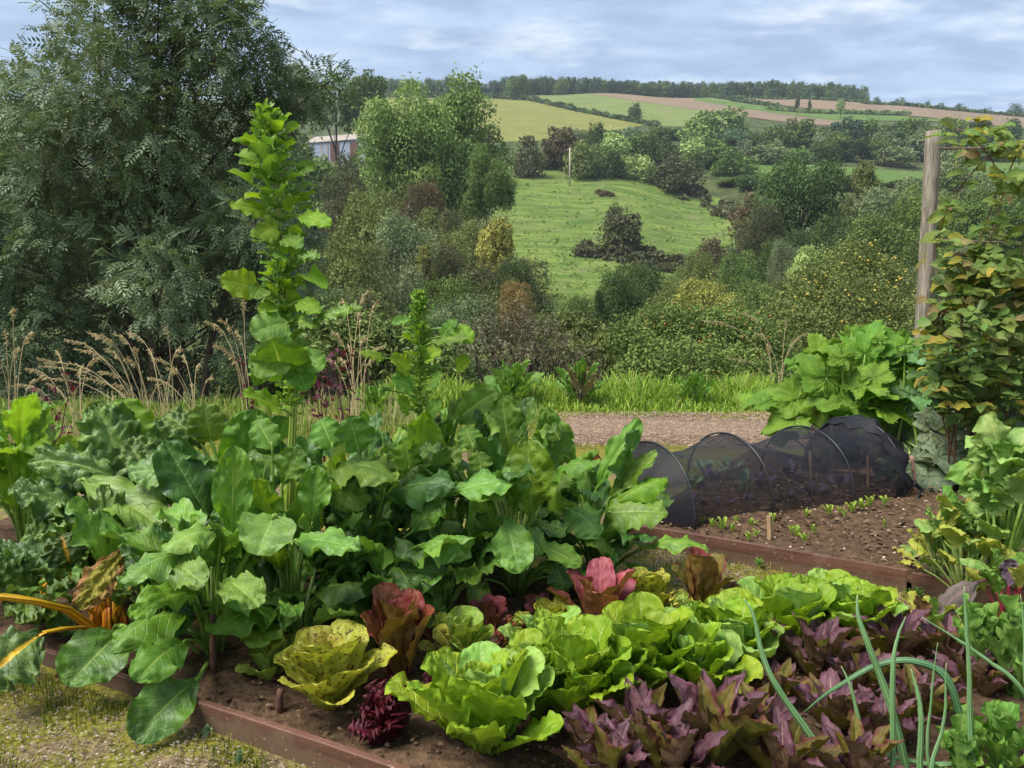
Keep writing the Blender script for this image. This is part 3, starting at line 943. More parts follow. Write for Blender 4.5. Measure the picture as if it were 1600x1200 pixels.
def haze():
    V, Fq = box_vf((-1500, -80, -12), (1500, 1300, 190))
    m, t = new_mat('haze')
    v = t.n('ShaderNodeVolumePrincipled', i={'Color': (0.78, 0.86, 1.0, 1), 'Density': 0.00028, 'Anisotropy': 0.2})
    t.n('ShaderNodeOutputMaterial', i={'Volume': v.outputs[0]})
    tag(obj('haze', mesh('haze', V, Fq, [m], smooth=False)), 'thin pale haze over the valley', 'haze', kind='stuff')


haze()
# ------------------------------------------------------------------ big ash tree close by on the left
def big_ash():
    r = np.random.default_rng(5)
    bl = [(70, 140, 60), (130, 75, 75), (200, 40, 85), (290, 20, 80), (350, 60, 75), (400, 100, 60), (250, 120, 90), (160, 150, 95),
          (60, 200, 95), (330, 150, 85), (410, 170, 60), (240, 220, 95), (130, 260, 95), (20, 310, 90), (330, 250, 85), (420, 265, 60),
          (90, 350, 90), (200, 340, 90), (300, 340, 85), (400, 350, 70), (450, 400, 62), (30, 430, 90), (140, 440, 95), (250, 430, 90), (350, 440, 80),
          (430, 480, 65), (60, 530, 90), (180, 540, 90), (300, 530, 80), (400, 555, 60), (-60, 200, 100), (-80, 380, 110), (-60, 520, 100), (-110, 150, 80),
          (250, -60, 90), (330, -50, 80), (460, 145, 48), (505, 135, 40), (480, 480, 40), (20, 600, 80), (130, 610, 70), (250, 600, 70)]
    base = np.array([float(at(230, 500, 12.0)[0]), 12.0, 0])
    base[2] = float(terr(base[0], base[1]))
    root = empty('ash_tree', base, 'big dark ash tree with drooping compound leaves beside the allotment', 'tree')
    bo = []
    for (x, y, rr) in bl:
        D = 11.6 + r.uniform(-1.0, 1.2) + 0.6 * abs(x - 220) / 250
        p = at(x, y, D) - base
        bo.append([*p, rr / F * D * 0.95])
    bo = np.array(bo)
    # compound leaves
    n = 22000
    wgt = bo[:, 3] ** 2; k = r.choice(len(bo), n // 4, p=wgt / wgt.sum())
    d = unit(r.normal(size=(n // 4, 3)) + [0, -0.25, 0.25])
    C = bo[k, :3] + d * (bo[k, 3] * r.uniform(0.25, 1.08, n // 4) ** 0.7)[:, None]
    C = np.repeat(C, 4, 0); dd = np.repeat(d, 4, 0); kk = np.repeat(k, 4)       # four leaves to a twig tip
    n = len(C)
    ax = unit(dd * 0.7 + r.normal(size=(n, 3)) * 0.75 + [0, 0, -0.30])
    C = C + r.normal(0, 0.03, (n, 3))
    up = unit(r.normal(size=(n, 3)) * 0.35 + [0, -0.25, 1])
    sd_ = unit(np.cross(ax, up)); nm = np.cross(sd_, ax)
    L = r.uniform(0.17, 0.27, n)
    Vs, us = [], []
    tint = r.random(n); bt = r.random(len(bo))[kk]
    for j in range(9):
        if j < 8:
            t = 0.25 + 0.19 * (j // 2); sg = 1 if j % 2 else -1
            o = C + ax * (L * t)[:, None] - [0, 0, 1] * (0.25 * L * t * t)[:, None]
            dr = unit(sd_ * sg * 0.85 + ax * 0.55 - np.array([0, 0, 0.25]))
        else:
            o = C + ax * (L * 0.95)[:, None] - [0, 0, 1] * (0.25 * L)[:, None]
            dr = unit(ax - np.array([0, 0, 0.5]))
        ll = (L * r.uniform(0.30, 0.42, n))[:, None]
        wv = unit(np.cross(dr, nm)) * ll * 0.17
        Vs.append(np.stack([o, o + dr * ll * 0.45 + wv, o + dr * ll, o + dr * ll * 0.45 - wv], 1))
        us.append(np.stack([tint * 0.7 + r.random(n) * 0.3, bt], -1))
    V = np.concatenate(Vs, 0).reshape(-1, 3); U = np.repeat(np.concatenate(us, 0), 4, 0)
    M = foliage_mat('ash_leaflets', lin(58, 76, 46), lin(132, 150, 108), trans=0.26, rough=0.55, spec=0.35)
    obj('crown', mesh('ash_crown', V, np.arange(len(V)).reshape(-1, 4), [M], U, False), root)
    # trunk and limbs
    bag = Bag()
    sp_ = curve([[0, 0, -0.4], [0.1, 0, 1.0], [0.0, 0.1, 2.2], [0.25, 0, 3.6], [0.15, 0, 5.6]], 16)
    bag.tube(sp_, np.linspace(0.12, 0.035, 16), 9)
    for s0 in ((0.35, 0.1), (-0.3, 0.2), (0.8, -0.1)):
        bag.tube(curve([[s0[0], s0[1], -0.4], [s0[0] * 1.3, s0[1], 1.2], [s0[0] * 2.2, 0, 3.2]], 10), np.linspace(0.08, 0.03, 10), 7)
    for b in bo:
        i = int(np.clip((b[2] + 0.2) / 6.2 * 15 * 0.7, 2, 15)); s = sp_[i]
        bag.tube(curve([s, (s + b[:3]) / 2 + [0, 0, 0.25], b[:3]], 7), np.linspace(0.026, 0.008, 7), 5)
        for q in range(4):
            e = b[:3] + unit(r.normal(size=3)) * b[3] * 0.9
            bag.tube(curve([b[:3], (b[:3] + e) / 2 + [0, 0, 0.05], e], 4), np.linspace(0.012, 0.004, 4), 4)
    obj('trunk', bag.mesh('ash_trunk', [FM['bark']]), root)


big_ash()


# ------------------------------------------------------------------ shrubs on the bank just beyond the path
def shrub(name, blobs, n, size, mat, label, seed, cat='bush', fruit=None, twigs=26, el=1.7, shell=(0.3, 1.08)):
    """blobs: (px, py, radius px, D)"""
    r = np.random.default_rng(seed)
    P = np.array([at(b[0], b[1], b[3]) for b in blobs])
    base = P.mean(0); base[2] = float(terr(base[0], base[1]))
    root = empty(name, base, label, cat)
    bo = np.array([[*(p - base), b[2] / F * b[3]] for p, b in zip(P, blobs)])
    V, Fq, uv = crown(bo, n, size, r, shell=shell, up=0.3, el=el)
    obj('crown', mesh(name + '_crown', V, Fq, [FM[mat]], uv, False), root)
    bag = Bag()
    for q in range(twigs):
        b = bo[r.integers(len(bo))]
        e = b[:3] + unit(r.normal(size=3) + [0, 0, 0.7]) * b[3] * r.uniform(0.8, 1.12)
        s = np.array([b[0] * 0.4 + r.normal(0, 0.2), b[1] * 0.4 + r.normal(0, 0.2), -0.05])
        bag.tube(curve([s, (s + e) / 2 + r.normal(0, 0.1, 3), e], 7), np.linspace(0.022, 0.004, 7), 4)
    obj('stems', bag.mesh(name + '_stems', [FM['bark']]), root, kind='stuff')
    if fruit:
        ico = fruit_mesh()
        m, cnt, fr_ = fruit
        for q in range(cnt):
            b = bo[r.integers(len(bo))]
            d = unit(r.normal(size=3) + [0, -1.0, 0.1])
            o = obj('apple', ico, root, b[:3] + d * b[3] * r.uniform(0.92, 1.08)); setmat(o, m)
            o.scale = (fr_ * r.uniform(0.8, 1.2),) * 3
    return root


_fm = {}


def fruit_mesh():
    if 'm' not in _fm:
        P = np.array([[0, 0, -0.85], [0, 0, -0.95], [0, 0, -0.5], [0, 0, 0.0], [0, 0, 0.55], [0, 0, 0.9], [0, 0, 0.78]])
        V, Fs, uv = tube_vf(P + np.linspace(0, 1e-4, 7)[:, None] * [0, 0, 1], [0.12, 0.4, 0.85, 1.0, 0.85, 0.42, 0.1], 8)
        _fm['m'] = mesh('apple', V, Fs, [FM['mid']], uv)
    return _fm['m']


M_apple_y = plain_mat('yellow_apple', lin(168, 150, 50), lin(196, 176, 78), 4, 0.4, spec=0.4)
M_apple_r = plain_mat('orange_apple', lin(170, 100, 56), lin(200, 140, 74), 4, 0.4, spec=0.4)
shrub('apple_tree', [(1240, 470, 38, 15.5), (1262, 440, 30, 16), (1310, 425, 42, 16), (1345, 400, 30, 16), (1372, 430, 36, 16), (1290, 480, 44, 15.5), (1400, 455, 34, 16), (1330, 490, 60, 15), (1270, 530, 56, 14.5), (1390, 500, 50, 15), (1425, 500, 36, 15), (1410, 560, 60, 14), (1340, 560, 60, 14.5), (1220, 520, 50, 15)],
      30000, 0.034, 'olive', 'wide apple tree with many small yellow apples beyond the grass verge', 201, 'apple tree', (M_apple_y, 170, 0.022))
shrub('apple_tree', [(975, 535, 36, 12), (1010, 515, 30, 12.5), (1050, 512, 38, 12.3), (1085, 505, 28, 12.6), (1115, 515, 40, 12.5), (1150, 505, 30, 13), (1170, 530, 45, 12.5), (1010, 580, 50, 11.6), (1080, 580, 55, 11.8), (1150, 585, 50, 12), (1200, 560, 45, 12.5), (1190, 600, 40, 11.8)],
      30000, 0.030, 'mid', 'low green apple bush with orange-red apples behind the middle of the verge', 202, 'apple tree', (M_apple_r, 110, 0.014))
shrub('dead_willowherb', [(740, 540, 34, 11), (770, 520, 36, 11.3), (810, 510, 36, 11.5), (850, 525, 36, 11.3), (790, 560, 34, 11), (880, 560, 34, 11.2), (830, 570, 34, 11), (920, 570, 30, 11.4)],
      3200, 0.024, 'pink', 'faded brownish willowherb gone to seed between the chard and the apple bush', 203, 'shrub', twigs=80, el=3.0)
shrub('bush', [(950, 545, 30, 13), (920, 530, 30, 14), (890, 520, 32, 15), (900, 560, 30, 13)], 5000, 0.045, 'olive', 'olive green bush left of the low apple bush with orange-red apples', 204)
shrub('bush', [(520, 520, 50, 11), (570, 540, 50, 11), (630, 545, 46, 11), (680, 560, 40, 10.5), (470, 560, 40, 10)], 8000, 0.036, 'olive', 'olive scrubby bush behind the dry grass and bolted chard', 205, twigs=60, el=2.4)

# ------------------------------------------------------------------ grass
def grass(name, P, H, W, mat, label, seed, lean=0.35):
    """curved grass blades rooted at P"""
    r = np.random.default_rng(seed)
    n = len(P)
    a = r.uniform(0, 2 * PI, n)
    ld = np.stack([np.cos(a), np.sin(a), np.zeros(n)], -1) * (H * r.uniform(0.1, 1.0, n) * lean * 1.6)[:, None]
    sd_ = unit(np.stack([-np.sin(a) + r.normal(0, .5, n), np.cos(a) + r.normal(0, .5, n), np.zeros(n)], -1)) * (W / 2)[:, None]
    z = np.zeros((n, 3)); z[:, 2] = H
    m1 = P + ld * 0.18 + z * 0.45; m2 = P + ld * 0.55 + z * 0.82; tp = P + ld + z * (0.95 - 0.25 * r.random(n))[:, None]
    V = np.stack([P - sd_, P + sd_, m1 - sd_, m1 + sd_, m2 - sd_ * 0.7, m2 + sd_ * 0.7, tp], 1).reshape(-1, 3)
    o = (np.arange(n) * 7)[:, None]
    Q = np.vstack([o + [0, 1, 3, 2], o + [2, 3, 5, 4]]); T = o + [4, 5, 6]
    uv = np.repeat(np.stack([r.random(n), r.random(n)], -1), 7, 0)
    tag(obj(name, mesh(name, V, [Q, T], [mat], uv)), label, 'grass', kind='stuff')


M_grass = tint_mat('grass_blades', [lin(74, 108, 28), lin(108, 146, 38), lin(132, 166, 46), lin(152, 176, 60), lin(166, 172, 92)], 0.5, 0.4, 0.3)
M_bank = tint_mat('bank_grass_blades', [lin(60, 88, 26), lin(86, 118, 34), lin(110, 140, 42), lin(132, 156, 54), lin(150, 154, 84)], 0.5, 0.4, 0.3)
M_dry = tint_mat('dry_grass_blades', [lin(150, 130, 92), lin(182, 160, 120), lin(204, 186, 148), lin(150, 150, 84)], 0.7, 0.3)
M_short = tint_mat('short_grass_blades', [lin(66, 88, 24), lin(96, 112, 28), lin(128, 134, 36), lin(140, 132, 56)], 0.6, 0.3)


def scatter_grass(n, px, D, seed):
    r = np.random.default_rng(seed)
    d = r.uniform(D[0] ** 2, D[1] ** 2, n) ** 0.5; x = r.uniform(px[0], px[1], n)
    X = (x - 800) / F * d
    return np.stack([X, d, terr(X, d) - 0.01], -1), x, d, r


P, x, d, r = scatter_grass(36000, (560, 1750), (8.05, 10.6), 31)
edge = 8.35 + 0.12 * np.sin(P[:, 0] * 3.1) + 0.08 * np.sin(P[:, 0] * 7.7)
keep = d > edge
P, d = P[keep], d[keep]
hm = np.clip((d - 8.3) / 1.2, 0.12, 1) * (0.6 + 0.5 * np.abs(np.sin(P[:, 0] * 2.3 + 1)))
cl = 0.55 + 0.5 * np.abs(np.sin(P[:, 0] * 4.3 + 2 * np.sin(P[:, 1] * 3.0)))
grass('verge_grass', P, 0.40 * hm * cl * r.uniform(0.3, 1.3, len(P)), r.uniform(0.006, 0.020, len(P)), M_grass, 'lush bright green grass of the verge beyond the bark path', 32, 0.7)
P, x, d, r = scatter_grass(16000, (-160, 860), (6.0, 9.5), 33)
grass('bank_grass', P, r.uniform(0.05, 0.24, len(P)) * (0.35 + 0.5 * np.abs(np.sin(P[:, 0] * 2.1 + P[:, 1] * 1.3))), r.uniform(0.004, 0.011, len(P)), M_bank, 'mixed green grass behind the chard bed', 34, 0.6)
P, x, d, r = scatter_grass(1500, (-160, 760), (6.4, 9.5), 35)
keep = np.sin(P[:, 0] * 2.7) + np.sin(P[:, 0] * 6.1 + P[:, 1]) > 0.1; P = P[keep]
grass('dry_grass', P, r.uniform(0.12, 0.36, len(P)), r.uniform(0.003, 0.007, len(P)), M_dry, 'bleached dry grass among the green behind the chard bed', 36)


def dry_clump(pts, seed, label):
    """flowering grass: leaning straw stalks with feathery seed heads; pts = (base px, base py, tip px, tip py, D)"""
    r = np.random.default_rng(seed)
    b0 = at(pts[0][0], pts[0][1], pts[0][4]); b0[2] = float(terr(b0[0], b0[1]))
    root = empty('seeding_grass', b0, label, 'grass clump', 'clumps of seeding grass')
    hv, hf, hu, cnt = [], [], [], 0
    for (bx, by, tx, ty, D) in pts:
        b = at(bx, by, D); b[2] = float(terr(b[0], b[1])); t = at(tx, ty, D + r.uniform(-0.2, 0.2))
        b, t = b - b0, t - b0
        c = np.array([b[0] + (t[0] - b[0]) * 0.25, b[1], b[2] + (t[2] - b[2]) * 0.85])
        L = curve([b, b * 0.4 + c * 0.6, c * 0.55 + t * 0.45, t], 10)
        bag = Bag(); bag.tube(L, np.linspace(0.0040, 0.0018, 10), 4)
        s = obj('stalk', bag.mesh('stalk', [M_straw]), root)
        # seed head
        bag = Bag()
        n = 34
        for q in range(n):
            f = 0.66 + 0.34 * q / n
            p = L[min(9, int(f * 9))] * (1 - (f * 9) % 1) + L[min(9, int(f * 9) + 1)] * ((f * 9) % 1)
            dr = unit(unit(L[-1] - L[-3]) * 1.0 + r.normal(size=3) * 0.45 - [0, 0, 0.35]) * r.uniform(0.035, 0.07) * (1.25 - f * 0.6)
            sd_ = unit(np.cross(dr, [0.3, 1, 0.2])) * 0.0055
            bag.add(np.array([p, p + dr * 0.5 + sd_, p + dr, p + dr * 0.5 - sd_]), np.array([[0, 1, 2, 3]]), np.full((4, 2), r.random()))
        obj('seed_head', bag.mesh('seed_head', [M_dry], False), s, kind='stuff')


M_straw = plain_mat('straw', lin(170, 148, 108), lin(200, 180, 140), 30, 0.7)
rr_ = random.Random(3)


def fan(bx, by, tips, D):
    return [(bx + rr_.uniform(-12, 12), by, x, y, D + rr_.uniform(-0.25, 0.25)) for x, y in tips]


dry_clump(fan(225, 640, [(100, 530), (118, 545), (140, 520), (150, 527), (165, 545), (180, 522), (195, 560), (85, 565), (125, 590), (210, 545), (70, 590), (155, 580), (178, 600), (60, 572)], 6.6), 41, 'widest clump of straw coloured seeding grass leaning left before the ash')
dry_clump(fan(120, 650, [(40, 575), (62, 560), (88, 548), (100, 585), (128, 575), (30, 600), (75, 600), (150, 560), (112, 610), (50, 620)], 6.1), 47, 'low tangled clump of straw grass beside the dull red orach')
dry_clump(fan(300, 645, [(240, 560), (262, 575), (285, 556), (310, 570), (330, 590), (232, 590), (300, 600)], 6.9), 48, 'thin straw grass clump in front of the ash trunks')
dry_clump(fan(262, 640, [(200, 520), (232, 545), (258, 512), (275, 575), (282, 545), (246, 600)], 6.6), 42, 'small straw grass clump with one tall hooked stalk')
dry_clump(fan(385, 640, [(322, 502), (345, 500), (335, 540), (370, 520), (380, 470), (360, 555)], 6.4), 43, 'straw grass clump close left of the bolted chard stem')
dry_clump(fan(20, 640, [(20, 482), (8, 520), (50, 520), (28, 545), (-10, 560), (62, 590), (25, 600)], 6.2), 44, 'straw grass clump at the outer edge beside the savoy chard')
dry_clump(fan(555, 620, [(520, 520), (535, 470), (560, 490), (545, 540), (575, 455), (590, 470), (568, 530), (510, 560), (600, 540), (530, 560), (585, 560)], 6.8), 45, 'straw grass clump between the two bolted chard stems')
dry_clump(fan(1215, 620, [(1180, 520), (1230, 500), (1200, 540), (1245, 530), (1160, 490), (1095, 500), (1140, 560), (1265, 520)], 9.6), 46, 'thin bleached grass clump beside the squash at the far verge')

# ------------------------------------------------------------------ bark path, beds and edging boards
M_path = plain_mat('bark_mulch', lin(104, 84, 66), lin(140, 116, 94), 26, 0.9, 0.8, 0.02)
# path: strip of mulch
PW = 40
s_ = np.linspace(0.35, 5.0, PW)
v = []
for k in range(PW):
    n0 = 6.45 + 0.10 * math.sin(s_[k] * 2.1) + 0.05 * math.sin(s_[k] * 5.3); n1 = 8.35 + 0.10 * math.sin(s_[k] * 1.7 + 1)
    for t in np.linspace(0, 1, 8):
        y = n0 * (1 - t) + n1 * t
        v.append([s_[k] + 0.25 * (y - 7), y, float(terr(s_[k], y)) - 0.012 + 0.040 * min(1, 4 * t, 4 * (1 - t))])
tag(obj('bark_path', mesh('bark_path', v, grid_faces(PW, 8), [M_path])), kind='structure')


def bits(name, P, size, mat, label, seed, cat, aspect=(1, 0.5, 0.25)):
    """loose chips, stones or clods: little faceted lumps"""
    r = np.random.default_rng(seed)
    n = len(P)
    o = np.array([[1, 0, 0], [0, 1, 0], [-1, 0, 0], [0, -1, 0], [0, 0, 1], [0, 0, -1]], float)
    S = np.asarray(size)[:, None, None] * np.array(aspect) * r.uniform(0.6, 1.3, (n, 6, 1))
    a = r.uniform(0, 2 * PI, n); t = r.normal(0, 0.45, n)
    L = o[None] * S
    x = L[..., 0] * np.cos(a)[:, None] - L[..., 1] * np.sin(a)[:, None]; y = L[..., 0] * np.sin(a)[:, None] + L[..., 1] * np.cos(a)[:, None]
    z = L[..., 2] + x * np.sin(t)[:, None] * 0.5
    V = P[:, None] + np.stack([x, y, z], -1)
    f = np.array([[0, 1, 4], [1, 2, 4], [2, 3, 4], [3, 0, 4], [1, 0, 5], [2, 1, 5], [3, 2, 5], [0, 3, 5]])
    Fq = (np.arange(n) * 6)[:, None, None] + f
    uv = np.repeat(np.stack([r.random(n), r.random(n)], -1), 6, 0)
    tag(obj(name, mesh(name, V.reshape(-1, 3), Fq.reshape(-1, 3), [mat], uv, False)), label, cat, kind='stuff')


M_chip = tint_mat('bark_chips', [lin(84, 68, 54), lin(118, 98, 80), lin(142, 120, 102), lin(172, 152, 132), lin(104, 92, 76)], 0.85)
M_clod = tint_mat('soil_clods', [lin(60, 46, 34), lin(84, 66, 50), lin(104, 84, 66), lin(122, 102, 82)], 0.95)
M_stone = tint_mat('pale_stones', [lin(140, 120, 100), lin(170, 152, 132), lin(196, 180, 162)], 0.85)
M_grit = tint_mat('grit', [lin(84, 72, 58), lin(112, 98, 80), lin(140, 126, 106), lin(166, 152, 134)], 0.9)
r = np.random.default_rng(77)
n = 13000
y = r.uniform(6.4, 8.4, n); x = r.uniform(0.35, 4.6, n)
bits('bark_chips', np.stack([x, y, terr(x, y) + 0.028], -1), r.uniform(0.006, 0.022, n), M_chip, 'loose bark and wood chips covering the path', 78, 'bark chips', (1, 0.42, 0.25))

# bed geometry: L is the left corner of the near board, u runs along the boards, v away from the camera
Lc = gnd(302, 1131)[:2]; R_ = gnd(556, 1222)[:2]
bu = unit(R_ - Lc); bv = np.array([-bu[1], bu[0]])
if bv[1] < 0: bv = -bv


def bed_xy(s, t):
    return Lc[0] + s * bu[0] + t * bv[0], Lc[1] + s * bu[1] + t * bv[1]


def soil_mat():
    m, t = new_mat('garden_soil')
    P = t.n('ShaderNodeNewGeometry').outputs['Position']
    a = t.noise(P, 30, 6, 0.7); b = t.noise(P, 6, 4, 0.6)
    c = t.mix(t.rng(a, 0.32, 0.68), lin(58, 44, 32), lin(112, 90, 70))
    c = t.mix(t.rng(b, 0.35, 0.7, 0, 0.5), c, lin(92, 74, 56))
    bp = t.n('ShaderNodeBump', i={'Strength': 1.0, 'Distance': 0.02, 'Height': a}).outputs[0]
    p = t.n('ShaderNodeBsdfPrincipled', i={'Base Color': c, 'Roughness': 0.95, 'Specular IOR Level': 0.1, 'Normal': bp})
    return finish(m, t, p.outputs[0])


M_soil = soil_mat()


def soil(poly_s, poly_t, org, eu, ev, z, seed, nu=110, nv=90):
    r = np.random.default_rng(seed)
    s = np.linspace(*poly_s, nu); t = np.linspace(*poly_t, nv)
    S, T = np.meshgrid(s, t, indexing='ij')
    X = org[0] + S * eu[0] + T * ev[0]; Y = org[1] + S * eu[1] + T * ev[1]
    h = 0
    for k in range(14):
        fr_ = 6 * 1.35 ** k; a = r.uniform(0, 2 * PI)
        h = h + np.sin((X * math.cos(a) + Y * math.sin(a)) * fr_ + r.uniform(0, 6)) * 0.012 / (1.28 ** k)
    h = h + r.normal(0, 0.0035, h.shape)
    e = np.minimum(np.minimum(S - s[0], s[-1] - S), np.minimum(T - t[0], t[-1] - T))
    Z = z + np.clip(h, -0.03, 0.05) * 0.75 * np.clip(e / 0.06, 0, 1) - 0.03 * np.clip(1 - e / 0.05, 0, 1)
    tag(obj('soil_bed', mesh('soil_bed', np.stack([X, Y, Z], -1).reshape(-1, 3), grid_faces(nu, nv), [M_soil])), kind='structure')
    return lambda ss, tt: (org[0] + ss * eu[0] + tt * ev[0], org[1] + ss * eu[1] + tt * ev[1])


soil((-2.6, 3.3), (0.03, 1.62), Lc, bu, bv, 0.045, 5, 150, 60)
C2 = gnd(985, 849)[:2]; C3 = gnd(1416, 926)[:2]
eu2 = unit(C3 - C2); ev2 = np.array([-eu2[1], eu2[0]])
if ev2[1] < 0: ev2 = -ev2
LEN2 = float(np.linalg.norm(C3 - C2))
soil((-0.1, LEN2 + 0.9), (0.03, 2.6), C2, eu2, ev2, 0.065, 6, 110, 110)


def in2(s, t):
    return C2[0] + s * eu2[0] + t * ev2[0], C2[1] + s * eu2[1] + t * ev2[1]


r = np.random.default_rng(79)
n = 2600
s = r.uniform(0, LEN2 + 0.8, n); t = r.uniform(0.05, 2.4, n); X, Y = in2(s, t)
bits('soil_clods', np.stack([X, Y, np.full(n, 0.078)], -1), 0.006 * np.exp(r.normal(0.3, 0.55, n)), M_clod, 'crumbly brown clods over the bare seed bed', 80, 'soil clods', (1, 0.8, 0.6))
n = 190
s = r.uniform(0, LEN2 + 0.6, n); t = r.uniform(0.05, 1.9, n); X, Y = in2(s, t)
bits('pale_stones', np.stack([X, Y, np.full(n, 0.088)], -1), r.uniform(0.005, 0.013, n), M_stone, 'small pale stones scattered on the bare seed bed', 81, 'stones', (1, 0.75, 0.5))
n = 2600
s = r.uniform(-0.4, 2.8, n); t = r.uniform(0.04, 1.3, n); X, Y = bed_xy(s, t)
bits('soil_clods', np.stack([X, Y, np.full(n, 0.058)], -1), r.uniform(0.004, 0.012, n), M_clod, 'crumbly soil between the lettuces behind the near board', 82, 'soil clods', (1, 0.8, 0.6))
n = 4500
px = r.uniform(-60, 640, n); py = r.uniform(1030, 1215, n); P = gnd(px, py)
st = (P[:, 0] - Lc[0]) * bv[0] + (P[:, 1] - Lc[1]) * bv[1]
P = P[st < -0.02]; P[:, 2] = 0.012
bits('grit', P, r.uniform(0.002, 0.007, len(P)), M_grit, 'loose grit and stone chips on the trodden path by the near board', 83, 'grit', (1, 0.8, 0.6))
px = r.uniform(930, 1480, 3000); py = r.uniform(845, 960, 3000); P = gnd(px, py)
t2 = (P[:, 0] - C2[0]) * ev2[0] + (P[:, 1] - C2[1]) * ev2[1]
t1 = (P[:, 0] - Lc[0]) * bv[0] + (P[:, 1] - Lc[1]) * bv[1]
P = P[(t2 < -0.03) & (t1 > 1.62)]; P[:, 2] = 0.012
bits('grit', P, r.uniform(0.003, 0.008, len(P)), M_grit, 'loose grit on the narrow path between the two beds', 84, 'grit', (1, 0.8, 0.6))
# moss and short grass tufts on the trodden ground
n = 9000
px = r.uniform(-60, 420, n); py = r.uniform(1040, 1215, n); P = gnd(px, py)
st = (P[:, 0] - Lc[0]) * bv[0] + (P[:, 1] - Lc[1]) * bv[1]
cl = np.sin(P[:, 0] * 9 + 2 * np.sin(P[:, 1] * 7)) + np.sin(P[:, 1] * 11 + P[:, 0] * 4) + 1.2 * (py < 1110) - 0.5
P = P[(st < -0.03) & (cl + r.normal(0, .5, n) > 0.1)]; P[:, 2] = 0.0
grass('short_grass', P, r.uniform(0.012, 0.045, len(P)), r.uniform(0.0015, 0.003, len(P)), M_short, 'short thin grass growing in the moss by the near board', 85)
px = r.uniform(930, 1480, 2500); py = r.uniform(845, 960, 2500); P = gnd(px, py)
t2 = (P[:, 0] - C2[0]) * ev2[0] + (P[:, 1] - C2[1]) * ev2[1]; t1 = (P[:, 0] - Lc[0]) * bv[0] + (P[:, 1] - Lc[1]) * bv[1]
P = P[(t2 < -0.02) & (t1 > 1.62)]; P[:, 2] = 0
grass('short_grass', P, r.uniform(0.012, 0.05, len(P)), r.uniform(0.002, 0.004, len(P)), M_short, 'short grass and moss on the narrow path between the beds', 86)



def board_mat():
    m, t = new_mat('brown_recycled_board')
    P = t.n('ShaderNodeTexCoord').outputs['Object']
    st = t.n('ShaderNodeMapping', i={'Vector': P, 'Scale': (1.0, 8.0, 14.0)}).outputs[0]
    a = t.noise(st, 2.2, 6, .65); b = t.noise(P, 9, 6, .7); f = t.noise(P, 90, 2, .6)
    z = t.n('ShaderNodeSeparateXYZ', i={0: P}).outputs[2]
    c = t.mix(t.rng(a, .3, .7), lin(74, 50, 40), lin(104, 72, 58))
    c = t.mix(t.math('MULTIPLY', t.rng(b, .5, .68), .5), c, lin(124, 98, 82))
    dirt = t.rng(t.math('ADD', t.math('MULTIPLY', z, 7.0), t.math('MULTIPLY', b, -1.1)), 0.0, -0.42)          # soil splashed up from the ground
    c = t.mix(t.math('MULTIPLY', dirt, .8), c, lin(96, 80, 62))
    c = t.mix(t.rng(f, .66, .72), c, lin(150, 128, 110))
    bp = t.n('ShaderNodeBump', i={'Strength': .35, 'Distance': .004, 'Height': t.math('ADD', a, t.math('MULTIPLY', b, .6))}).outputs[0]
    return finish(m, t, t.n('ShaderNodeBsdfPrincipled', i={'Base Color': c, 'Roughness': .62, 'Specular IOR Level': .25, 'Normal': bp}).outputs[0])


M_board = board_mat()


def board(a, b, h, label, th=0.022, name='edging_board', z0=-0.03, grp=None):
    """bevelled plank standing on edge from ground point a to b"""
    a = np.array([a[0], a[1], 0.0]); b = np.array([b[0], b[1], 0.0])
    L = float(np.linalg.norm(b - a)); ang = math.atan2(b[1] - a[1], b[0] - a[0])
    c = 0.003
    prof = np.array([[-th / 2, z0], [-th / 2, h - c], [-th / 2 + c, h], [th / 2 - c, h], [th / 2, h - c], [th / 2, z0]])
    N = 14
    xs = np.linspace(0, L, N)
    V = np.array([[x, p[0] + 0.004 * math.sin(x * 2.3), p[1] + 0.002 * math.sin(x * 3.7)] for x in xs for p in prof])
    Fs = [grid_faces(N, 6, 0, True), np.array([[0, 1, 2, 3], [0, 3, 4, 5], [6 * N - 6 + 3, 6 * N - 6 + 2, 6 * N - 6 + 1, 6 * N - 6], [6 * N - 1, 6 * N - 2, 6 * N - 3, 6 * N - 6]])]
    o = obj(name, mesh(name, V, Fs, [M_board], smooth=False), None, a)
    o.rotation_euler = (0, 0, ang)
    return tag(o, label, 'edging board', 'brown edging boards of the beds')


A = bed_xy(0, 0); B = bed_xy(2.2, 0)
board(A, B, 0.082, 'near brown board edging the lettuce bed beside the two twig stakes')
A = bed_xy(-2.6, 0.03); B = bed_xy(-0.03, 0.03)
board(A, B, 0.058, 'brown board half hidden under the chard leaves by the mossy ground')
board(C2, C3, 0.105, 'long clean brown board along the front of the bare seed bed')
board(in2(LEN2 + 0.02, 0.0), in2(LEN2 + 0.95, -0.02), 0.095, 'brown board behind the yellowing beet leaves')
board(in2(1.55, 2.62), in2(2.9, 2.0), 0.085, 'thin far edge board of the seed bed beyond the net tunnel')
# ------------------------------------------------------------------ leaf blades
def sm(t, a, b):
    x = np.clip((t - a) / (b - a), 0, 1)
    return x * x * (3 - 2 * x)


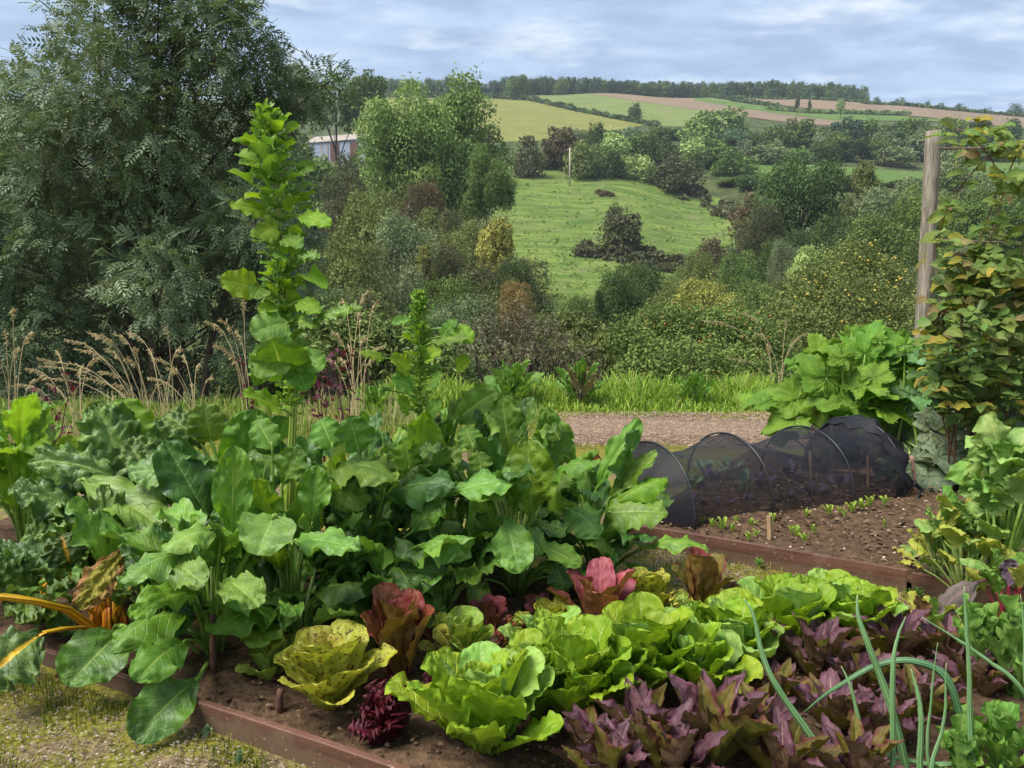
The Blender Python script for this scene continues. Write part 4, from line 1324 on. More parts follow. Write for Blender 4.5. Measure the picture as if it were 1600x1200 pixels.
OUT = {
    'chard': lambda t: 0.5 * (0.10 + 0.90 * sm(t, -0.03, 0.54)) * np.sqrt(np.clip(1 - np.clip((t - 0.48) / 0.52, 0, 1) ** 2.1, 0, 1)),
    'romaine': lambda t: 0.5 * (0.26 + 0.74 * sm(t, 0.0, 0.62)) * np.sqrt(np.clip(1 - np.clip((t - 0.66) / 0.34, 0, 1) ** 2.4, 0, 1)),
    'lance': lambda t: 0.5 * (0.22 + 0.78 * sm(t, 0.0, 0.5)) * np.clip(1 - np.clip((t - 0.45) / 0.55, 0, 1) ** 1.7, 0, 1),
    'ovate': lambda t: 0.5 * (0.12 + 0.88 * sm(t, -0.12, 0.30)) * np.clip(1 - np.clip((t - 0.30) / 0.70, 0, 1) ** 1.8, 0, 1) ** 0.9,
    'broad': lambda t: 0.5 * (0.30 + 0.70 * sm(t, -0.1, 0.3)) * np.sqrt(np.clip(1 - np.clip((t - 0.35) / 0.65, 0, 1) ** 2.0, 0, 1)),
}


def blade(name, out, nu=18, nv=9, cup=0.0, fold=0.0, ruf=0.05, rf=4.0, bl=0.02, nvn=8.0, bend=30.0, bp=1.3, twist=0.0, wav=0.05, teeth=0.0, nt=14, seed=0, mat=None):
    r = np.random.default_rng(seed)
    t = np.linspace(0, 1, nu); t = 0.25 * t + 0.75 * np.sin(t * PI / 2); s = np.linspace(-1, 1, nv)
    T, S = np.meshgrid(t, s, indexing='ij')
    ph = r.uniform(0, 6.28, 8)
    side = np.where(S < 0, 0, 1)
    wv = 1 + wav * (np.sin(T * 2 * PI * rf * 0.55 + ph[0] + side * ph[1]) + 0.6 * np.sin(T * 2 * PI * rf * 1.3 + ph[2] - side * ph[3]))
    if teeth: wv = wv * (1 + teeth * (np.abs(((T * nt + ph[4]) % 1) - 0.5) * 2 - 0.5))
    W = np.maximum(OUT[out](T), 0.004) * wv
    X = S * W
    a = np.abs(S)
    Z = cup * (2 * X) ** 2 * 0.5 + fold * np.abs(2 * X)
    Z = Z + ruf * a ** 2.2 * (np.sin(T * 2 * PI * rf + ph[4] + side * ph[5]) + 0.5 * np.sin(T * 2 * PI * rf * 2.3 + ph[6] + side * ph[7])) * (0.3 + W * 1.4)
    vp = (T - 0.26 * a ** 1.25) * nvn
    Z = Z + bl * np.abs(np.sin(PI * vp)) ** 0.8 * np.clip(a * 4, 0, 1) * (1 + 0.5 * np.sin(T * 23 + S * 9 + ph[0])) * np.clip(W * 3, 0, 1)
    Z = Z + 0.25 * bl * r.normal(size=Z.shape) * np.clip(a * 3, 0, 1)
    Z = Z - 0.012 * np.exp(-(S / 0.12) ** 2)
    b = math.radians(bend)
    phi = b * (1.0 / (bp + 1) - t ** bp)                # mean direction stays along the chord
    dt = np.diff(t)
    c = np.stack([np.concatenate([[0], np.cumsum(dt * (np.cos(phi[1:]) + np.cos(phi[:-1])) / 2)]), np.concatenate([[0], np.cumsum(dt * (np.sin(phi[1:]) + np.sin(phi[:-1])) / 2)])], -1)
    e = c[-1]; L = np.linalg.norm(e); cs, sn = e[0] / L, e[1] / L
    ang = phi - math.atan2(sn, cs)
    cy = (c[:, 0] * cs + c[:, 1] * sn) / L; cz = (-c[:, 0] * sn + c[:, 1] * cs) / L
    tw = math.radians(twist) * (T - 0.3)
    X2 = X * np.cos(tw) - Z * np.sin(tw); Z2 = X * np.sin(tw) + Z * np.cos(tw)
    V = np.stack([X2, cy[:, None] - Z2 * np.sin(ang)[:, None], cz[:, None] + Z2 * np.cos(ang)[:, None]], -1)
    uv = np.stack([S * 0.5 + 0.5, T], -1).reshape(-1, 2)
    return mesh(name, V.reshape(-1, 3), grid_faces(nu, nv), [mat or FM['mid']], uv)


PROTO = {
    'chard': [blade('chard_blade', 'chard', 30, 15, cup=cu, ruf=0.085, rf=f, bl=0.045, bend=bd, seed=i, twist=tw, wav=0.03) for i, (cu, f, bd, tw) in enumerate([(0.10, 2.4, 30, 16), (-0.10, 3.0, 50, -20), (0.16, 2.0, 24, 6), (0.0, 3.4, 65, 26), (-0.16, 2.7, 38, -14), (0.2, 2.2, 46, 22)])],
    'arch': [blade('chard_blade', 'chard', 26, 13, cup=cu, ruf=0.095, rf=f * .8, bl=0.045, bend=bd, bp=1.6, seed=20 + i, twist=tw * 1.5, fold=fo, wav=0.03) for i, (cu, f, bd, tw, fo) in enumerate([(-0.1, 3.5, 95, 15, -0.1), (-0.2, 4.2, 80, -20, -0.12), (-0.1, 3.0, 110, 10, -0.2), (0.0, 3.4, 70, -10, -0.05)])],
    'savoy': [blade('savoy_blade', 'chard', 34, 21, cup=-0.15, ruf=0.11, rf=5.0, bl=0.075, nvn=9, bend=bd, seed=40 + i, twist=tw, wav=0.07) for i, (bd, tw) in enumerate([(50, 10), (75, -15), (40, 12), (60, -5)])],
    'romaine': [blade('romaine_blade', 'romaine', 28, 15, cup=cu, ruf=0.050, rf=f, bl=0.038, nvn=7, bend=bd, bp=2.4, seed=60 + i, twist=tw, wav=0.04) for i, (cu, f, bd, tw) in enumerate([(0.16, 3.0, 14, 8), (0.06, 4.0, 34, -12), (0.22, 3.4, 4, 5), (-0.04, 4.4, 50, 14), (0.12, 2.8, 26, -6), (0.0, 3.6, 20, 16)])],
    'open': [blade('smooth_lettuce_blade', 'romaine', 26, 13, cup=cu, ruf=0.030, rf=f, bl=0.030, nvn=7, bend=bd, bp=1.8, seed=70 + i, twist=tw, wav=0.02) for i, (cu, f, bd, tw) in enumerate([(0.28, 2.2, 30, 5), (0.18, 3.0, 45, -8), (0.35, 2.6, 20, 6), (0.10, 3.2, 60, 10)])],
    'frill': [blade('frilly_blade', 'broad', 34, 17, cup=0.1, ruf=0.19, rf=8.0, bl=0.05, bend=bd, seed=80 + i, wav=0.12) for i, bd in enumerate([50, 80, 65])],
    'purple': [blade('pointed_blade', 'lance', 29, 9, cup=cu, fold=fo, ruf=0.05, rf=4.5, bl=0.03, nvn=9, bend=bd, bp=1.5, seed=90 + i, twist=tw, teeth=0.07, nt=11, wav=0.04) for i, (cu, fo, bd, tw) in enumerate([(0.1, 0.15, 18, 10), (0.15, 0.28, 40, -15), (-0.05, 0.12, 30, 20), (0.2, 0.08, 60, -5), (0.05, 0.3, 10, 6)])],
    'lobed': [blade('wavy_blade', 'romaine', 29, 9, cup=0.1, fold=0.1, ruf=0.10, rf=4.0, bl=0.02, bend=bd, bp=1.4, seed=110 + i, teeth=0.28, nt=6, wav=0.10) for i, bd in enumerate([30, 55, 75])],
    'ovate': [blade('ovate_blade', 'ovate', 9, 5, cup=cu, fold=0.12, ruf=0.05, rf=3.0, bl=0.02, bend=bd, seed=130 + i, teeth=0.14, nt=4, twist=tw) for i, (cu, bd, tw) in enumerate([(0.0, 40, 10), (-0.15, 60, -20), (0.15, 20, 15), (0.0, 75, 0)])],
    'bract': [blade('small_blade', 'broad', 7, 5, cup=0.25, fold=0.1, ruf=0.12, rf=2.5, bl=0.02, bend=bd, seed=150 + i, wav=0.10, twist=tw) for i, (bd, tw) in enumerate([(30, 15), (60, -25), (10, 10), (45, 30)])],
    'round': [blade('round_blade', 'broad', 18, 13, cup=cu, ruf=0.10, rf=f, bl=0.025, bend=bd, seed=160 + i, wav=0.07, twist=tw) for i, (cu, f, bd, tw) in enumerate([(0.15, 3.0, 20, 8), (-0.1, 4.0, 40, -15), (0.0, 3.4, 30, 20)])],
}

G = {
    'chard': leaf_mat('chard_green', lin(72, 114, 28), lin(108, 150, 42), lin(128, 160, 74), vein=lin(112, 154, 68), back=lin(104, 146, 66), rough=0.38, trans=0.28, spec=0.45),
    'deep': leaf_mat('chard_deep_green', lin(46, 84, 26), lin(74, 118, 36), lin(110, 144, 64), vein=lin(90, 128, 56), back=lin(88, 128, 62), rough=0.36, trans=0.22, spec=0.5),
    'blue': leaf_mat('chard_blue_green', lin(78, 124, 40), lin(114, 158, 58), lin(140, 172, 90), vein=lin(120, 162, 84), back=lin(110, 150, 74), rough=0.38, trans=0.25, spec=0.5),
    'lightc': leaf_mat('chard_light_green', lin(74, 124, 36), lin(104, 150, 48), lin(150, 178, 84), vein=lin(130, 168, 76), back=lin(118, 156, 70), rough=0.42, trans=0.34),
    'glow': leaf_mat('chard_yellow_green', lin(96, 144, 28), lin(128, 168, 38), lin(160, 184, 84), vein=lin(140, 176, 64), back=lin(130, 166, 56), rough=0.45, trans=0.42),
    'savoy': leaf_mat('savoy_chard', lin(62, 100, 34), lin(106, 144, 62), lin(128, 154, 76), vein=lin(60, 94, 46), back=lin(90, 122, 66), rough=0.36, trans=0.2, spec=0.5, nv=9, vstr=0.25),
    'olivey': leaf_mat('yellow_stem_chard', lin(50, 82, 34), lin(84, 112, 48), lin(214, 176, 40), vein=lin(130, 136, 50), back=lin(100, 126, 60), rough=0.38, trans=0.15, vstr=0.3, ribw=0.12),
    'dying': leaf_mat('withered_yellow_chard', lin(142, 140, 40), lin(168, 160, 62), lin(190, 170, 70), vein=lin(150, 140, 60), back=lin(150, 140, 70), rough=0.6, trans=0.25, edge=(lin(176, 128, 84), 0.45, 0.8), bump=0.9),
    'dead': leaf_mat('dead_brown_leaf', lin(104, 72, 40), lin(142, 102, 58), lin(140, 110, 70), back=lin(120, 90, 56), rough=0.8, trans=0.1),
    'deadgrey': leaf_mat('dead_grey_leaf', lin(74, 66, 58), lin(110, 102, 94), lin(120, 100, 90), back=lin(90, 82, 74), rough=0.8, trans=0.05),
    'romaine': leaf_mat('romaine_green', lin(104, 146, 24), lin(140, 172, 38), lin(170, 190, 100), vein=lin(160, 186, 78), back=lin(132, 164, 48), rough=0.42, trans=0.30, vstr=0.4, nv=7, ribw=0.08),
    'romglauc': leaf_mat('romaine_pale', lin(112, 158, 56), lin(146, 182, 92), lin(168, 192, 120), vein=lin(160, 190, 108), back=lin(136, 172, 86), rough=0.46, trans=0.28, vstr=0.35, nv=7, ribw=0.11),
    'speck': leaf_mat('speckled_lettuce', lin(166, 174, 44), lin(190, 192, 84), lin(194, 196, 120), vein=lin(160, 166, 60), back=lin(150, 162, 66), rough=0.45, trans=0.30, vstr=0.25, spot=lin(92, 58, 26), spot_th=0.545, nv=7),
    'palel': leaf_mat('pale_lettuce', lin(112, 146, 46), lin(148, 172, 72), lin(174, 184, 110), vein=lin(154, 176, 90), back=lin(136, 160, 72), rough=0.45, trans=0.3, vstr=0.35),
    'redbrown': leaf_mat('red_brown_lettuce', lin(112, 62, 34), lin(148, 92, 56), lin(150, 120, 62), vein=lin(126, 100, 48), back=lin(118, 110, 46), rough=0.40, trans=0.25, edge=(lin(130, 64, 50), 0.4, 1.0)),
    'pinkred': leaf_mat('pink_red_lettuce', lin(134, 54, 50), lin(176, 104, 96), lin(176, 130, 100), vein=lin(150, 84, 74), back=lin(124, 96, 50), rough=0.38, trans=0.25),
    'crimson': leaf_mat('crimson_frilly_lettuce', lin(64, 12, 18), lin(106, 26, 34), lin(110, 40, 40), vein=lin(96, 24, 30), back=lin(84, 22, 26), rough=0.38, trans=0.2, spec=0.45, nv=10),
    'purple': leaf_mat('purple_lettuce', lin(80, 48, 52), lin(120, 84, 90), lin(156, 130, 114), vein=lin(146, 122, 122), back=lin(100, 84, 44), rough=0.42, trans=0.18, vstr=0.35, edge=(lin(88, 44, 56), 0.6, 1.1)),
    'olivelet': leaf_mat('olive_lettuce_underside', lin(90, 92, 26), lin(116, 104, 40), lin(140, 130, 70), vein=lin(120, 110, 50), back=lin(92, 88, 34), rough=0.45, trans=0.25, edge=(lin(104, 52, 54), 0.55, 1.0)),
    'chicory': leaf_mat('chicory_green', lin(82, 132, 44), lin(112, 156, 64), lin(160, 182, 110), vein=lin(136, 170, 84), back=lin(114, 152, 74), rough=0.45, trans=0.3, vstr=0.3),
    'beet': leaf_mat('beet_pale_green', lin(104, 146, 58), lin(150, 180, 100), lin(176, 190, 110), vein=lin(150, 180, 104), back=lin(120, 152, 80), rough=0.42, trans=0.3),
    'beety': leaf_mat('beet_yellowing', lin(146, 162, 50), lin(178, 180, 84), lin(190, 190, 110), vein=lin(160, 176, 80), back=lin(150, 160, 70), rough=0.5, trans=0.35, edge=(lin(172, 142, 80), 0.75, 1.15)),
    'squash': leaf_mat('squash_green', lin(78, 124, 30), lin(106, 150, 42), lin(150, 176, 90), vein=lin(126, 160, 70), back=lin(116, 152, 58), rough=0.55, trans=0.35, vstr=0.2, nv=5, ribw=0.03),
    'squashblue': leaf_mat('squash_mottled', lin(60, 104, 48), lin(94, 138, 78), lin(150, 176, 120), vein=lin(140, 168, 130), back=lin(110, 148, 64), rough=0.55, trans=0.25, vstr=0.35, spot=lin(150, 176, 160), spot_th=0.60, nv=5, ribw=0.03),
    'squashold': leaf_mat('squash_mildewed', lin(74, 96, 62), lin(118, 132, 102), lin(140, 150, 110), vein=lin(130, 144, 116), back=lin(104, 122, 80), rough=0.75, trans=0.2, vstr=0.3, spot=lin(138, 150, 130), spot_th=0.56, nv=5, ribw=0.03),
    'rasp': leaf_mat('raspberry_green', lin(82, 110, 40), lin(116, 144, 64), lin(130, 150, 80), vein=lin(116, 140, 70), back=lin(136, 152, 112), rough=0.55, trans=0.3, vstr=0.4, nv=7, hue=0.05),
    'raspy': leaf_mat('raspberry_yellow', lin(144, 146, 40), lin(172, 162, 66), lin(180, 170, 90), vein=lin(150, 150, 60), back=lin(160, 160, 100), rough=0.55, trans=0.35, nv=7, hue=0.05),
    'raspb': leaf_mat('raspberry_bronze', lin(94, 90, 46), lin(130, 118, 70), lin(140, 124, 80), vein=lin(116, 106, 60), back=lin(140, 130, 100), rough=0.6, trans=0.2, nv=7, hue=0.05),
    'kohl': leaf_mat('purple_brassica', lin(74, 56, 74), lin(118, 96, 122), lin(130, 90, 120), vein=lin(120, 84, 112), back=lin(104, 84, 100), rough=0.5, trans=0.15),
    'brass': leaf_mat('green_brassica', lin(92, 124, 84), lin(132, 160, 118), lin(160, 180, 140), vein=lin(150, 172, 130), back=lin(120, 148, 110), rough=0.5, trans=0.2),
    'orach': leaf_mat('purple_orach', lin(68, 26, 36), lin(100, 50, 58), lin(120, 50, 60), back=lin(110, 40, 56), rough=0.5, trans=0.25),
    'seedl': leaf_mat('seedling_green', lin(130, 164, 54), lin(160, 186, 80), lin(180, 196, 110), back=lin(140, 170, 80), rough=0.45, trans=0.3),
}
ST = {
    'green': plain_mat('leaf_stalk_green', lin(96, 132, 48), lin(134, 160, 74), 30, 0.4, 0.1, 0.002, trans=0.1),
    'pale': plain_mat('leaf_stalk_pale', lin(140, 164, 84), lin(170, 186, 116), 30, 0.4, 0.1, 0.002, trans=0.1),
    'yellow': ribbed_mat('leaf_stalk_yellow', lin(196, 132, 14), lin(226, 184, 52), None, 6, 0.36, 0.5),
    'orange': ribbed_mat('leaf_stalk_orange', lin(176, 92, 14), lin(220, 150, 34), None, 5, 0.4, 0.6),
    'red': plain_mat('leaf_stalk_red', lin(134, 34, 52), lin(168, 60, 80), 12, 0.4, 0.1, 0.002),
    'dark': plain_mat('leaf_stalk_dark', lin(70, 40, 52), lin(96, 60, 70), 12, 0.5, 0.1, 0.002),
}
_pc = {}


def place(parent, origin, base, tip, width, nh, proto, mat, name='leaf', var=None):
    """one leaf blade from base to tip (world), upper side turned towards nh; child of parent standing at origin"""
    base = np.asarray(base, float); tip = np.asarray(tip, float)
    Y = tip - base; l = np.linalg.norm(Y); Yn = Y / max(l, 1e-6)
    Z = np.asarray(nh, float); Z = Z - Yn * Z.dot(Yn)
    if np.linalg.norm(Z) < 1e-3: Z = np.cross(Yn, [1, 0, 0.1])
    Z = Z / np.linalg.norm(Z)
    X = np.cross(Yn, Z)
    bank = PROTO[proto]
    _pc[proto] = _pc.get(proto, 0) + 1
    me = bank[(_pc[proto] * 7 // 3 if var is None else var) % len(bank)]
    o = bpy.data.objects.new(name, me)
    link(o, parent)
    zs = 0.5 * (l + width)
    p = base - origin
    flip = -1.0 if _pc[proto] % 2 else 1.0          # mirrored blades double the variety
    o.matrix_basis = Matrix(((X[0] * width * flip, Y[0], Z[0] * zs, p[0]), (X[1] * width * flip, Y[1], Z[1] * zs, p[1]), (X[2] * width * flip, Y[2], Z[2] * zs, p[2]), (0, 0, 0, 1)))
    setmat(o, mat)
    return o


def stalk(leaf, origin, pts, r0, r1, mat, flat=0.8, n=7, name='leaf_stalk'):
    """leaf stalk as a sub-part of its leaf; pts in world space"""
    P = curve(np.asarray(pts, float) - origin, n)
    V, Fs, uv = tube_vf(P, np.linspace(r0, r1, n), 6, flat)
    o = obj(name, mesh(name, V, Fs, [mat], uv), leaf)
    o.matrix_parent_inverse = leaf.matrix_basis.inverted()
    return o


UP = np.array([0, 0, 1.0])

# ------------------------------------------------------------------ chard plants
CH = {}


def chard_plant(key, px, py, label, name='chard_plant', cat='chard plant'):
    o = gnd(px, py, 0.05)
    CH[key] = (empty(name, o, label, cat, 'chard plants of the left bed'), o)


chard_plant('A', 172, 990, 'chard with thick yellow stalks and an orange heart by the mossy ground')
chard_plant('B', 40, 968, 'dark crinkled chard at the outer left edge with a yellow ribbed leaf on the moss')
chard_plant('I', 225, 905, 'savoyed dark chard with deeply blistered leaves behind the yellow stalked one')
chard_plant('J', 40, 850, 'bright yellow-green chard at the far left against the grass')
chard_plant('C', 335, 1022, 'large glossy green chard behind the tall twig stake')
chard_plant('K', 395, 930, 'tall chard with big upright grey-green leaf left of the bolted stem')
chard_plant('D', 455, 985, 'bolted chard with a tall leafy flowering stem higher than the trees', 'bolted_chard', 'bolted chard')
chard_plant('E', 560, 948, 'dark green chard in the middle of the bed right of the tall bolted stem')
chard_plant('F', 664, 915, 'smaller bolted chard with a short flowering spike', 'bolted_chard', 'bolted chard')
chard_plant('G', 805, 925, 'light green chard with a broad hanging leaf in front')
chard_plant('N', 845, 860, 'yellow-green upright chard at the back beside the bark path')
chard_plant('P', 700, 862, 'chard hidden at the back between the two bolted ones and the light green one')
chard_plant('Q', 590, 868, 'chard at the back of the row behind the dark middle one')
chard_plant('S', 300, 900, 'chard at the back between the savoyed one and the tall grey-green one')
chard_plant('T', 690, 955, 'low dark chard at the front edge behind the small pink lettuce')
chard_plant('U', 470, 1012, 'low chard filling the row under the tall bolted stem, beside the speckled lettuce')
chard_plant('V', 610, 985, 'low dark chard close behind the upright red-brown lettuce')
chard_plant('W', 250, 1000, 'young green chard between the orange heart and the tall twig stake')
chard_plant('H', 930, 892, 'chard leaning over towards the net tunnel at the end of the row')


def chard(key, bx, by, tx, ty, w, ob=0.1, ot=0.2, c=0.6, proto='chard', mat='chard', st='green', var=None, sr=1.0, label=None):
    root, o = CH[key]
    D = o[1]
    b = at(bx, by, D - ob); t = at(tx, ty, D - ot)
    b[2] = max(b[2], 0.03); t[2] = max(t[2], 0.035)
    cam_d = unit(EYE - (b + t) / 2)
    n = unit(c * cam_d + (1 - c) * UP)
    wd = 0.90 * w / F * (D - (ob + ot) / 2) / max(0.62, abs(float(n.dot(cam_d))))
    lf = place(root, o, b, t, wd, n, proto, G[mat], var=var)
    if label: lf['label'] = label
    d = b - o
    s0 = o + unit([d[0], d[1], 0]) * 0.03 + [0, 0, -0.01]
    mid = s0 + d * [0.35, 0.35, 0.62]
    into = b + (t - b) * 0.10
    stalk(lf, o, [s0, mid, b, into], max(0.006, wd * 0.055) * sr * 1.3, max(0.003, wd * 0.03) * sr, ST[st], 0.4 if sr > 1.3 else 0.8)
    return lf


HERO = [
    # key, base, tip, width, base off, tip off, camera facing, proto, mat
    ('K', 382, 778, 398, 640, 104, .05, .02, .8, 'chard', 'chard', 0), ('K', 332, 822, 256, 688, 86, .12, .10, .75, 'chard', 'deep', 2),
    ('C', 362, 850, 366, 696, 68, .10, .08, .85, 'chard', 'lightc', 2), ('I', 128, 748, 270, 836, 84, .22, .42, .55, 'chard', 'blue', 0),
    ('I', 168, 822, 15, 764, 66, .15, .30, .45, 'savoy', 'savoy', 0), ('I', 205, 765, 150, 630, 92, .02, -.02, .6, 'savoy', 'savoy', 2),
    ('I', 200, 755, 50, 722, 60, .10, .18, .5, 'savoy', 'savoy', 1), ('K', 318, 700, 258, 650, 60, -.05, -.05, .5, 'savoy', 'savoy', 3),
    ('I', 240, 770, 200, 690, 80, .05, .0, .6, 'savoy', 'savoy', 3), ('I', 205, 690, 190, 622, 70, -.05, -.1, .6, 'round', 'glow', 0),
    ('K', 330, 690, 318, 630, 52, -.05, -.05, .5, 'round', 'chard', 1), ('K', 300, 745, 200, 740, 50, .05, .12, .4, 'chard', 'savoy', 1),
    ('C', 345, 832, 256, 862, 52, .15, .32, .45, 'arch', 'blue', 0), ('C', 300, 862, 188, 910, 58, .22, .42, .45, 'arch', 'blue', 1),
    ('C', 258, 872, 320, 915, 58, .25, .40, .6, 'chard', 'blue', 4), ('C', 428, 806, 402, 868, 92, .20, .32, .6, 'round', 'blue', 0),
    ('D', 458, 846, 562, 862, 56, .28, .45, .45, 'chard', 'blue', 1), ('C', 352, 908, 404, 950, 68, .25, .40, .55, 'chard', 'blue', 3),
    ('D', 412, 962, 404, 1012, 84, .22, .38, .6, 'round', 'chard', 1), ('A', 196, 980, 106, 1072, 104, .28, .50, .6, 'chard', 'deep', 2),
    ('C', 292, 1000, 214, 1066, 70, .25, .45, .5, 'arch', 'lightc', 3), ('C', 312, 1056, 210, 1158, 92, .30, .50, .6, 'chard', 'deep', 5),
    ('C', 255, 990, 300, 960, 60, .1, .1, .5, 'chard', 'deep', 0),
    ('D', 486, 824, 496, 726, 56, .20, .18, .85, 'chard', 'chard', 2), ('E', 512, 742, 618, 752, 62, .15, .30, .35, 'arch', 'chard', 0),
    ('E', 560, 745, 535, 800, 70, .15, .25, .7, 'chard', 'chard', 1), ('F', 715, 655, 778, 610, 54, -.10, -.05, .6, 'round', 'lightc', 0),
    ('G', 796, 712, 784, 618, 66, -.08, -.12, .85, 'chard', 'lightc', 0), ('N', 898, 735, 846, 644, 46, .12, .10, .6, 'arch', 'lightc', 3),
    ('N', 870, 735, 858, 680, 55, .1, .08, .7, 'chard', 'glow', 2), ('G', 831, 810, 824, 686, 96, .10, .12, .85, 'chard', 'chard', 5),
    ('E', 700, 772, 812, 750, 52, .15, .22, .45, 'chard', 'blue', 4), ('G', 790, 803, 812, 896, 74, .30, .42, .9, 'chard', 'blue', 2),
    ('G', 822, 826, 848, 868, 40, .22, .28, .7, 'round', 'blue', 1), ('G', 838, 850, 908, 884, 34, .25, .32, .5, 'chard', 'lightc', 0),
    ('H', 884, 795, 936, 836, 66, .22, .34, .55, 'arch', 'blue', 0), ('H', 948, 802, 1044, 802, 66, .10, .20, .6, 'round', 'chard', 1),
    ('H', 955, 792, 1042, 748, 50, .08, .10, .6, 'arch', 'glow', 1), ('H', 950, 782, 1026, 706, 34, .05, .05, .5, 'chard', 'chard', 0),
    ('H', 930, 768, 1002, 662, 36, .05, .0, .5, 'arch', 'lightc', 3), ('F', 640, 735, 634, 684, 50, .15, .12, .8, 'round', 'glow', 2),
    ('F', 655, 778, 716, 698, 56, .15, .12, .7, 'chard', 'chard', 1), ('E', 642, 832, 692, 778, 54, .20, .18, .65, 'chard', 'chard', 0),
    ('E', 655, 852, 736, 872, 50, .25, .35, .4, 'arch', 'blue', 2), ('E', 560, 906, 694, 898, 90, .22, .30, .5, 'chard', 'deep', 3),
    ('E', 560, 705, 546, 650, 64, .0, .0, .7, 'round', 'chard', 0), ('J', 50, 765, 54, 672, 48, .1, .1, .8, 'chard', 'glow', 0),
    ('J', 105, 735, 112, 680, 44, .1, .08, .7, 'chard', 'glow', 2), ('J', 25, 800, 5, 690, 56, .1, .1, .7, 'chard', 'glow', 4), ('J', 20, 740, 30, 690, 40, .0, .0, .7, 'chard', 'lightc', 1),
    ('J', 80, 790, 82, 730, 50, .15, .15, .7, 'chard', 'lightc', 0), ('B', 95, 905, 45, 840, 80, .05, .05, .7, 'savoy', 'savoy', 2), ('B', 60, 940, -20, 880, 84, .1, .2, .6, 'savoy', 'savoy', 0),
    ('B', 90, 930, 120, 850, 70, .05, .05, .7, 'savoy', 'savoy', 1), ('J', 45, 840, 85, 800, 54, .1, .15, .6, 'chard', 'lightc', 3), ('B', 10, 900, -30, 850, 60, .1, .15, .6, 'savoy', 'savoy', 1),
    ('I', 165, 880, 105, 815, 64, .08, .12, .7, 'savoy', 'lightc', 3), ('I', 160, 900, 60, 860, 60, .12, .2, .6, 'savoy', 'savoy', 2),
    ('G', 740, 700, 726, 668, 40, .05, .0, .6, 'round', 'lightc', 1), ('G', 752, 735, 748, 705, 42, .12, .1, .8, 'round', 'chard', 0),
    ('G', 700, 720, 655, 700, 40, .1, .1, .4, 'chard', 'savoy', 1), ('N', 925, 780, 905, 735, 55, .15, .15, .6, 'round', 'chard', 2),
    ('E', 600, 770, 585, 715, 60, .1, .08, .7, 'chard', 'chard', 4), ('F', 690, 690, 655, 660, 50, -.1, -.15, .6, 'savoy', 'deep', 1),
    ('K', 425, 770, 440, 690, 50, .05, .03, .7, 'chard', 'deep', 1), ('D', 440, 760, 470, 700, 50, .1, .08, .6, 'chard', 'chard', 3),
    ('E', 520, 700, 500, 655, 50, .0, -.05, .6, 'round', 'lightc', 1), ('D', 425, 700, 400, 655, 44, .0, -.05, .6, 'round', 'lightc', 2),
    ('E', 600, 960, 560, 1010, 50, .2, .3, .5, 'chard', 'deep', 0), ('E', 640, 930, 690, 975, 60, .22, .3, .5, 'chard', 'chard', 1),
    ('G', 760, 905, 740, 950, 40, .2, .28, .6, 'chard', 'chard', 2), ('G', 870, 880, 880, 925, 44, .2, .25, .6, 'chard', 'deep', 3), ('H', 950, 850, 975, 865, 46, .12, .2, .5, 'chard', 'deep', 1),
]
for (k, bx, by, tx, ty, wpx, ob, ot, c, pr, mt, vr) in HERO:
    chard(k, bx, by, tx, ty, wpx, ob, ot, c, pr, mt, 'yellow' if k == 'B' else 'green', vr)
# the yellow stalked plant: broad flat stalks, an orange heart, withered leaves
chard('A', 195, 856, 124, 952, 60, .10, .25, .75, 'savoy', 'dying', 'yellow', 0, 1.2, 'withered yellow and brown leaf')
chard('A', 70, 988, -30, 1072, 112, .35, .52, .6, 'savoy', 'olivey', 'yellow', 3, 1.5, 'dark crinkled leaf with a yellow rib lying on the moss')
lf = chard('A', 110, 890, 95, 835, 70, .05, .05, .7, 'savoy', 'olivey', 'yellow', 1, 1.5)
lf = chard('A', 0, 932, -160, 905, 90, .30, .40, .5, 'savoy', 'olivey', 'yellow', 2, 3.2)
chard('A', 150, 990, 96, 1058, 30, .2, .3, .5, 'arch', 'dead', 'yellow', 0, 0.6, 'dead brown leaf')
root, o = CH['A']
for k in range(5):
    a = k * 1.25
    h = obj('heart_stalk', None, root) if False else None
    P = [o + [0.035 * math.cos(a), 0.035 * math.sin(a), -0.02], o + [0.05 * math.cos(a), 0.045 * math.sin(a), 0.05], o + [0.035 * math.cos(a), 0.03 * math.sin(a), 0.11]]
    V, Fs, uv = tube_vf(curve(np.array(P) - o, 6), [0.022, 0.024, 0.02, 0.018, 0.016, 0.012], 8, 0.6)
    obj('heart_stalk', mesh('heart_stalk', V, Fs, [ST['orange']], uv), root)

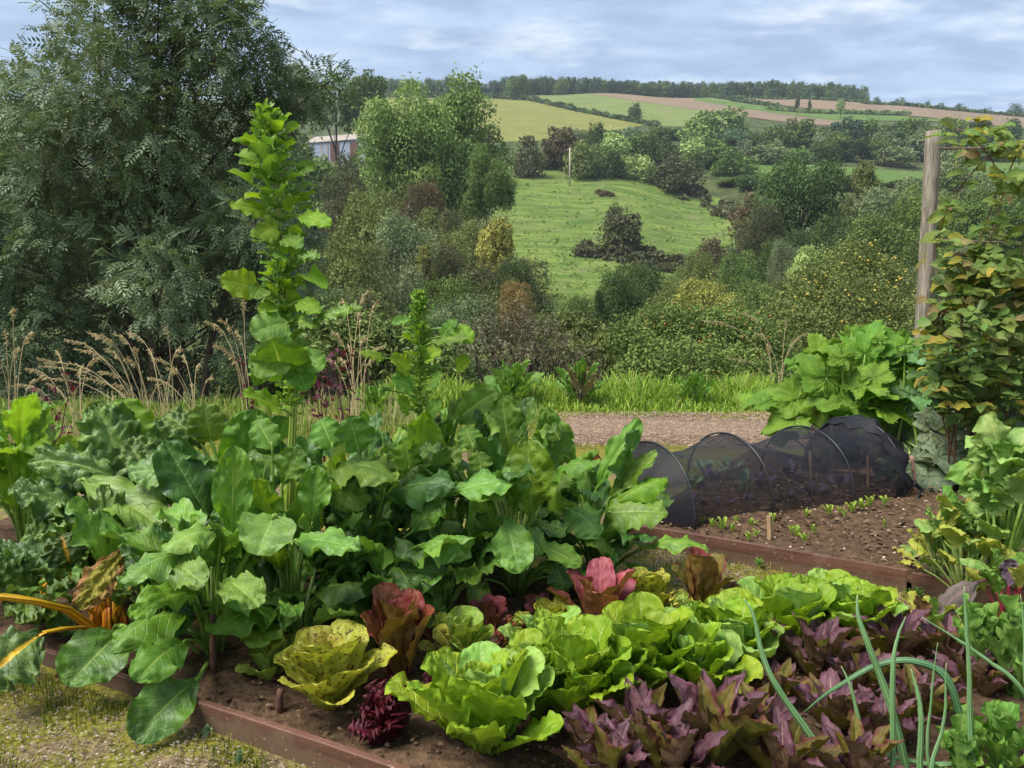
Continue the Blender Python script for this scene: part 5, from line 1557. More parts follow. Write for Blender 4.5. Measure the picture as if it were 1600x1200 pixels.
# leaves inside the plants, mostly in shade behind the outer ones
fr = np.random.default_rng(8)
FILL = {'U': (16, .08, .34, ['chard', 'arch'], ['chard', 'deep', 'blue', 'lightc']), 'V': (16, .08, .34, ['chard', 'arch'], ['deep', 'chard', 'blue']), 'W': (14, .08, .32, ['chard', 'arch'], ['chard', 'blue', 'deep']), 'P': (22, .2, .62, ['chard', 'arch'], ['chard', 'glow', 'lightc']), 'Q': (22, .2, .66, ['chard', 'arch'], ['chard', 'deep', 'lightc']), 'S': (20, .2, .62, ['chard', 'savoy'], ['chard', 'deep']), 'T': (18, .08, .36, ['chard', 'arch'], ['deep', 'chard', 'blue']),
        'A': (10, .16, .34, ['savoy', 'chard'], ['savoy', 'deep', 'olivey']), 'B': (14, .10, .28, ['savoy'], ['savoy', 'savoy', 'chard']), 'I': (18, .2, .60, ['savoy', 'chard'], ['savoy', 'deep', 'chard']),
        'J': (30, .2, .66, ['chard'], ['lightc', 'glow', 'glow', 'chard']), 'C': (32, .14, .48, ['chard', 'arch'], ['deep', 'chard', 'blue']), 'K': (28, .2, .66, ['chard', 'arch'], ['deep', 'chard']),
        'D': (28, .2, .62, ['chard', 'arch'], ['chard', 'lightc', 'deep', 'glow']), 'E': (36, .15, .68, ['chard', 'arch'], ['deep', 'deep', 'chard']), 'F': (24, .2, .66, ['chard', 'arch'], ['chard', 'lightc', 'deep', 'glow']),
        'G': (36, .14, .66, ['chard', 'arch'], ['deep', 'chard', 'deep', 'lightc']), 'N': (24, .2, .60, ['chard', 'arch'], ['lightc', 'glow', 'chard']), 'H': (30, .10, .48, ['chard', 'arch'], ['deep', 'chard', 'deep', 'lightc'])}
for key, (n, h0, h1, prs, mts) in FILL.items():
    root, o = CH[key]
    for k in range(n):
        a = k * 2.399 + fr.uniform(-.4, .4)
        rd = np.array([math.cos(a), math.sin(a), 0])
        f = fr.random()
        h = h0 * (0.6 if k % 2 else 1.0) + (h1 - h0) * f
        rb = fr.uniform(.04, .16) * (1.2 - 0.5 * f)
        L = fr.uniform(.17, .35)
        el = (fr.uniform(-.35, .4) if k % 3 else fr.uniform(.5, 1.1)) + 0.5 * f
        b = o + rd * rb + UP * h * 0.78
        t = b + (rd * math.cos(el) + UP * math.sin(el)) * L
        nh = UP * math.cos(el) - rd * math.sin(el) + fr.normal(0, .25, 3)
        t[2] = max(t[2], 0.06)
        if key in 'CDAS' and min(t[1], b[1]) < 2.5 and t[2] < .42 and min(abs(800 + F * q[0] / q[1] - 333) for q in (t, b, (t + b) / 2)) < 32: continue     # keep the twig stake clear
        lf = place(root, o, b, t, L * fr.uniform(.36, .52), nh, prs[k % len(prs)], G[mts[k % len(mts)]])
        s0 = o + rd * 0.02 - UP * 0.02
        stalk(lf, o, [s0, o + rd * rb * 0.45 + UP * h * 0.45, b, b + (t - b) * 0.1], 0.009, 0.004, ST['yellow' if key in 'AB' else 'green' if k % 3 else 'pale'], n=6)


# --- bolted stems
def stem_mat():
    m, t = new_mat('ribbed_stem')
    uv = t.n('ShaderNodeSeparateXYZ', i={0: t.n('ShaderNodeTexCoord').outputs['UV']})
    st = t.math('SINE', t.math('MULTIPLY', uv.outputs[0], 2 * PI * 7))
    c = t.mix(t.rng(st, -0.5, 0.5), lin(84, 116, 34), lin(158, 166, 74))
    bp = t.n('ShaderNodeBump', i={'Strength': 0.4, 'Distance': 0.003, 'Height': st}).outputs[0]
    p = t.n('ShaderNodeBsdfPrincipled', i={'Base Color': c, 'Roughness': 0.4, 'Normal': bp})
    return finish(m, t, p.outputs[0])


M_stem = stem_mat()


def bolted(key, line, r0, r1, hero, width_px, seed, n_nodes, ymin):
    """line: stem pixels; width_px: [(y, half width of the leafy spike)]"""
    root, o = CH[key]
    D = o[1]
    r = np.random.default_rng(seed)
    P = curve([o] + [at(x, y, D + 0.02) for x, y in line], 40)
    V, Fs, uv = tube_vf(P - o, np.linspace(r0, r1, 40), 12)
    obj('flowering_stem', mesh('flowering_stem', V, Fs, [M_stem], uv), root)
    mp = D / F
    for (bx, by, tx, ty, w, c, pr, mt, off) in hero:
        b = at(bx, by, D - off * 0.4); t = at(tx, ty, D - off)
        cd = unit(EYE - b); n = unit(c * cd + (1 - c) * UP)
        lf = place(root, o, b, t, w * mp, n, pr, G[mt])
        j = int(np.argmin(np.abs(P[:, 2] - (b[2] - 0.03))))
        stalk(lf, o, [P[j], (P[j] + b) / 2 + [0, 0, 0.01], b, b + (t - b) * .1], 0.006, 0.003, ST['green'], n=5)
    ys = np.array([q[0] for q in width_px], float); ws = np.array([q[1] for q in width_px], float)
    ztop = [float(at(800, y, D)[2]) for y in ys]
    bag = Bag()
    for k in range(n_nodes):
        f = k / (n_nodes - 1)
        i = min(39, int(8 + f * 31.5)); p = P[i]
        if p[2] < float(at(800, ymin, D)[2]): continue
        hw = float(np.interp(-p[2], [-z for z in ztop], ws)) * mp
        for q in range(5):
            a = k * 2.1 + q * 2 * PI / 5 + r.uniform(-.4, .4)
            rd = np.array([math.cos(a), math.sin(a), 0])
            ln = hw * r.uniform(.30, .62)
            st_ = hw * r.uniform(.10, .62)
            el = r.uniform(.0, .9)
            b = p + rd * st_ + UP * (st_ * 0.45); t = b + (rd * math.cos(el) + UP * math.sin(el)) * ln
            place(root, o, b, t, ln * r.uniform(.6, .9), UP * math.cos(el) - rd * math.sin(el) + r.normal(0, .4, 3), 'bract', G[['lightc', 'glow', 'glow', 'chard', 'lightc'][r.integers(5)]])
            bag.tube(np.array([p, (p + b) / 2 - UP * 0.004, b]) - o, [0.004, 0.003, 0.002], 4)
            for w in range(9):                                   # tiny bud leaves along the side shoot
                g = r.uniform(.15, 1.1); c = p + (b - p) * g + r.normal(0, .010, 3) - o
                dr = unit(r.normal(size=3) + [0, 0, .5]) * r.uniform(.012, .026); sd_ = unit(np.cross(dr, r.normal(size=3))) * .006
                bag.add(np.array([c, c + dr * .5 + sd_, c + dr, c + dr * .5 - sd_]), np.array([[0, 1, 2, 3]]), np.full((4, 2), r.random()))
    for k in range(180):                                         # crowded tip
        f = r.random() ** 1.5
        c = P[39] - o - UP * f * 0.14 + r.normal(0, 1, 3) * (0.006 + 0.028 * f)
        dr = unit(r.normal(size=3) + [0, 0, 1.3]) * r.uniform(.014, .034); sd_ = unit(np.cross(dr, r.normal(size=3))) * .006
        bag.add(np.array([c, c + dr * .5 + sd_, c + dr, c + dr * .5 - sd_]), np.array([[0, 1, 2, 3]]), np.full((4, 2), r.random()))
    obj('flower_buds', bag.mesh('flower_buds', [M_bud], False), root, kind='stuff')


M_bud = tint_mat('flower_buds', [lin(84, 130, 44), lin(112, 156, 48), lin(138, 172, 56), lin(156, 178, 84)], 0.5, 0.35, 0.3)
bolted('D', [(452, 860), (455, 720), (458, 620), (447, 500), (441, 420), (434, 320), (424, 230), (414, 172)], 0.017, 0.005, [
    (415, 332, 358, 320, 32, .6, 'round', 'glow', .12), (468, 336, 518, 352, 30, .6, 'round', 'glow', .1), (402, 452, 344, 436, 46, .8, 'round', 'glow', .12),
    (410, 448, 395, 466, 34, .7, 'round', 'lightc', .1), (458, 402, 500, 404, 24, .4, 'savoy', 'blue', .12), (452, 405, 425, 400, 26, .5, 'round', 'chard', .1), (492, 502, 566, 482, 32, .45, 'savoy', 'blue', .12),
    (492, 502, 470, 510, 34, .5, 'round', 'chard', .1), (450, 505, 392, 522, 58, .7, 'round', 'blue', .15), (444, 590, 425, 528, 92, .9, 'round', 'lightc', .2), (438, 545, 400, 590, 60, .85, 'round', 'lightc', .22),
    (470, 555, 502, 580, 50, .7, 'round', 'lightc', .1), (468, 470, 500, 490, 34, .6, 'round', 'glow', .1), (430, 480, 404, 488, 26, .6, 'bract', 'glow', .1), (455, 545, 478, 610, 50, .85, 'round', 'lightc', .1), (440, 640, 378, 612, 34, .5, 'round', 'glow', .1),
    (476, 430, 510, 452, 30, .5, 'bract', 'glow', .1), (445, 370, 470, 388, 34, .6, 'round', 'lightc', .1), (430, 355, 402, 372, 36, .6, 'round', 'glow', .1)],
    [(165, 16), (200, 38), (240, 56), (300, 66), (340, 64), (380, 54), (430, 50), (500, 50), (560, 48), (620, 40)], 301, 46, 640)
bolted('F', [(664, 830), (655, 700), (655, 640), (657, 560), (655, 500), (654, 462)], 0.010, 0.004, [
    (600, 560, 562, 552, 24, .5, 'round', 'glow', .08), (712, 512, 738, 536, 30, .6, 'round', 'glow', .08), (690, 526, 714, 500, 26, .6, 'round', 'lightc', .05), (680, 535, 732, 528, 28, .4, 'round', 'lightc', .1),
    (712, 575, 734, 560, 30, .6, 'round', 'glow', .06), (640, 580, 610, 556, 34, .6, 'round', 'glow', .1), (640, 500, 612, 506, 18, .5, 'bract', 'blue', .08), (645, 605, 612, 592, 40, .6, 'round', 'lightc', .12),
    (670, 600, 690, 590, 36, .6, 'round', 'lightc', .1), (640, 640, 620, 625, 34, .6, 'round', 'glow', .1), (668, 650, 690, 628, 34, .6, 'round', 'lightc', .1), (600, 610, 590, 600, 20, .5, 'bract', 'blue', .1), (665, 560, 690, 548, 30, .6, 'round', 'glow', .08)],
    [(458, 7), (490, 18), (520, 28), (560, 36), (620, 34), (660, 26)], 302, 26, 650)
# ------------------------------------------------------------------ lettuces and other rosettes
def rosette(name, cat, label, cx, by, top, spread, proto, mats, n, wf=0.55, seed=0, group=None, z0=0.05, inner=0.10, lowf=0.6, stk=None, stf=0.38, height=None, jit=0.12, base_r=0.02):
    o = gnd(cx, by, z0)
    D = o[1]
    r = np.random.default_rng(seed + int(cx) * 7 + int(by))
    H = height or max(0.04, float(at(cx, top, D)[2]) - z0)
    R = spread / 2 / F * D
    root = empty(name, o, label, cat, group)
    for i in range(n):
        f = i / max(1, n - 1)
        a = i * 2.399 + r.uniform(-.3, .3) + seed
        rd = np.array([math.cos(a), math.sin(a), 0])
        tr = R * (inner + (1 - inner) * f ** 0.85) * r.uniform(1 - jit, 1 + jit)
        tz = H * (1.0 - lowf * f ** 1.6) * r.uniform(1 - jit, 1 + jit * .5)
        if f < .2: tz *= 0.86
        b = o + rd * base_r * (0.4 + f) + UP * (0.012 - 0.02 * f)
        t = o + rd * tr + UP * tz
        v = t - b; L = float(np.linalg.norm(v)); vn = v / L
        nh = -rd * vn[2] + UP * max(0.1, float(np.hypot(vn[0], vn[1]))) + r.normal(0, .16, 3)
        if stk:
            b2 = b + v * stf + UP * L * 0.10
            lf = place(root, o, b2, t, L * (1 - stf) * wf * r.uniform(.85, 1.15) * 1.1, nh, proto, G[mats[r.integers(len(mats))]])
            stalk(lf, o, [b - UP * 0.02, b + v * .2 + UP * L * .08, b2, b2 + (t - b2) * .1], 0.007 * max(.5, L / .3), 0.003, ST[stk], n=5)
        else:
            place(root, o, b, t, L * wf * r.uniform(.85, 1.15), nh, proto, G[mats[r.integers(len(mats))]])
    return root


RG = 'green romaine lettuces'
rom = ['romaine', 'romaine', 'romaine', 'romglauc']
for k, (cx, by, tp, spr, lab) in enumerate([
        (757, 1168, 1022, 262, 'frontmost and largest green romaine lettuce spreading over the soil beside the crimson frilly one'),
        (905, 1118, 984, 205, 'tall green romaine lettuce right behind the frontmost romaine'),
        (1010, 1082, 952, 200, 'green romaine lettuce in the middle of the row behind the purple lettuces'),
        (1085, 1092, 985, 170, 'green romaine lettuce just left of the pinkish brown upright leaf'),
        (1140, 1046, 944, 180, 'green romaine lettuce behind the bent onion leaf at its left end'),
        (1232, 1008, 914, 190, 'broad green romaine lettuce near the end of the row before the narrow path'),
        (1335, 1000, 918, 180, 'last green romaine lettuce of the row, pale leaf on its right'),
        (860, 1062, 968, 170, 'green romaine lettuce in the second row behind the frontmost ones'),
        (838, 1112, 1010, 170, 'green romaine lettuce wedged between the frontmost head and the tall one behind it'),
        (958, 1120, 1010, 150, 'green romaine lettuce at the left edge of the purple lettuces, behind their front row'),
        (1290, 975, 912, 170, 'green romaine lettuce half hidden at the back end of the row')]):
    rosette('romaine_lettuce', 'lettuce', lab, cx, by, tp - 14, spr * 1.17, 'open' if k % 3 == 2 else 'romaine', rom, 19, 0.56, k, RG, lowf=0.46, inner=0.20)
rosette('speckled_lettuce', 'lettuce', 'yellow speckled lettuce open in a full rosette beside the short twig stake', 515, 1100, 976, 226, 'open', ['speck'], 15, 0.62, 3, 'speckled lettuces', lowf=0.62, inner=.2)
rosette('speckled_lettuce', 'lettuce', 'small yellow speckled lettuce in front of the pink-red one', 862, 988, 934, 120, 'open', ['speck'], 11, 0.62, 4, 'speckled lettuces')
rosette('speckled_lettuce', 'lettuce', 'yellow speckled lettuce leaning up behind the pink-red one', 1012, 962, 878, 140, 'open', ['speck'], 12, 0.62, 5, 'speckled lettuces')
rosette('green_lettuce', 'lettuce', 'pale yellow-green lettuce with faint specks between the red-brown and romaine heads', 726, 1046, 946, 140, 'open', ['palel', 'speck', 'palel'], 13, 0.62, 6, 'pale green lettuces')
rosette('green_lettuce', 'lettuce', 'drooping yellow-green lettuce behind the twig stakes', 425, 1056, 992, 130, 'open', ['palel', 'palel', 'speck'], 10, 0.62, 7, 'pale green lettuces', lowf=0.8)
rosette('red_lettuce', 'lettuce', 'upright red-brown romaine lettuce in front of the dark chard', 622, 1060, 912, 130, 'open', ['redbrown'], 9, 0.46, 8, 'red and brown lettuces', lowf=0.35, inner=.3)
rosette('red_lettuce', 'lettuce', 'pink-red lettuce with tall folded leaves in the middle of the bed', 935, 992, 880, 165, 'open', ['pinkred', 'pinkred', 'redbrown'], 9, 0.46, 9, 'red and brown lettuces', lowf=0.4, inner=.3)
rosette('red_lettuce', 'lettuce', 'olive-brown lettuce at the back by the narrow path', 1095, 958, 850, 140, 'open', ['redbrown', 'olivelet'], 9, 0.52, 10, 'red and brown lettuces', lowf=0.6)
rosette('red_lettuce', 'lettuce', 'low bronze lettuce right of the olive-brown one at the path edge', 1150, 968, 905, 110, 'open', ['redbrown', 'olivelet'], 8, 0.55, 11, 'red and brown lettuces', lowf=0.7)
rosette('red_lettuce', 'lettuce', 'small dusty pink lettuce peeping out under the hanging chard leaf', 765, 985, 924, 90, 'open', ['pinkred'], 7, 0.5, 12, 'red and brown lettuces')
rosette('red_lettuce', 'lettuce', 'pink lettuce leaf cluster lying left of the pink-red lettuce', 850, 962, 930, 110, 'open', ['pinkred', 'palel'], 7, 0.5, 13, 'red and brown lettuces')
rosette('green_lettuce', 'lettuce', 'low green lettuce tucked between the red-brown one and the dark chard', 570, 1010, 955, 110, 'open', ['palel', 'chicory'], 10, 0.6, 18, 'pale green lettuces')
rosette('green_lettuce', 'lettuce', 'low yellow-green lettuce left of the red-brown one', 470, 1035, 985, 110, 'open', ['palel', 'speck'], 9, 0.6, 19, 'pale green lettuces', lowf=.7)
rosette('red_lettuce', 'lettuce', 'small bronze lettuce behind the pale yellow-green head', 690, 1005, 950, 90, 'open', ['redbrown', 'palel'], 8, 0.5, 20, 'red and brown lettuces')
rosette('frilly_lettuce', 'lettuce', 'small pale frilly lettuce with bronze edges among the heads', 803, 1010, 958, 80, 'frill', ['palel', 'redbrown', 'palel'], 8, 0.7, 14)
rosette('frilly_lettuce', 'lettuce', 'glossy crimson frilly lettuce on bare soil left of the front romaine', 606, 1150, 1052, 122, 'frill', ['crimson'], 17, 0.72, 15, 'crimson frilly lettuces', lowf=0.8)
rosette('frilly_lettuce', 'lettuce', 'dusky crimson frilly lettuce tucked behind the front romaine', 690, 1088, 1040, 90, 'frill', ['crimson'], 11, 0.72, 16, 'crimson frilly lettuces')
rosette('frilly_lettuce', 'lettuce', 'pale yellow-green frilly lettuce beside the narrow path', 1062, 985, 925, 90, 'frill', ['palel', 'speck'], 8, 0.7, 17)
PG = 'purple pointed lettuces'
plab = ['under the front romaine at the bottom edge', 'with a tall leaf right of the front romaine', 'in the centre front with crossing twin leaves', 'just left of the first onion leaf',
        'lowest in the front row below the twin leaves', 'with a tall pointed leaf behind the bent onion leaf', 'under the arch of the bent onion leaf', 'near the top right beside the grey dead leaf',
        'at the right behind the thin onion leaves', 'at the bottom between the two thick onion leaves', 'in the middle under the onion arch', 'right of the straight upright onion leaf',
        'beside the chicory seedlings', 'at the bottom under the flat lying onion leaf', 'in the left front corner of the purple group', 'behind the green chicory leaves at the edge', 'tucked between two romaines and the onion', 'in the shadow under the crossing onion leaves']
for k, (cx, by, tp, spr) in enumerate([(cx_, by_, tp_ - 16, sp_ * 1.2) for cx_, by_, tp_, sp_ in [(925, 1200, 1125, 150), (1000, 1188, 1088, 190), (1105, 1196, 1066, 215), (1175, 1170, 1085, 150), (1050, 1240, 1132, 210), (1275, 1062, 982, 170), (1345, 1092, 1030, 150), (1400, 1032, 972, 185),
                                       (1475, 1040, 985, 150), (1225, 1225, 1145, 190), (1300, 1140, 1080, 160), (1430, 1125, 1062, 160), (1525, 1085, 1030, 130), (1340, 1235, 1150, 180), (955, 1250, 1150, 160), (1575, 1075, 1030, 120), (1215, 1105, 1050, 110), (1385, 1165, 1100, 150)]]):
    rosette('purple_lettuce', 'lettuce', 'purple pointed lettuce ' + plab[k], cx, by, tp, spr, 'purple', ['purple', 'purple', 'purple', 'olivelet'], 13, 0.34, k, PG, lowf=0.34, inner=0.28)
rosette('purple_lettuce', 'lettuce', 'single pinkish brown upright lettuce leaf standing behind the first onion leaf', 1195, 1090, 1035, 50, 'romaine', ['redbrown', 'pinkred'], 3, 0.5, 40, PG, lowf=0.3)
CG = 'green chicory plants'
rosette('chicory_plant', 'chicory', 'light green chicory with wavy leaves in the bottom corner', 1560, 1200, 1098, 190, 'lobed', ['chicory'], 15, 0.34, 1, CG)
rosette('chicory_plant', 'chicory', 'taller light green chicory standing under the beet leaves', 1585, 1085, 930, 170, 'lobed', ['chicory'], 16, 0.26, 2, CG, lowf=0.5, inner=.25)
rosette('chicory_plant', 'chicory', 'small chicory between the straight onion leaf and the corner', 1500, 1235, 1125, 130, 'lobed', ['chicory'], 10, 0.34, 3, CG)
rosette('chicory_plant', 'chicory', 'narrow leaved chicory left of the taller one', 1525, 1070, 935, 110, 'lobed', ['chicory'], 10, 0.22, 4, CG, lowf=0.4, inner=.25)

# --- beet plants with yellowing leaves at the right
BG = 'beet plants at the edge of the seed bed'
rosette('beet_plant', 'beet plant', 'tall pale green beet with glaucous top leaves under the raspberry canes', 1560, 928, 662, 250, 'arch', ['beet', 'beet', 'chicory'], 46, 0.66, 1, BG, stk='green', stf=0.62, lowf=0.72, inner=.12, jit=.25)
rosette('beet_plant', 'beet plant', 'yellowing beet with pale crumpled leaves over the bare soil', 1505, 925, 770, 200, 'arch', ['beety', 'beet', 'beety'], 34, 0.66, 2, BG, stk='pale', stf=0.55, lowf=0.7, jit=.25)
rosette('beet_plant', 'beet plant', 'low yellow beet reaching left over the edge of the brown board', 1470, 905, 796, 140, 'round', ['beety', 'beet'], 20, 0.7, 3, BG, stk='pale', stf=0.5, lowf=0.7, jit=.25)
rosette('beet_plant', 'beet plant', 'beet with dark red stalks and one lilac leaf beside the grey dead leaf', 1575, 965, 850, 150, 'chard', ['beety', 'kohl', 'chicory'], 9, 0.5, 4, BG, stk='red', lowf=0.6)
rosette('beet_plant', 'beet plant', 'beet collapsing in yellow and brown at the foot of the others', 1450, 985, 925, 170, 'round', ['beety', 'chicory', 'dead'], 10, 0.5, 5, BG, lowf=0.7)
o = gnd(1490, 960, 0.03)
rt = empty('withered_leaf', o, 'curled grey dead leaf hanging below the beets', 'dead leaf')
D = o[1]
place(rt, o, at(1530, 908, D - .1), at(1462, 965, D - .2), 0.10, UP * .5 + unit(EYE - o), 'arch', G['deadgrey'], var=2)
st_ = Bag(); st_.tube(np.array([at(1590, 925, D), at(1560, 905, D - .05), at(1530, 908, D - .1)]) - o, [.006, .005, .004], 6)
obj('leaf_stalk', st_.mesh('leaf_stalk', [ST['dark']]), rt)

# --- onions
M_onion = ribbed_mat('onion_leaf', lin(86, 128, 74), lin(128, 162, 108), lin(176, 160, 104), 8, 0.45, 0.3, 0.95)
M_onion_d = ribbed_mat('leek_leaf', lin(58, 96, 58), lin(92, 130, 84), lin(150, 150, 90), 9, 0.45, 0.3, 0.96)
ON = [
    ('onion with one long leaf leaning left over the purple lettuces', [[(1330, 1260), (1302, 1200), (1262, 1144), (1210, 1069), (1187, 1012), (1176, 960), (1161, 934)]], [13]),
    ('onion with a leaf slanting up left past the last romaine and a straight one', [[(1440, 1270), (1416, 1200), (1390, 1095), (1360, 1012), (1343, 960), (1341, 928)], [(1402, 1270), (1397, 1200), (1397, 1050), (1405, 994), (1418, 958)]], [14, 10]),
    ('leek with a thick leaf kinked over in a long arch', [[(1530, 1260), (1517, 1189), (1487, 1080), (1461, 1046), (1412, 1033), (1356, 1046), (1292, 1084), (1251, 1116)], [(1540, 1265), (1519, 1189), (1514, 1050), (1508, 975), (1504, 917)]], [22, 10]),
    ('young onion with two short upright leaves under the arch', [[(1356, 1270), (1352, 1200), (1345, 1136), (1330, 1076), (1315, 1042)], [(1440, 1270), (1437, 1200), (1439, 1125), (1431, 1076), (1420, 1044)]], [9, 11]),
    ('onion with a leaf crossing in from the right edge', [[(1690, 1140), (1596, 1080), (1544, 1035), (1499, 1005), (1439, 967)], [(1640, 1260), (1605, 1100), (1598, 1000), (1592, 930)]], [13, 7]),
    ('onion with leaves lying flat along the bottom edge', [[(1560, 1215), (1506, 1196), (1450, 1194), (1356, 1174), (1296, 1170), (1244, 1174), (1180, 1202)], [(1470, 1260), (1450, 1174), (1454, 1087), (1463, 1003)], [(1455, 1270), (1457, 1200), (1476, 1125), (1480, 1037)]], [12, 6, 8]),
]
onr = np.random.default_rng(21)
for lab, lines, wds in ON:
    q = lines[0][0]
    D = 1.80
    o = at(q[0], q[1], D); o[2] = 0.05
    rt = empty('onion_plant', o, lab, 'onion', 'onions and leeks in the corner')
    for li, (ln, wd) in enumerate(zip(lines, wds)):
        P = [at(x, y, D - 0.05 * li + 0.02 * k) for k, (x, y) in enumerate(ln)]
        P[0] = np.array([P[0][0], P[0][1], 0.03]) if P[0][2] > 0.03 else P[0]
        C = curve(np.array(P) - o, 26)
        rad = wd / 2 / F * D * np.interp(np.linspace(0, 1, 26), [0, .3, .75, 1], [1.0, 1.0, .6, .15])
        V, Fs, uv = tube_vf(C + np.cumsum(onr.normal(0, .0006, C.shape), 0) * (np.arange(26)[:, None] > 1), rad * onr.uniform(.93, 1.07, 26), 9, 0.6)
        obj('leaf', mesh('onion_leaf', V, Fs, [M_onion_d if wd > 20 else M_onion], uv), rt)

# ------------------------------------------------------------------ net tunnel over the brassicas
FR = [gnd(x, y, 0.07) for x, y in ((1085, 826), (1206, 802), (1333, 788), (1412, 777))]
tdir = unit(FR[3] - FR[0]); pdir = np.array([-tdir[1], tdir[0], 0])
WID, HTS = 0.76, [0.385, 0.385, 0.395, 0.43]
FLft = [p + pdir * WID for p in FR]
tun = empty('net_tunnel', (FR[0] + FLft[3]) / 2 * [1, 1, 0] + [0, 0, 0.06], 'low black mesh tunnel on hoops over the purple seedlings', 'net tunnel')
TO = np.array(tun.location)


def net_mat(name, alpha, col):
    m, t = new_mat(name)
    uvn = t.n('ShaderNodeTexCoord').outputs['UV']
    nz = t.noise(t.n('ShaderNodeTexCoord').outputs['Object'], 9.0, 5.0, 0.6)
    wa = t.n('ShaderNodeTexWave', i={'Vector': uvn, 'Scale': 60.0, 'Distortion': 2.0, 'Detail': 1.0}).outputs[1]
    a = t.math('ADD', alpha - 0.14, t.math('ADD', t.math('MULTIPLY', nz, 0.22), t.math('MULTIPLY', wa, 0.08)), clamp=True)
    lw = t.n('ShaderNodeLayerWeight', i={0: 0.35}).outputs['Facing']     # threads close up when the mesh is seen at a slant
    a = t.math('MAXIMUM', a, t.rng(lw, 0.25, 0.95, 0.0, 0.92))
    d = t.n('ShaderNodeBsdfPrincipled', i={'Base Color': (*col, 1), 'Roughness': 0.6, 'Specular IOR Level': 0.3}).outputs[0]
    tr = t.n('ShaderNodeBsdfTransparent').outputs[0]
    return finish(m, t, t.n('ShaderNodeMixShader', i={0: a, 1: tr, 2: d}).outputs[0])


M_net = net_mat('black_mesh', 0.57, lin(30, 30, 38))
M_netd = net_mat('black_mesh_double', 0.90, lin(20, 20, 28))
M_hoop = plain_mat('grey_plastic_hoop', lin(24, 25, 30), lin(44, 47, 54), 5, 0.4, spec=0.5)


def sect(s):
    i = int(min(2, math.floor(s))) if s >= 0 else 0
    f = s - i
    a = FR[i] * (1 - f) + FR[i + 1] * f
    h = HTS[i] * (1 - f) + HTS[i + 1] * f
    fr_ = s % 1 if 0 < s < 3 else 0
    sag = math.sin(PI * fr_) if 0 < s < 3 else 0
    return a, h, sag


def tunnel_pt(s, th, out=1.0, wr=0.0):
    a, h, sag = sect(s)
    w = WID * (1 - 0.10 * sag)
    c = a + pdir * WID / 2
    hh = h * (1 - 0.27 * sag * math.sin(th) ** 2)
    return c - pdir * (w / 2 * math.cos(th) * out) + UP * (hh * abs(math.sin(th)) ** 0.85 * out + wr)


nr = np.random.default_rng(9)
S = np.linspace(0, 3, 55); TH = np.linspace(0, PI, 33)
V = []
for s in S:
    for th in TH:
        wr = 0.006 * math.sin(s * 21 + th * 3) * math.sin(th * 7 + s * 4) + 0.004 * math.sin(s * 40 + th * 11)
        V.append(tunnel_pt(s, th, 1.0, wr * math.sin(th)) - TO + [0, 0, 0])
uv = np.array([[s, th / PI] for s in S for th in TH])
obj('net', mesh('tunnel_net', V, grid_faces(55, 33), [M_net], uv), tun)
for i in range(4):
    bag = Bag()
    bag.tube([tunnel_pt(i, th, 1.012) - TO - ([0, 0, 0.05] if th in (0, PI) else [0, 0, 0]) for th in np.linspace(0, PI, 26)], 0.0055, 7)
    obj('hoop', bag.mesh('tunnel_hoop', [M_hoop]), tun)
# closed near end: net drawn in towards the ground
V = []
for j, k in enumerate(np.linspace(0, 1, 9)):
    for th in np.linspace(0, PI, 33):
        p = tunnel_pt(0, th)
        c = FR[0] + pdir * WID / 2 - tdir * 0.16 + UP * 0.03
        q = p * (1 - k) + c * k - tdir * 0.05 * math.sin(PI * k) + UP * 0.012 * math.sin(th * 19 + k * 3) * (1 - k) * k * 4
        V.append(q - TO)
obj('net_end', mesh('net_end', V, grid_faces(9, 33), [M_netd], np.zeros((297, 2))), tun)
# gathered far end: loose folds round the last hoop and the tied off tail
V = []
SS = np.linspace(2.86, 3.42, 24)
for s in SS:
    k = max(0, (s - 3.05) / 0.37)
    for th in np.linspace(0, PI, 71):
        fold = 0.009 * math.sin(th * 17 + s * 8) + 0.010 * math.sin(th * 7 - s * 13)
        p = tunnel_pt(min(s, 3.0), th, 1.03) + tdir * max(0, s - 3.0) * 0.55
        c = FR[3] + pdir * WID * 0.42 + tdir * 0.26 + UP * 0.10
        V.append(p * (1 - k * .75) + c * k * .75 + UP * fold * math.sin(th) - pdir * fold * math.cos(th) + tdir * fold - TO)
obj('gathered_net', mesh('gathered_net', V, grid_faces(24, 71), [M_netd], np.zeros((1704, 2))), tun)
bag = Bag(); bag.tube([FR[3] + tdir * .08 + UP * .08 - TO, FR[3] + tdir * .16 + UP * 0.03 - TO, gnd(1432, 782, .07) - TO], [.02, .012, .004], 6)
obj('net_tail', bag.mesh('net_tail', [M_netd]), tun)
# plants in the tunnel
KG = 'purple brassica seedlings under the net'
for k, (x, y, tp, sp) in enumerate([(1075, 790, 770, 60), (1128, 795, 775, 70), (1168, 790, 770, 50), (1235, 755, 715, 80), (1230, 785, 765, 80), (1190, 760, 735, 70), (1310, 768, 735, 80), (1270, 778, 750, 70), (1110, 755, 728, 70), (1285, 745, 712, 50)]):
    rosette('purple_brassica', 'seedling', 'purple leaved brassica seedling under the black mesh tunnel', x, y, tp, sp, 'round', ['kohl'], 7, 0.5, k, KG, stk='dark', lowf=0.5)
for k, (x, y, tp, sp) in enumerate([(1100, 745, 715, 90), (1080, 765, 735, 60), (1160, 770, 728, 50), (1140, 740, 712, 60)]):
    rosette('green_brassica', 'seedling', 'green leaved brassica seedling under the black mesh tunnel', x, y, tp, sp, 'round', ['brass'], 7, 0.55, k, 'green brassica seedlings under the net', stk='green', lowf=0.5)
M_wood = plain_mat('weathered_stick', lin(132, 106, 78), lin(168, 140, 108), 14, 0.8, 0.4, 0.004, stretch=(1, 1, 0.15))
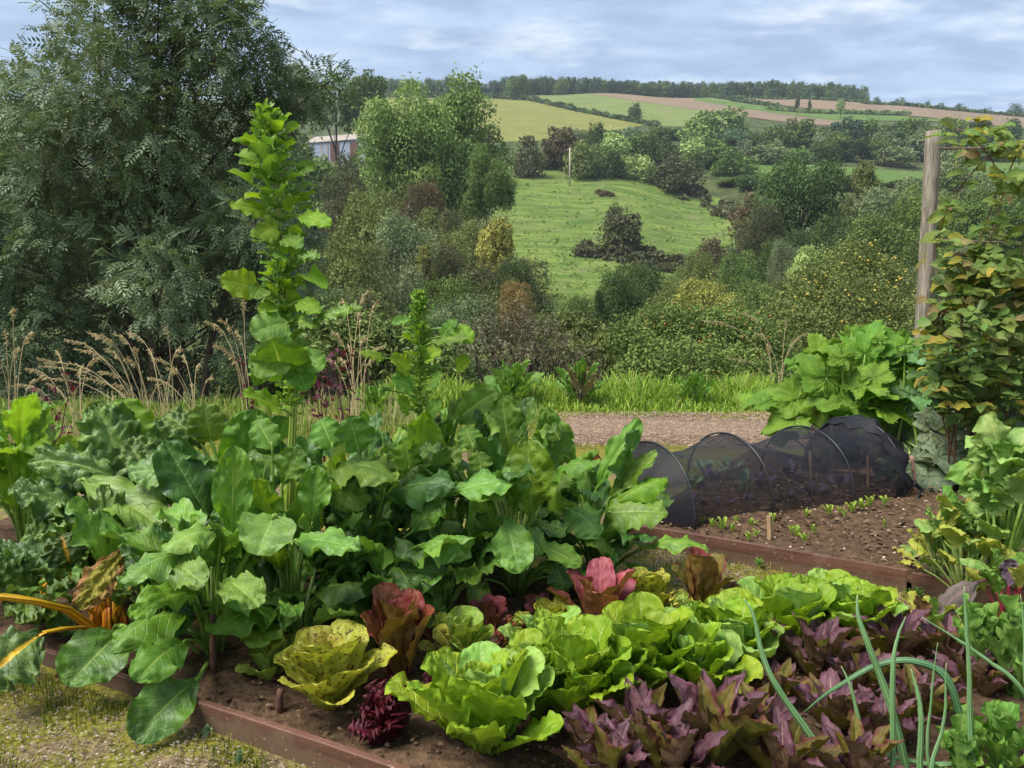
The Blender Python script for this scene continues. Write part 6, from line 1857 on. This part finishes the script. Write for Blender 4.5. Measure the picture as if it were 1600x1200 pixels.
M_twig = plain_mat('dark_twig', lin(74, 50, 40), lin(112, 80, 64), 30, 0.8, 0.7, 0.006)


def stake(b, t, D, w, mat, label, name='wooden_stake', square=True, z0=-0.03, cat='stake'):
    p0 = at(*b, D); p1 = at(*t, D)
    p0[2] = min(p0[2], 0.06)
    rt = p0.copy()
    n = 4 if square else 9
    m = 9
    r = np.random.default_rng(int(b[0]))
    P = curve([p0 - UP * 0.05 - rt, (p0 + p1) / 2 - rt + r.normal(0, w * .25, 3), p1 - rt], m)
    R = np.full(m, w / 2) * (1.25 if square else 1) * (1 if square else r.uniform(.85, 1.15, m))
    V, Fs, uv = tube_vf(P, R, n)
    o = obj(name, mesh(name, V, Fs, [mat], uv, not square), None, rt)
    return tag(o, label, cat)


stake((1268, 770), (1266, 705), 4.95, 0.018, M_wood, 'pale wooden peg standing inside the tunnel near its middle')
stake((1354, 775), (1356, 712), 4.85, 0.018, M_wood, 'wooden peg inside the tunnel close to its gathered end')
stake((1200, 862), (1202, 806), 3.72, 0.022, M_wood, 'short squared wooden peg behind the long brown board')
stake((1084, 832), (1083, 820), 4.1, 0.012, M_wood, 'tip of a pale peg at the near foot of the tunnel')
stake((1432, 770), (1424, 712), 4.7, 0.022, plain_mat('rotten_wood', lin(132, 96, 84), lin(170, 136, 120), 20, .9, .6, .006), 'frayed pinkish old stake behind the tunnel by the grey squash leaves', square=False)
stake((333, 1072), (333, 962), 2.34, 0.020, M_twig, 'taller dark twig stake at the corner of the near board', 'twig_stake', False)
stake((440, 1142), (439, 1076), 2.16, 0.021, M_twig, 'shorter cut twig stake beside the yellow speckled lettuce', 'twig_stake', False)
stake((1477, 905), (1482, 800), 3.2, 0.022, plain_mat('grey_stick', lin(92, 78, 66), lin(124, 108, 92), 20, .8, .5, .005), 'grey stick among the yellowing beet leaves', square=False)

# --- seedlings on the bare soil, weeds on the narrow path
SG = 'pale seedlings on the bare seed bed'
for k, (x, y, sz) in enumerate([(1128, 826, 34), (1112, 822, 22), (1144, 828, 20), (1174, 822, 22), (1208, 814, 22), (1260, 806, 18), (1295, 802, 26), (1312, 800, 18), (1330, 798, 26), (1345, 795, 26), (1358, 790, 30), (1382, 788, 24), (1320, 806, 14),
                                (1245, 836, 30), (1256, 845, 24), (1270, 830, 18), (1180, 838, 18), (1236, 832, 14), (1170, 843, 16), (1382, 822, 12), (1098, 818, 14), (1150, 816, 16)]):
    rosette('seedling', 'seedling', 'tiny pale green seedling on the bare soil between tunnel and board', x, y, y - sz * .6, sz, 'bract', ['seedl'], 5, 0.36, k, SG, z0=0.075, base_r=0.003, lowf=0.3, inner=.3)
for k, (x, y, tp, sp, lab) in enumerate([(70, 690, 655, 90, 'broad leaved green weed at the far left among the bank grass'), (130, 668, 640, 70, 'weed with pale leaves in front of the widest straw clump'), (585, 640, 596, 90, 'dock rosette in the bank grass between the bolted stems'), (800, 598, 560, 110, 'dock with upright leaves at the left end of the lush verge'), (905, 600, 556, 100, 'dock in the verge behind the bark path, leaves turning brown'), (1085, 606, 574, 80, 'dock near the right end of the verge')]):
    P_ = gnd(x, y); D_ = min(9.0, float(P_[1]))
    rosette('dock', 'weed', lab, x, EYE[2] * F / D_ + 469.4 if D_ < P_[1] else y, tp, sp, 'chard', ['chicory', 'lightc', 'chicory'] + (['raspb'] if 'brown' in lab else []), 16, 0.26, k, 'broad leaved weeds on the bank', z0=0.0, lowf=0.5, inner=.2)
WG = 'small weeds on the narrow path'
for k, (x, y, sz, lab) in enumerate([(1112, 878, 60, 'largest flat green weed at the foot of the long brown board'), (1186, 886, 26, 'small round weed below the short squared peg'), (965, 852, 34, 'weed tuft at the corner of the long brown board'),
                                     (1432, 932, 40, 'leafy weed at the corner where the two boards meet')]):
    rosette('weed', 'weed', lab, x, y, y - 14, sz, 'lobed', ['chicory'], 9, 0.34, k, None, z0=0.01, base_r=0.004)
rosette('weed', 'weed', 'little grey-green weed on the trodden ground near the board', 323, 1150, 1142, 22, 'bract', ['brass'], 6, .5, 3, None, z0=0.008, base_r=0.003)
rosette('weed', 'weed', 'tiny grey-green weed at the bottom of the mossy ground', 375, 1190, 1183, 20, 'bract', ['brass'], 6, .5, 4, None, z0=0.008, base_r=0.003)
# one long chard leaf lying over towards the board
o = gnd(945, 900, 0.03); D = o[1]
rt = empty('chard_plant', o, 'low chard with one long stalk and drooping leaf over the narrow path', 'chard plant', 'chard plants of the left bed')
b = at(1010, 855, D - .25); t = at(1104, 858, D - .30)
lf = place(rt, o, b, t, 0.11, UP + unit(EYE - o) * .5, 'arch', G['chard'], var=0)
stalk(lf, o, [o, (o + b) / 2 + UP * .02, b, b + (t - b) * .1], 0.008, 0.005, ST['green'])
# dark charred stump
bag = Bag()
r = np.random.default_rng(4)
P = curve([[0, 0, -.02], [0.02, 0.0, .05], [0.0, 0.01, .10], [-.02, .0, .13]], 8)
V, Fs, uv = tube_vf(P, np.array([.075, .078, .07, .066, .058, .05, .04, .02]), 12)
V = V + r.normal(0, .006, V.shape)
o = obj('stump', mesh('stump', V, Fs, [plain_mat('charred_wood', lin(26, 26, 30), lin(84, 82, 88), 14, .8, .8, .01)], uv), None, gnd(932, 900, 0.0))
tag(o, 'dark mottled wood stump under the end of the chard row', 'stump')

# ------------------------------------------------------------------ squash
def squash_blade(seed, nth=72, nrr=9):
    r = np.random.default_rng(seed)
    th = np.linspace(-PI * 0.97, PI * 0.97, nth)
    lob = np.abs(((th / (2 * PI / 5) + 0.5) % 1) - 0.5) * 2          # 0 on a lobe axis, 1 between lobes
    R = (0.62 + 0.38 * np.cos(th * 0.5) ** 2) * (1 - 0.36 * lob ** 1.4) * (1 + 0.16 * (np.abs(((th * 5.5 + r.uniform(0, 6)) % 1) - 0.5) * 2 - 0.5) + 0.05 * np.sin(th * 9 + r.uniform(0, 6)))
    k = np.linspace(0.0, 1, nrr)[:, None]
    X = k * R * np.sin(th); Y = k * R * np.cos(th)
    ax = np.broadcast_to(lob, X.shape)
    Z = -0.10 * k ** 2 * (1 - ax) + 0.10 * k * ax + 0.07 * k ** 2 * np.sin(th * 7 + r.uniform(0, 6)) + 0.03 * k * np.sin(th * 13 + k * 9) + r.normal(0, .014, X.shape)
    Z = Z - 0.22 * k ** 2 * np.clip(np.cos(th), 0, 1) ** 2 + 0.12 * k * np.abs(np.sin(th))
    V = np.stack([X, Y, Z], -1).reshape(-1, 3)
    s = lob * np.clip(0.25 + 0.75 * k, 0, 1) * 0.9 + 0 * k
    uv = np.stack([0.5 + 0.5 * np.broadcast_to(s, X.shape), np.broadcast_to(k, X.shape)], -1).reshape(-1, 2)
    return mesh('squash_blade', V, grid_faces(nrr, nth), [FM['mid']], uv)


PROTO['squash'] = [squash_blade(k) for k in range(4)]


def squash_plant(px, D, label, leaves, seed):
    X = (px - 800) / F * D
    o = np.array([X, D, 0.0])
    rt = empty('squash_plant', o, label, 'squash plant', 'squash plants beyond the tunnel')
    r = np.random.default_rng(seed)
    extra = [(cx + r.normal(0, 26), cy + r.normal(8, 20), rad * r.uniform(.6, .8), dd + r.uniform(-.1, .3), ang + r.normal(0, 50), c, mt) for (cx, cy, rad, dd, ang, c, mt) in leaves]
    extra += [(cx + r.normal(0, 30), cy + r.normal(0, 24), rad * r.uniform(.5, .7), dd + r.uniform(-.2, .2), ang + r.normal(0, 60), c, mt) for (cx, cy, rad, dd, ang, c, mt) in leaves]
    for (cx, cy, rad, dd, ang, c, mt) in leaves + extra:
        rad = min(rad, 62)
        c = float(np.clip(c + r.normal(0, .18), .1, .9)); ang = ang + r.normal(0, 14)
        DD = D + dd if cx > 1440 else max(D + dd, 5.5 if cy < 700 else 5.0)      # clear of the tunnel
        b = at(cx, cy, DD); Rm = rad * 0.84 / F * DD
        cd = unit(EYE - b); n = unit(c * cd + (1 - c) * UP)
        e1 = unit(np.cross(n, [0, 1.0, 0.001])) * -1
        e2 = np.cross(n, e1)
        d = math.radians(ang)                                   # direction of the leaf tip as seen in the photo
        tip = b + (np.array([1, 0, 0]) * math.cos(d) + UP * math.sin(d) * (1.0 if c > .5 else 0.5) + np.array([0, -1, 0]) * (0.6 if math.sin(d) < 0 else -0.2) * (1 - c)) * Rm
        lf = place(rt, o, b, tip, Rm, n, 'squash', G[mt])
        s0 = o + [r.normal(0, .08), r.normal(0, .08), 0.02]
        stalk(lf, o, [s0, s0 * .45 + b * .55 + [0, 0, b[2] * .12], b], 0.013, 0.007, ST['green' if mt == 'squash' else 'pale'], n=8)
    return rt


squash_plant(1330, 5.6, 'bright green squash with tall notched leaves right behind the tunnel', [
    (1315, 560, 70, -.05, 95, .5, 'squash'), (1350, 545, 62, .05, 70, .55, 'squash'), (1290, 590, 62, 0, 150, .55, 'squash'), (1345, 605, 75, -.15, 50, .5, 'squash'), (1300, 630, 60, -.1, 170, .45, 'squash'),
    (1245, 625, 62, .1, 160, .4, 'squash'), (1240, 655, 70, 0, 185, .25, 'squash'), (1390, 570, 66, .1, 40, .5, 'squash'), (1330, 640, 66, -.2, -20, .5, 'squash'), (1375, 635, 70, -.1, -10, .45, 'squash'),
    (1285, 555, 46, .15, 110, .5, 'squash'), (1270, 600, 50, .2, 140, .5, 'squash'), (1355, 660, 55, -.1, -60, .6, 'squash'), (1400, 660, 60, .0, -30, .5, 'squashblue')], 1)
squash_plant(1430, 5.5, 'squash with mottled blue-green leaves round the foot of the wooden post', [
    (1420, 620, 92, -.2, 10, .35, 'squashblue'), (1440, 553, 66, .05, 150, .25, 'squashblue'), (1478, 548, 50, .1, 20, .3, 'squashblue'), (1405, 590, 70, .1, 100, .5, 'squash'), (1410, 655, 60, -.2, -80, .6, 'squashblue'), (1440, 665, 60, -.1, -60, .6, 'squash'),
    (1455, 610, 60, .1, 30, .5, 'squashblue'), (1470, 640, 56, 0, -20, .55, 'squash'), (1380, 560, 40, .2, 120, .5, 'squash'), (1400, 540, 40, .2, 130, .5, 'squash')], 2)
squash_plant(1480, 5.0, 'old squash with grey mildewed leaves between the tunnel and the raspberry canes', [
    (1410, 690, 60, -.1, -60, .6, 'squashold'), (1420, 720, 52, -.1, -90, .65, 'squashold'), (1465, 715, 78, -.15, -40, .5, 'squashold'), (1500, 740, 70, -.2, -30, .4, 'squashold'), (1450, 745, 60, -.2, -100, .5, 'squashold'), (1505, 655, 66, .1, 20, .5, 'squashold'),
    (1560, 640, 80, .1, 10, .5, 'squashold'), (1530, 690, 60, .0, -20, .5, 'squashold'), (1480, 690, 60, 0, -120, .6, 'squashold'), (1400, 745, 45, -.1, -120, .6, 'squashold'), (1590, 690, 70, 0, 0, .5, 'squashold'), (1545, 600, 46, .1, 70, .6, 'squash'), (1575, 590, 50, .1, 50, .6, 'squashold'), (1530, 760, 60, -.2, -20, .4, 'squashold')], 3)

# ------------------------------------------------------------------ post and raspberry canes
def post_mat():
    m, t = new_mat('weathered_post')
    P = t.n('ShaderNodeTexCoord').outputs['Object']
    mp = t.n('ShaderNodeMapping', i={'Vector': P, 'Scale': (26, 26, 1.6)}).outputs[0]
    n = t.noise(mp, 1.6, 7, .65, 1.2); n2 = t.noise(P, 5, 5, .65)
    c = t.mix(t.rng(n, .33, .67), lin(100, 91, 80), lin(158, 148, 134))
    c = t.mix(t.math('MULTIPLY', t.rng(n2, .55, .68), .7), c, lin(112, 118, 62))
    bp = t.n('ShaderNodeBump', i={'Strength': .8, 'Distance': .008, 'Height': n}).outputs[0]
    return finish(m, t, t.n('ShaderNodeBsdfPrincipled', i={'Base Color': c, 'Roughness': .85, 'Specular IOR Level': .15, 'Normal': bp}).outputs[0])


PD = 5.75
pt, pb = at(1459, 205, PD), at(1437, 600, PD)
dirp = unit(pt - pb); pb = pb - dirp * (pb[2] / dirp[2])
P = np.array([pb - dirp * .1 + dirp * float(np.linalg.norm(pt - pb) + .1) * k for k in np.linspace(0, 1, 24)])
R = 0.057 - 0.005 * np.linspace(0, 1, 24) + 0.0015 * np.sin(np.linspace(0, 30, 24))
V, Fs, uv = tube_vf(P - pb, R, 16)
pr = np.random.default_rng(2); V = V + pr.normal(0, .0012, V.shape)
o = obj('wooden_post', mesh('wooden_post', V, Fs, [post_mat()], uv), None, pb)
tag(o, 'tall weathered round wooden post at the end of the raspberry row', 'post')
M_wire = plain_mat('rusty_wire', lin(70, 56, 44), lin(104, 86, 70), 20, .7)
for (y0, y1, lab) in ((232, 225, 'upper rusty wire stretched from the top of the post into the canes'), (374, 380, 'lower rusty wire tied round the middle of the post')):
    a = at(1456, y0, PD); b = at(1700, y1, PD - .6)
    bag = Bag(); bag.tube(curve([[0, 0, 0], (b - a) / 2 - UP * .01, b - a], 10), .0085, 6)
    tag(obj('training_wire', bag.mesh('training_wire', [M_wire]), None, a), lab, 'wire')

M_cane = plain_mat('raspberry_cane', lin(78, 58, 44), lin(116, 88, 66), 20, .6)


def raspberry(label, base_px, D, canes, n_leaf, area, seed, mats):
    """canes: pixel polylines; leaves hang along them and fill the area [(px, py, r px, weight)]"""
    X = (base_px - 800) / F * D
    o = np.array([X, D, 0.0])
    rt = empty('raspberry_plant', o, label, 'raspberry plant', 'raspberry plants along the wire')
    r = np.random.default_rng(seed)
    pts = []
    for cn in canes:
        P = curve([o + [r.normal(0, .06), r.normal(0, .06), 0]] + [at(x, y, D + r.uniform(-.12, .12)) for x, y in cn], 26)
        V, Fs, uv = tube_vf(P - o, np.linspace(.007, .003, 26), 6)
        obj('cane', mesh('cane', V, Fs, [M_cane], uv), rt)
        pts.append(P[8:])
    pts = np.concatenate(pts)
    ar = np.array(area, float)
    V2, nbig = Bag(), 0
    for k in range(n_leaf):
        if k % 3 == 0 or not len(ar):
            c = pts[r.integers(len(pts))] + r.normal(0, .035, 3)
        else:
            q = ar[r.choice(len(ar), p=ar[:, 3] / ar[:, 3].sum())]
            rr = q[2] * math.sqrt(r.random()); a = r.uniform(0, 2 * PI)
            c = at(q[0] + rr * math.cos(a), q[1] + rr * math.sin(a), D + r.uniform(-.32, .28))
        a0 = r.uniform(0, 2 * PI); dr = unit([math.cos(a0), math.sin(a0) - .35, r.uniform(-1.0, .15)])
        side = unit(np.cross(dr, UP))
        mt = mats[r.integers(len(mats))]
        L = r.uniform(.065, .115)
        nh = UP * .75 + unit(EYE - c) * .55 + r.normal(0, .35, 3)
        for w in range(3 if k % 2 else 1):                       # three leaflets to a leaf
            d2 = dr if w == 0 else unit(dr * .55 + side * (1 if w == 1 else -1) * .9)
            b = c + dr * (.022 if w == 0 else 0)
            t = b + d2 * L * (1 if w == 0 else .82)
            if nbig < 300:
                place(rt, o, b, t, L * .66, nh + r.normal(0, .12, 3), 'ovate', G[mt]); nbig += 1
            else:
                Yn = unit(t - b); Zv = unit(nh - Yn * nh.dot(Yn)); Xv = np.cross(Yn, Zv); l = np.linalg.norm(t - b); bb = b - o
                V2.add(np.array([bb, bb + Yn * l * .2 + Xv * .28 * l + Zv * .03 * l, bb + Yn * l * .55 + Xv * .30 * l + Zv * .05 * l, bb + Yn * l, bb + Yn * l * .55 - Xv * .30 * l + Zv * .05 * l, bb + Yn * l * .2 - Xv * .28 * l + Zv * .03 * l, bb + Yn * l * .45]),
                       np.array([[0, 1, 6], [1, 2, 6], [2, 3, 6], [3, 4, 6], [4, 5, 6], [5, 0, 6]]), np.column_stack([np.full(7, r.random()), np.full(7, r.random())]))
    if V2.n: obj('foliage', V2.mesh('raspberry_foliage', [FM['rasp']], False), rt, kind='stuff')
    return rt


FM['rasp'] = foliage_mat('raspberry_mixed', lin(70, 104, 42), lin(130, 156, 80), hue=.04, trans=.35)
mixg = ['rasp', 'rasp', 'rasp', 'rasp', 'rasp', 'rasp', 'raspy', 'raspb']
mixb = ['rasp', 'rasp', 'rasp', 'raspb', 'rasp', 'rasp', 'rasp', 'raspb', 'rasp', 'raspy']
raspberry('raspberry with a long cane arching up right of the post', 1500, 4.8, [[(1480, 560), (1462, 400), (1490, 310), (1545, 245), (1600, 225)], [(1500, 520), (1530, 380), (1560, 280), (1520, 215), (1480, 195)], [(1520, 500), (1560, 330), (1590, 240), (1640, 200)]], 130,
          [(1530, 215, 34, 2), (1575, 255, 40, 2), (1488, 330, 18, .5), (1474, 372, 16, .5), (1560, 385, 40, .6), (1478, 470, 32, 1.3), (1545, 330, 30, .4), (1590, 330, 34, .7), (1500, 430, 34, .8)], 1, mixg)
raspberry('dense bronze tinted raspberry in the middle of the row', 1560, 4.7, [[(1560, 560), (1550, 450), (1530, 380)], [(1580, 560), (1590, 450), (1600, 370)], [(1540, 560), (1510, 470), (1500, 400)]], 330,
          [(1560, 450, 70, 2), (1530, 520, 60, 2), (1590, 540, 60, 2), (1500, 500, 45, 1.5), (1550, 580, 60, 1.6), (1590, 430, 40, 1.2)], 2, mixb)
raspberry('green raspberry low behind the grey squash leaves', 1520, 4.75, [[(1500, 640), (1490, 590), (1470, 560)], [(1540, 640), (1560, 590), (1590, 560)], [(1470, 640), (1462, 560), (1470, 480)]], 320,
          [(1490, 580, 50, 2), (1540, 620, 55, 2), (1590, 600, 50, 2), (1470, 530, 40, 1.5), (1500, 640, 45, 1.2), (1560, 660, 50, 1.4), (1475, 590, 34, 1.2)], 3, ['rasp', 'rasp', 'rasp', 'raspy'])
raspberry('raspberry at the edge of the picture with yellowing top leaves', 1660, 4.7, [[(1640, 560), (1620, 400), (1600, 300)], [(1660, 560), (1650, 380), (1630, 260)]], 130,
          [(1610, 300, 34, .3), (1620, 420, 60, 2), (1620, 540, 60, 2), (1640, 480, 60, 2), (1610, 610, 50, 1.5)], 4, mixb)

# ------------------------------------------------------------------ purple orach on the bank
def orach(px, py, tp, D, spread, label, seed, n=40):
    r = np.random.default_rng(seed)
    o = at(px, py, D); o[2] = float(terr(o[0], o[1]))
    rt = empty('purple_orach', o, label, 'purple plant', 'purple orach plants on the bank')
    H = float(at(px, tp, D)[2]) - o[2]
    for k in range(3):
        t = np.array([r.normal(0, spread / F * D * .3), r.normal(0, .05), H * r.uniform(.75, 1)])
        bag = Bag(); P = curve([[0, 0, 0], t * [.4, .4, .5], t], 8); bag.tube(P, np.linspace(.006, .002, 8), 5)
        obj('stem', bag.mesh('orach_stem', [ST['dark']]), rt)
        for q in range(n // 3):
            c = P[r.integers(2, 8)] + r.normal(0, .03, 3) + o
            d = unit(r.normal(size=3) + [0, 0, .2]); L = r.uniform(.025, .06)
            place(rt, o, c, c + d * L, L * .7, UP + r.normal(0, .5, 3), 'bract', G['orach'])


orach(505, 640, 540, 5.6, 60, 'dark red orach right behind the bolted stem', 1, 45)
orach(545, 630, 540, 5.9, 60, 'dark red orach with purple flecks between the two bolted stems', 2, 45)
orach(85, 660, 580, 5.8, 80, 'dull red orach among the straw grass on the left', 3, 40)
orach(392, 640, 560, 5.6, 40, 'thin red orach left of the bolted stem', 4, 24)
o = gnd(920, 800, 0.05); D = 3.75
rt = empty('ruby_chard', o, 'ruby chard leaf standing up behind the leaning chard', 'chard plant')
b = at(925, 765, D); lf = place(rt, o, b, at(926, 704, D), .11, unit(EYE - b), 'round', G['redbrown'])
stalk(lf, o, [o, (o + b) / 2, b], .006, .004, ST['red'])
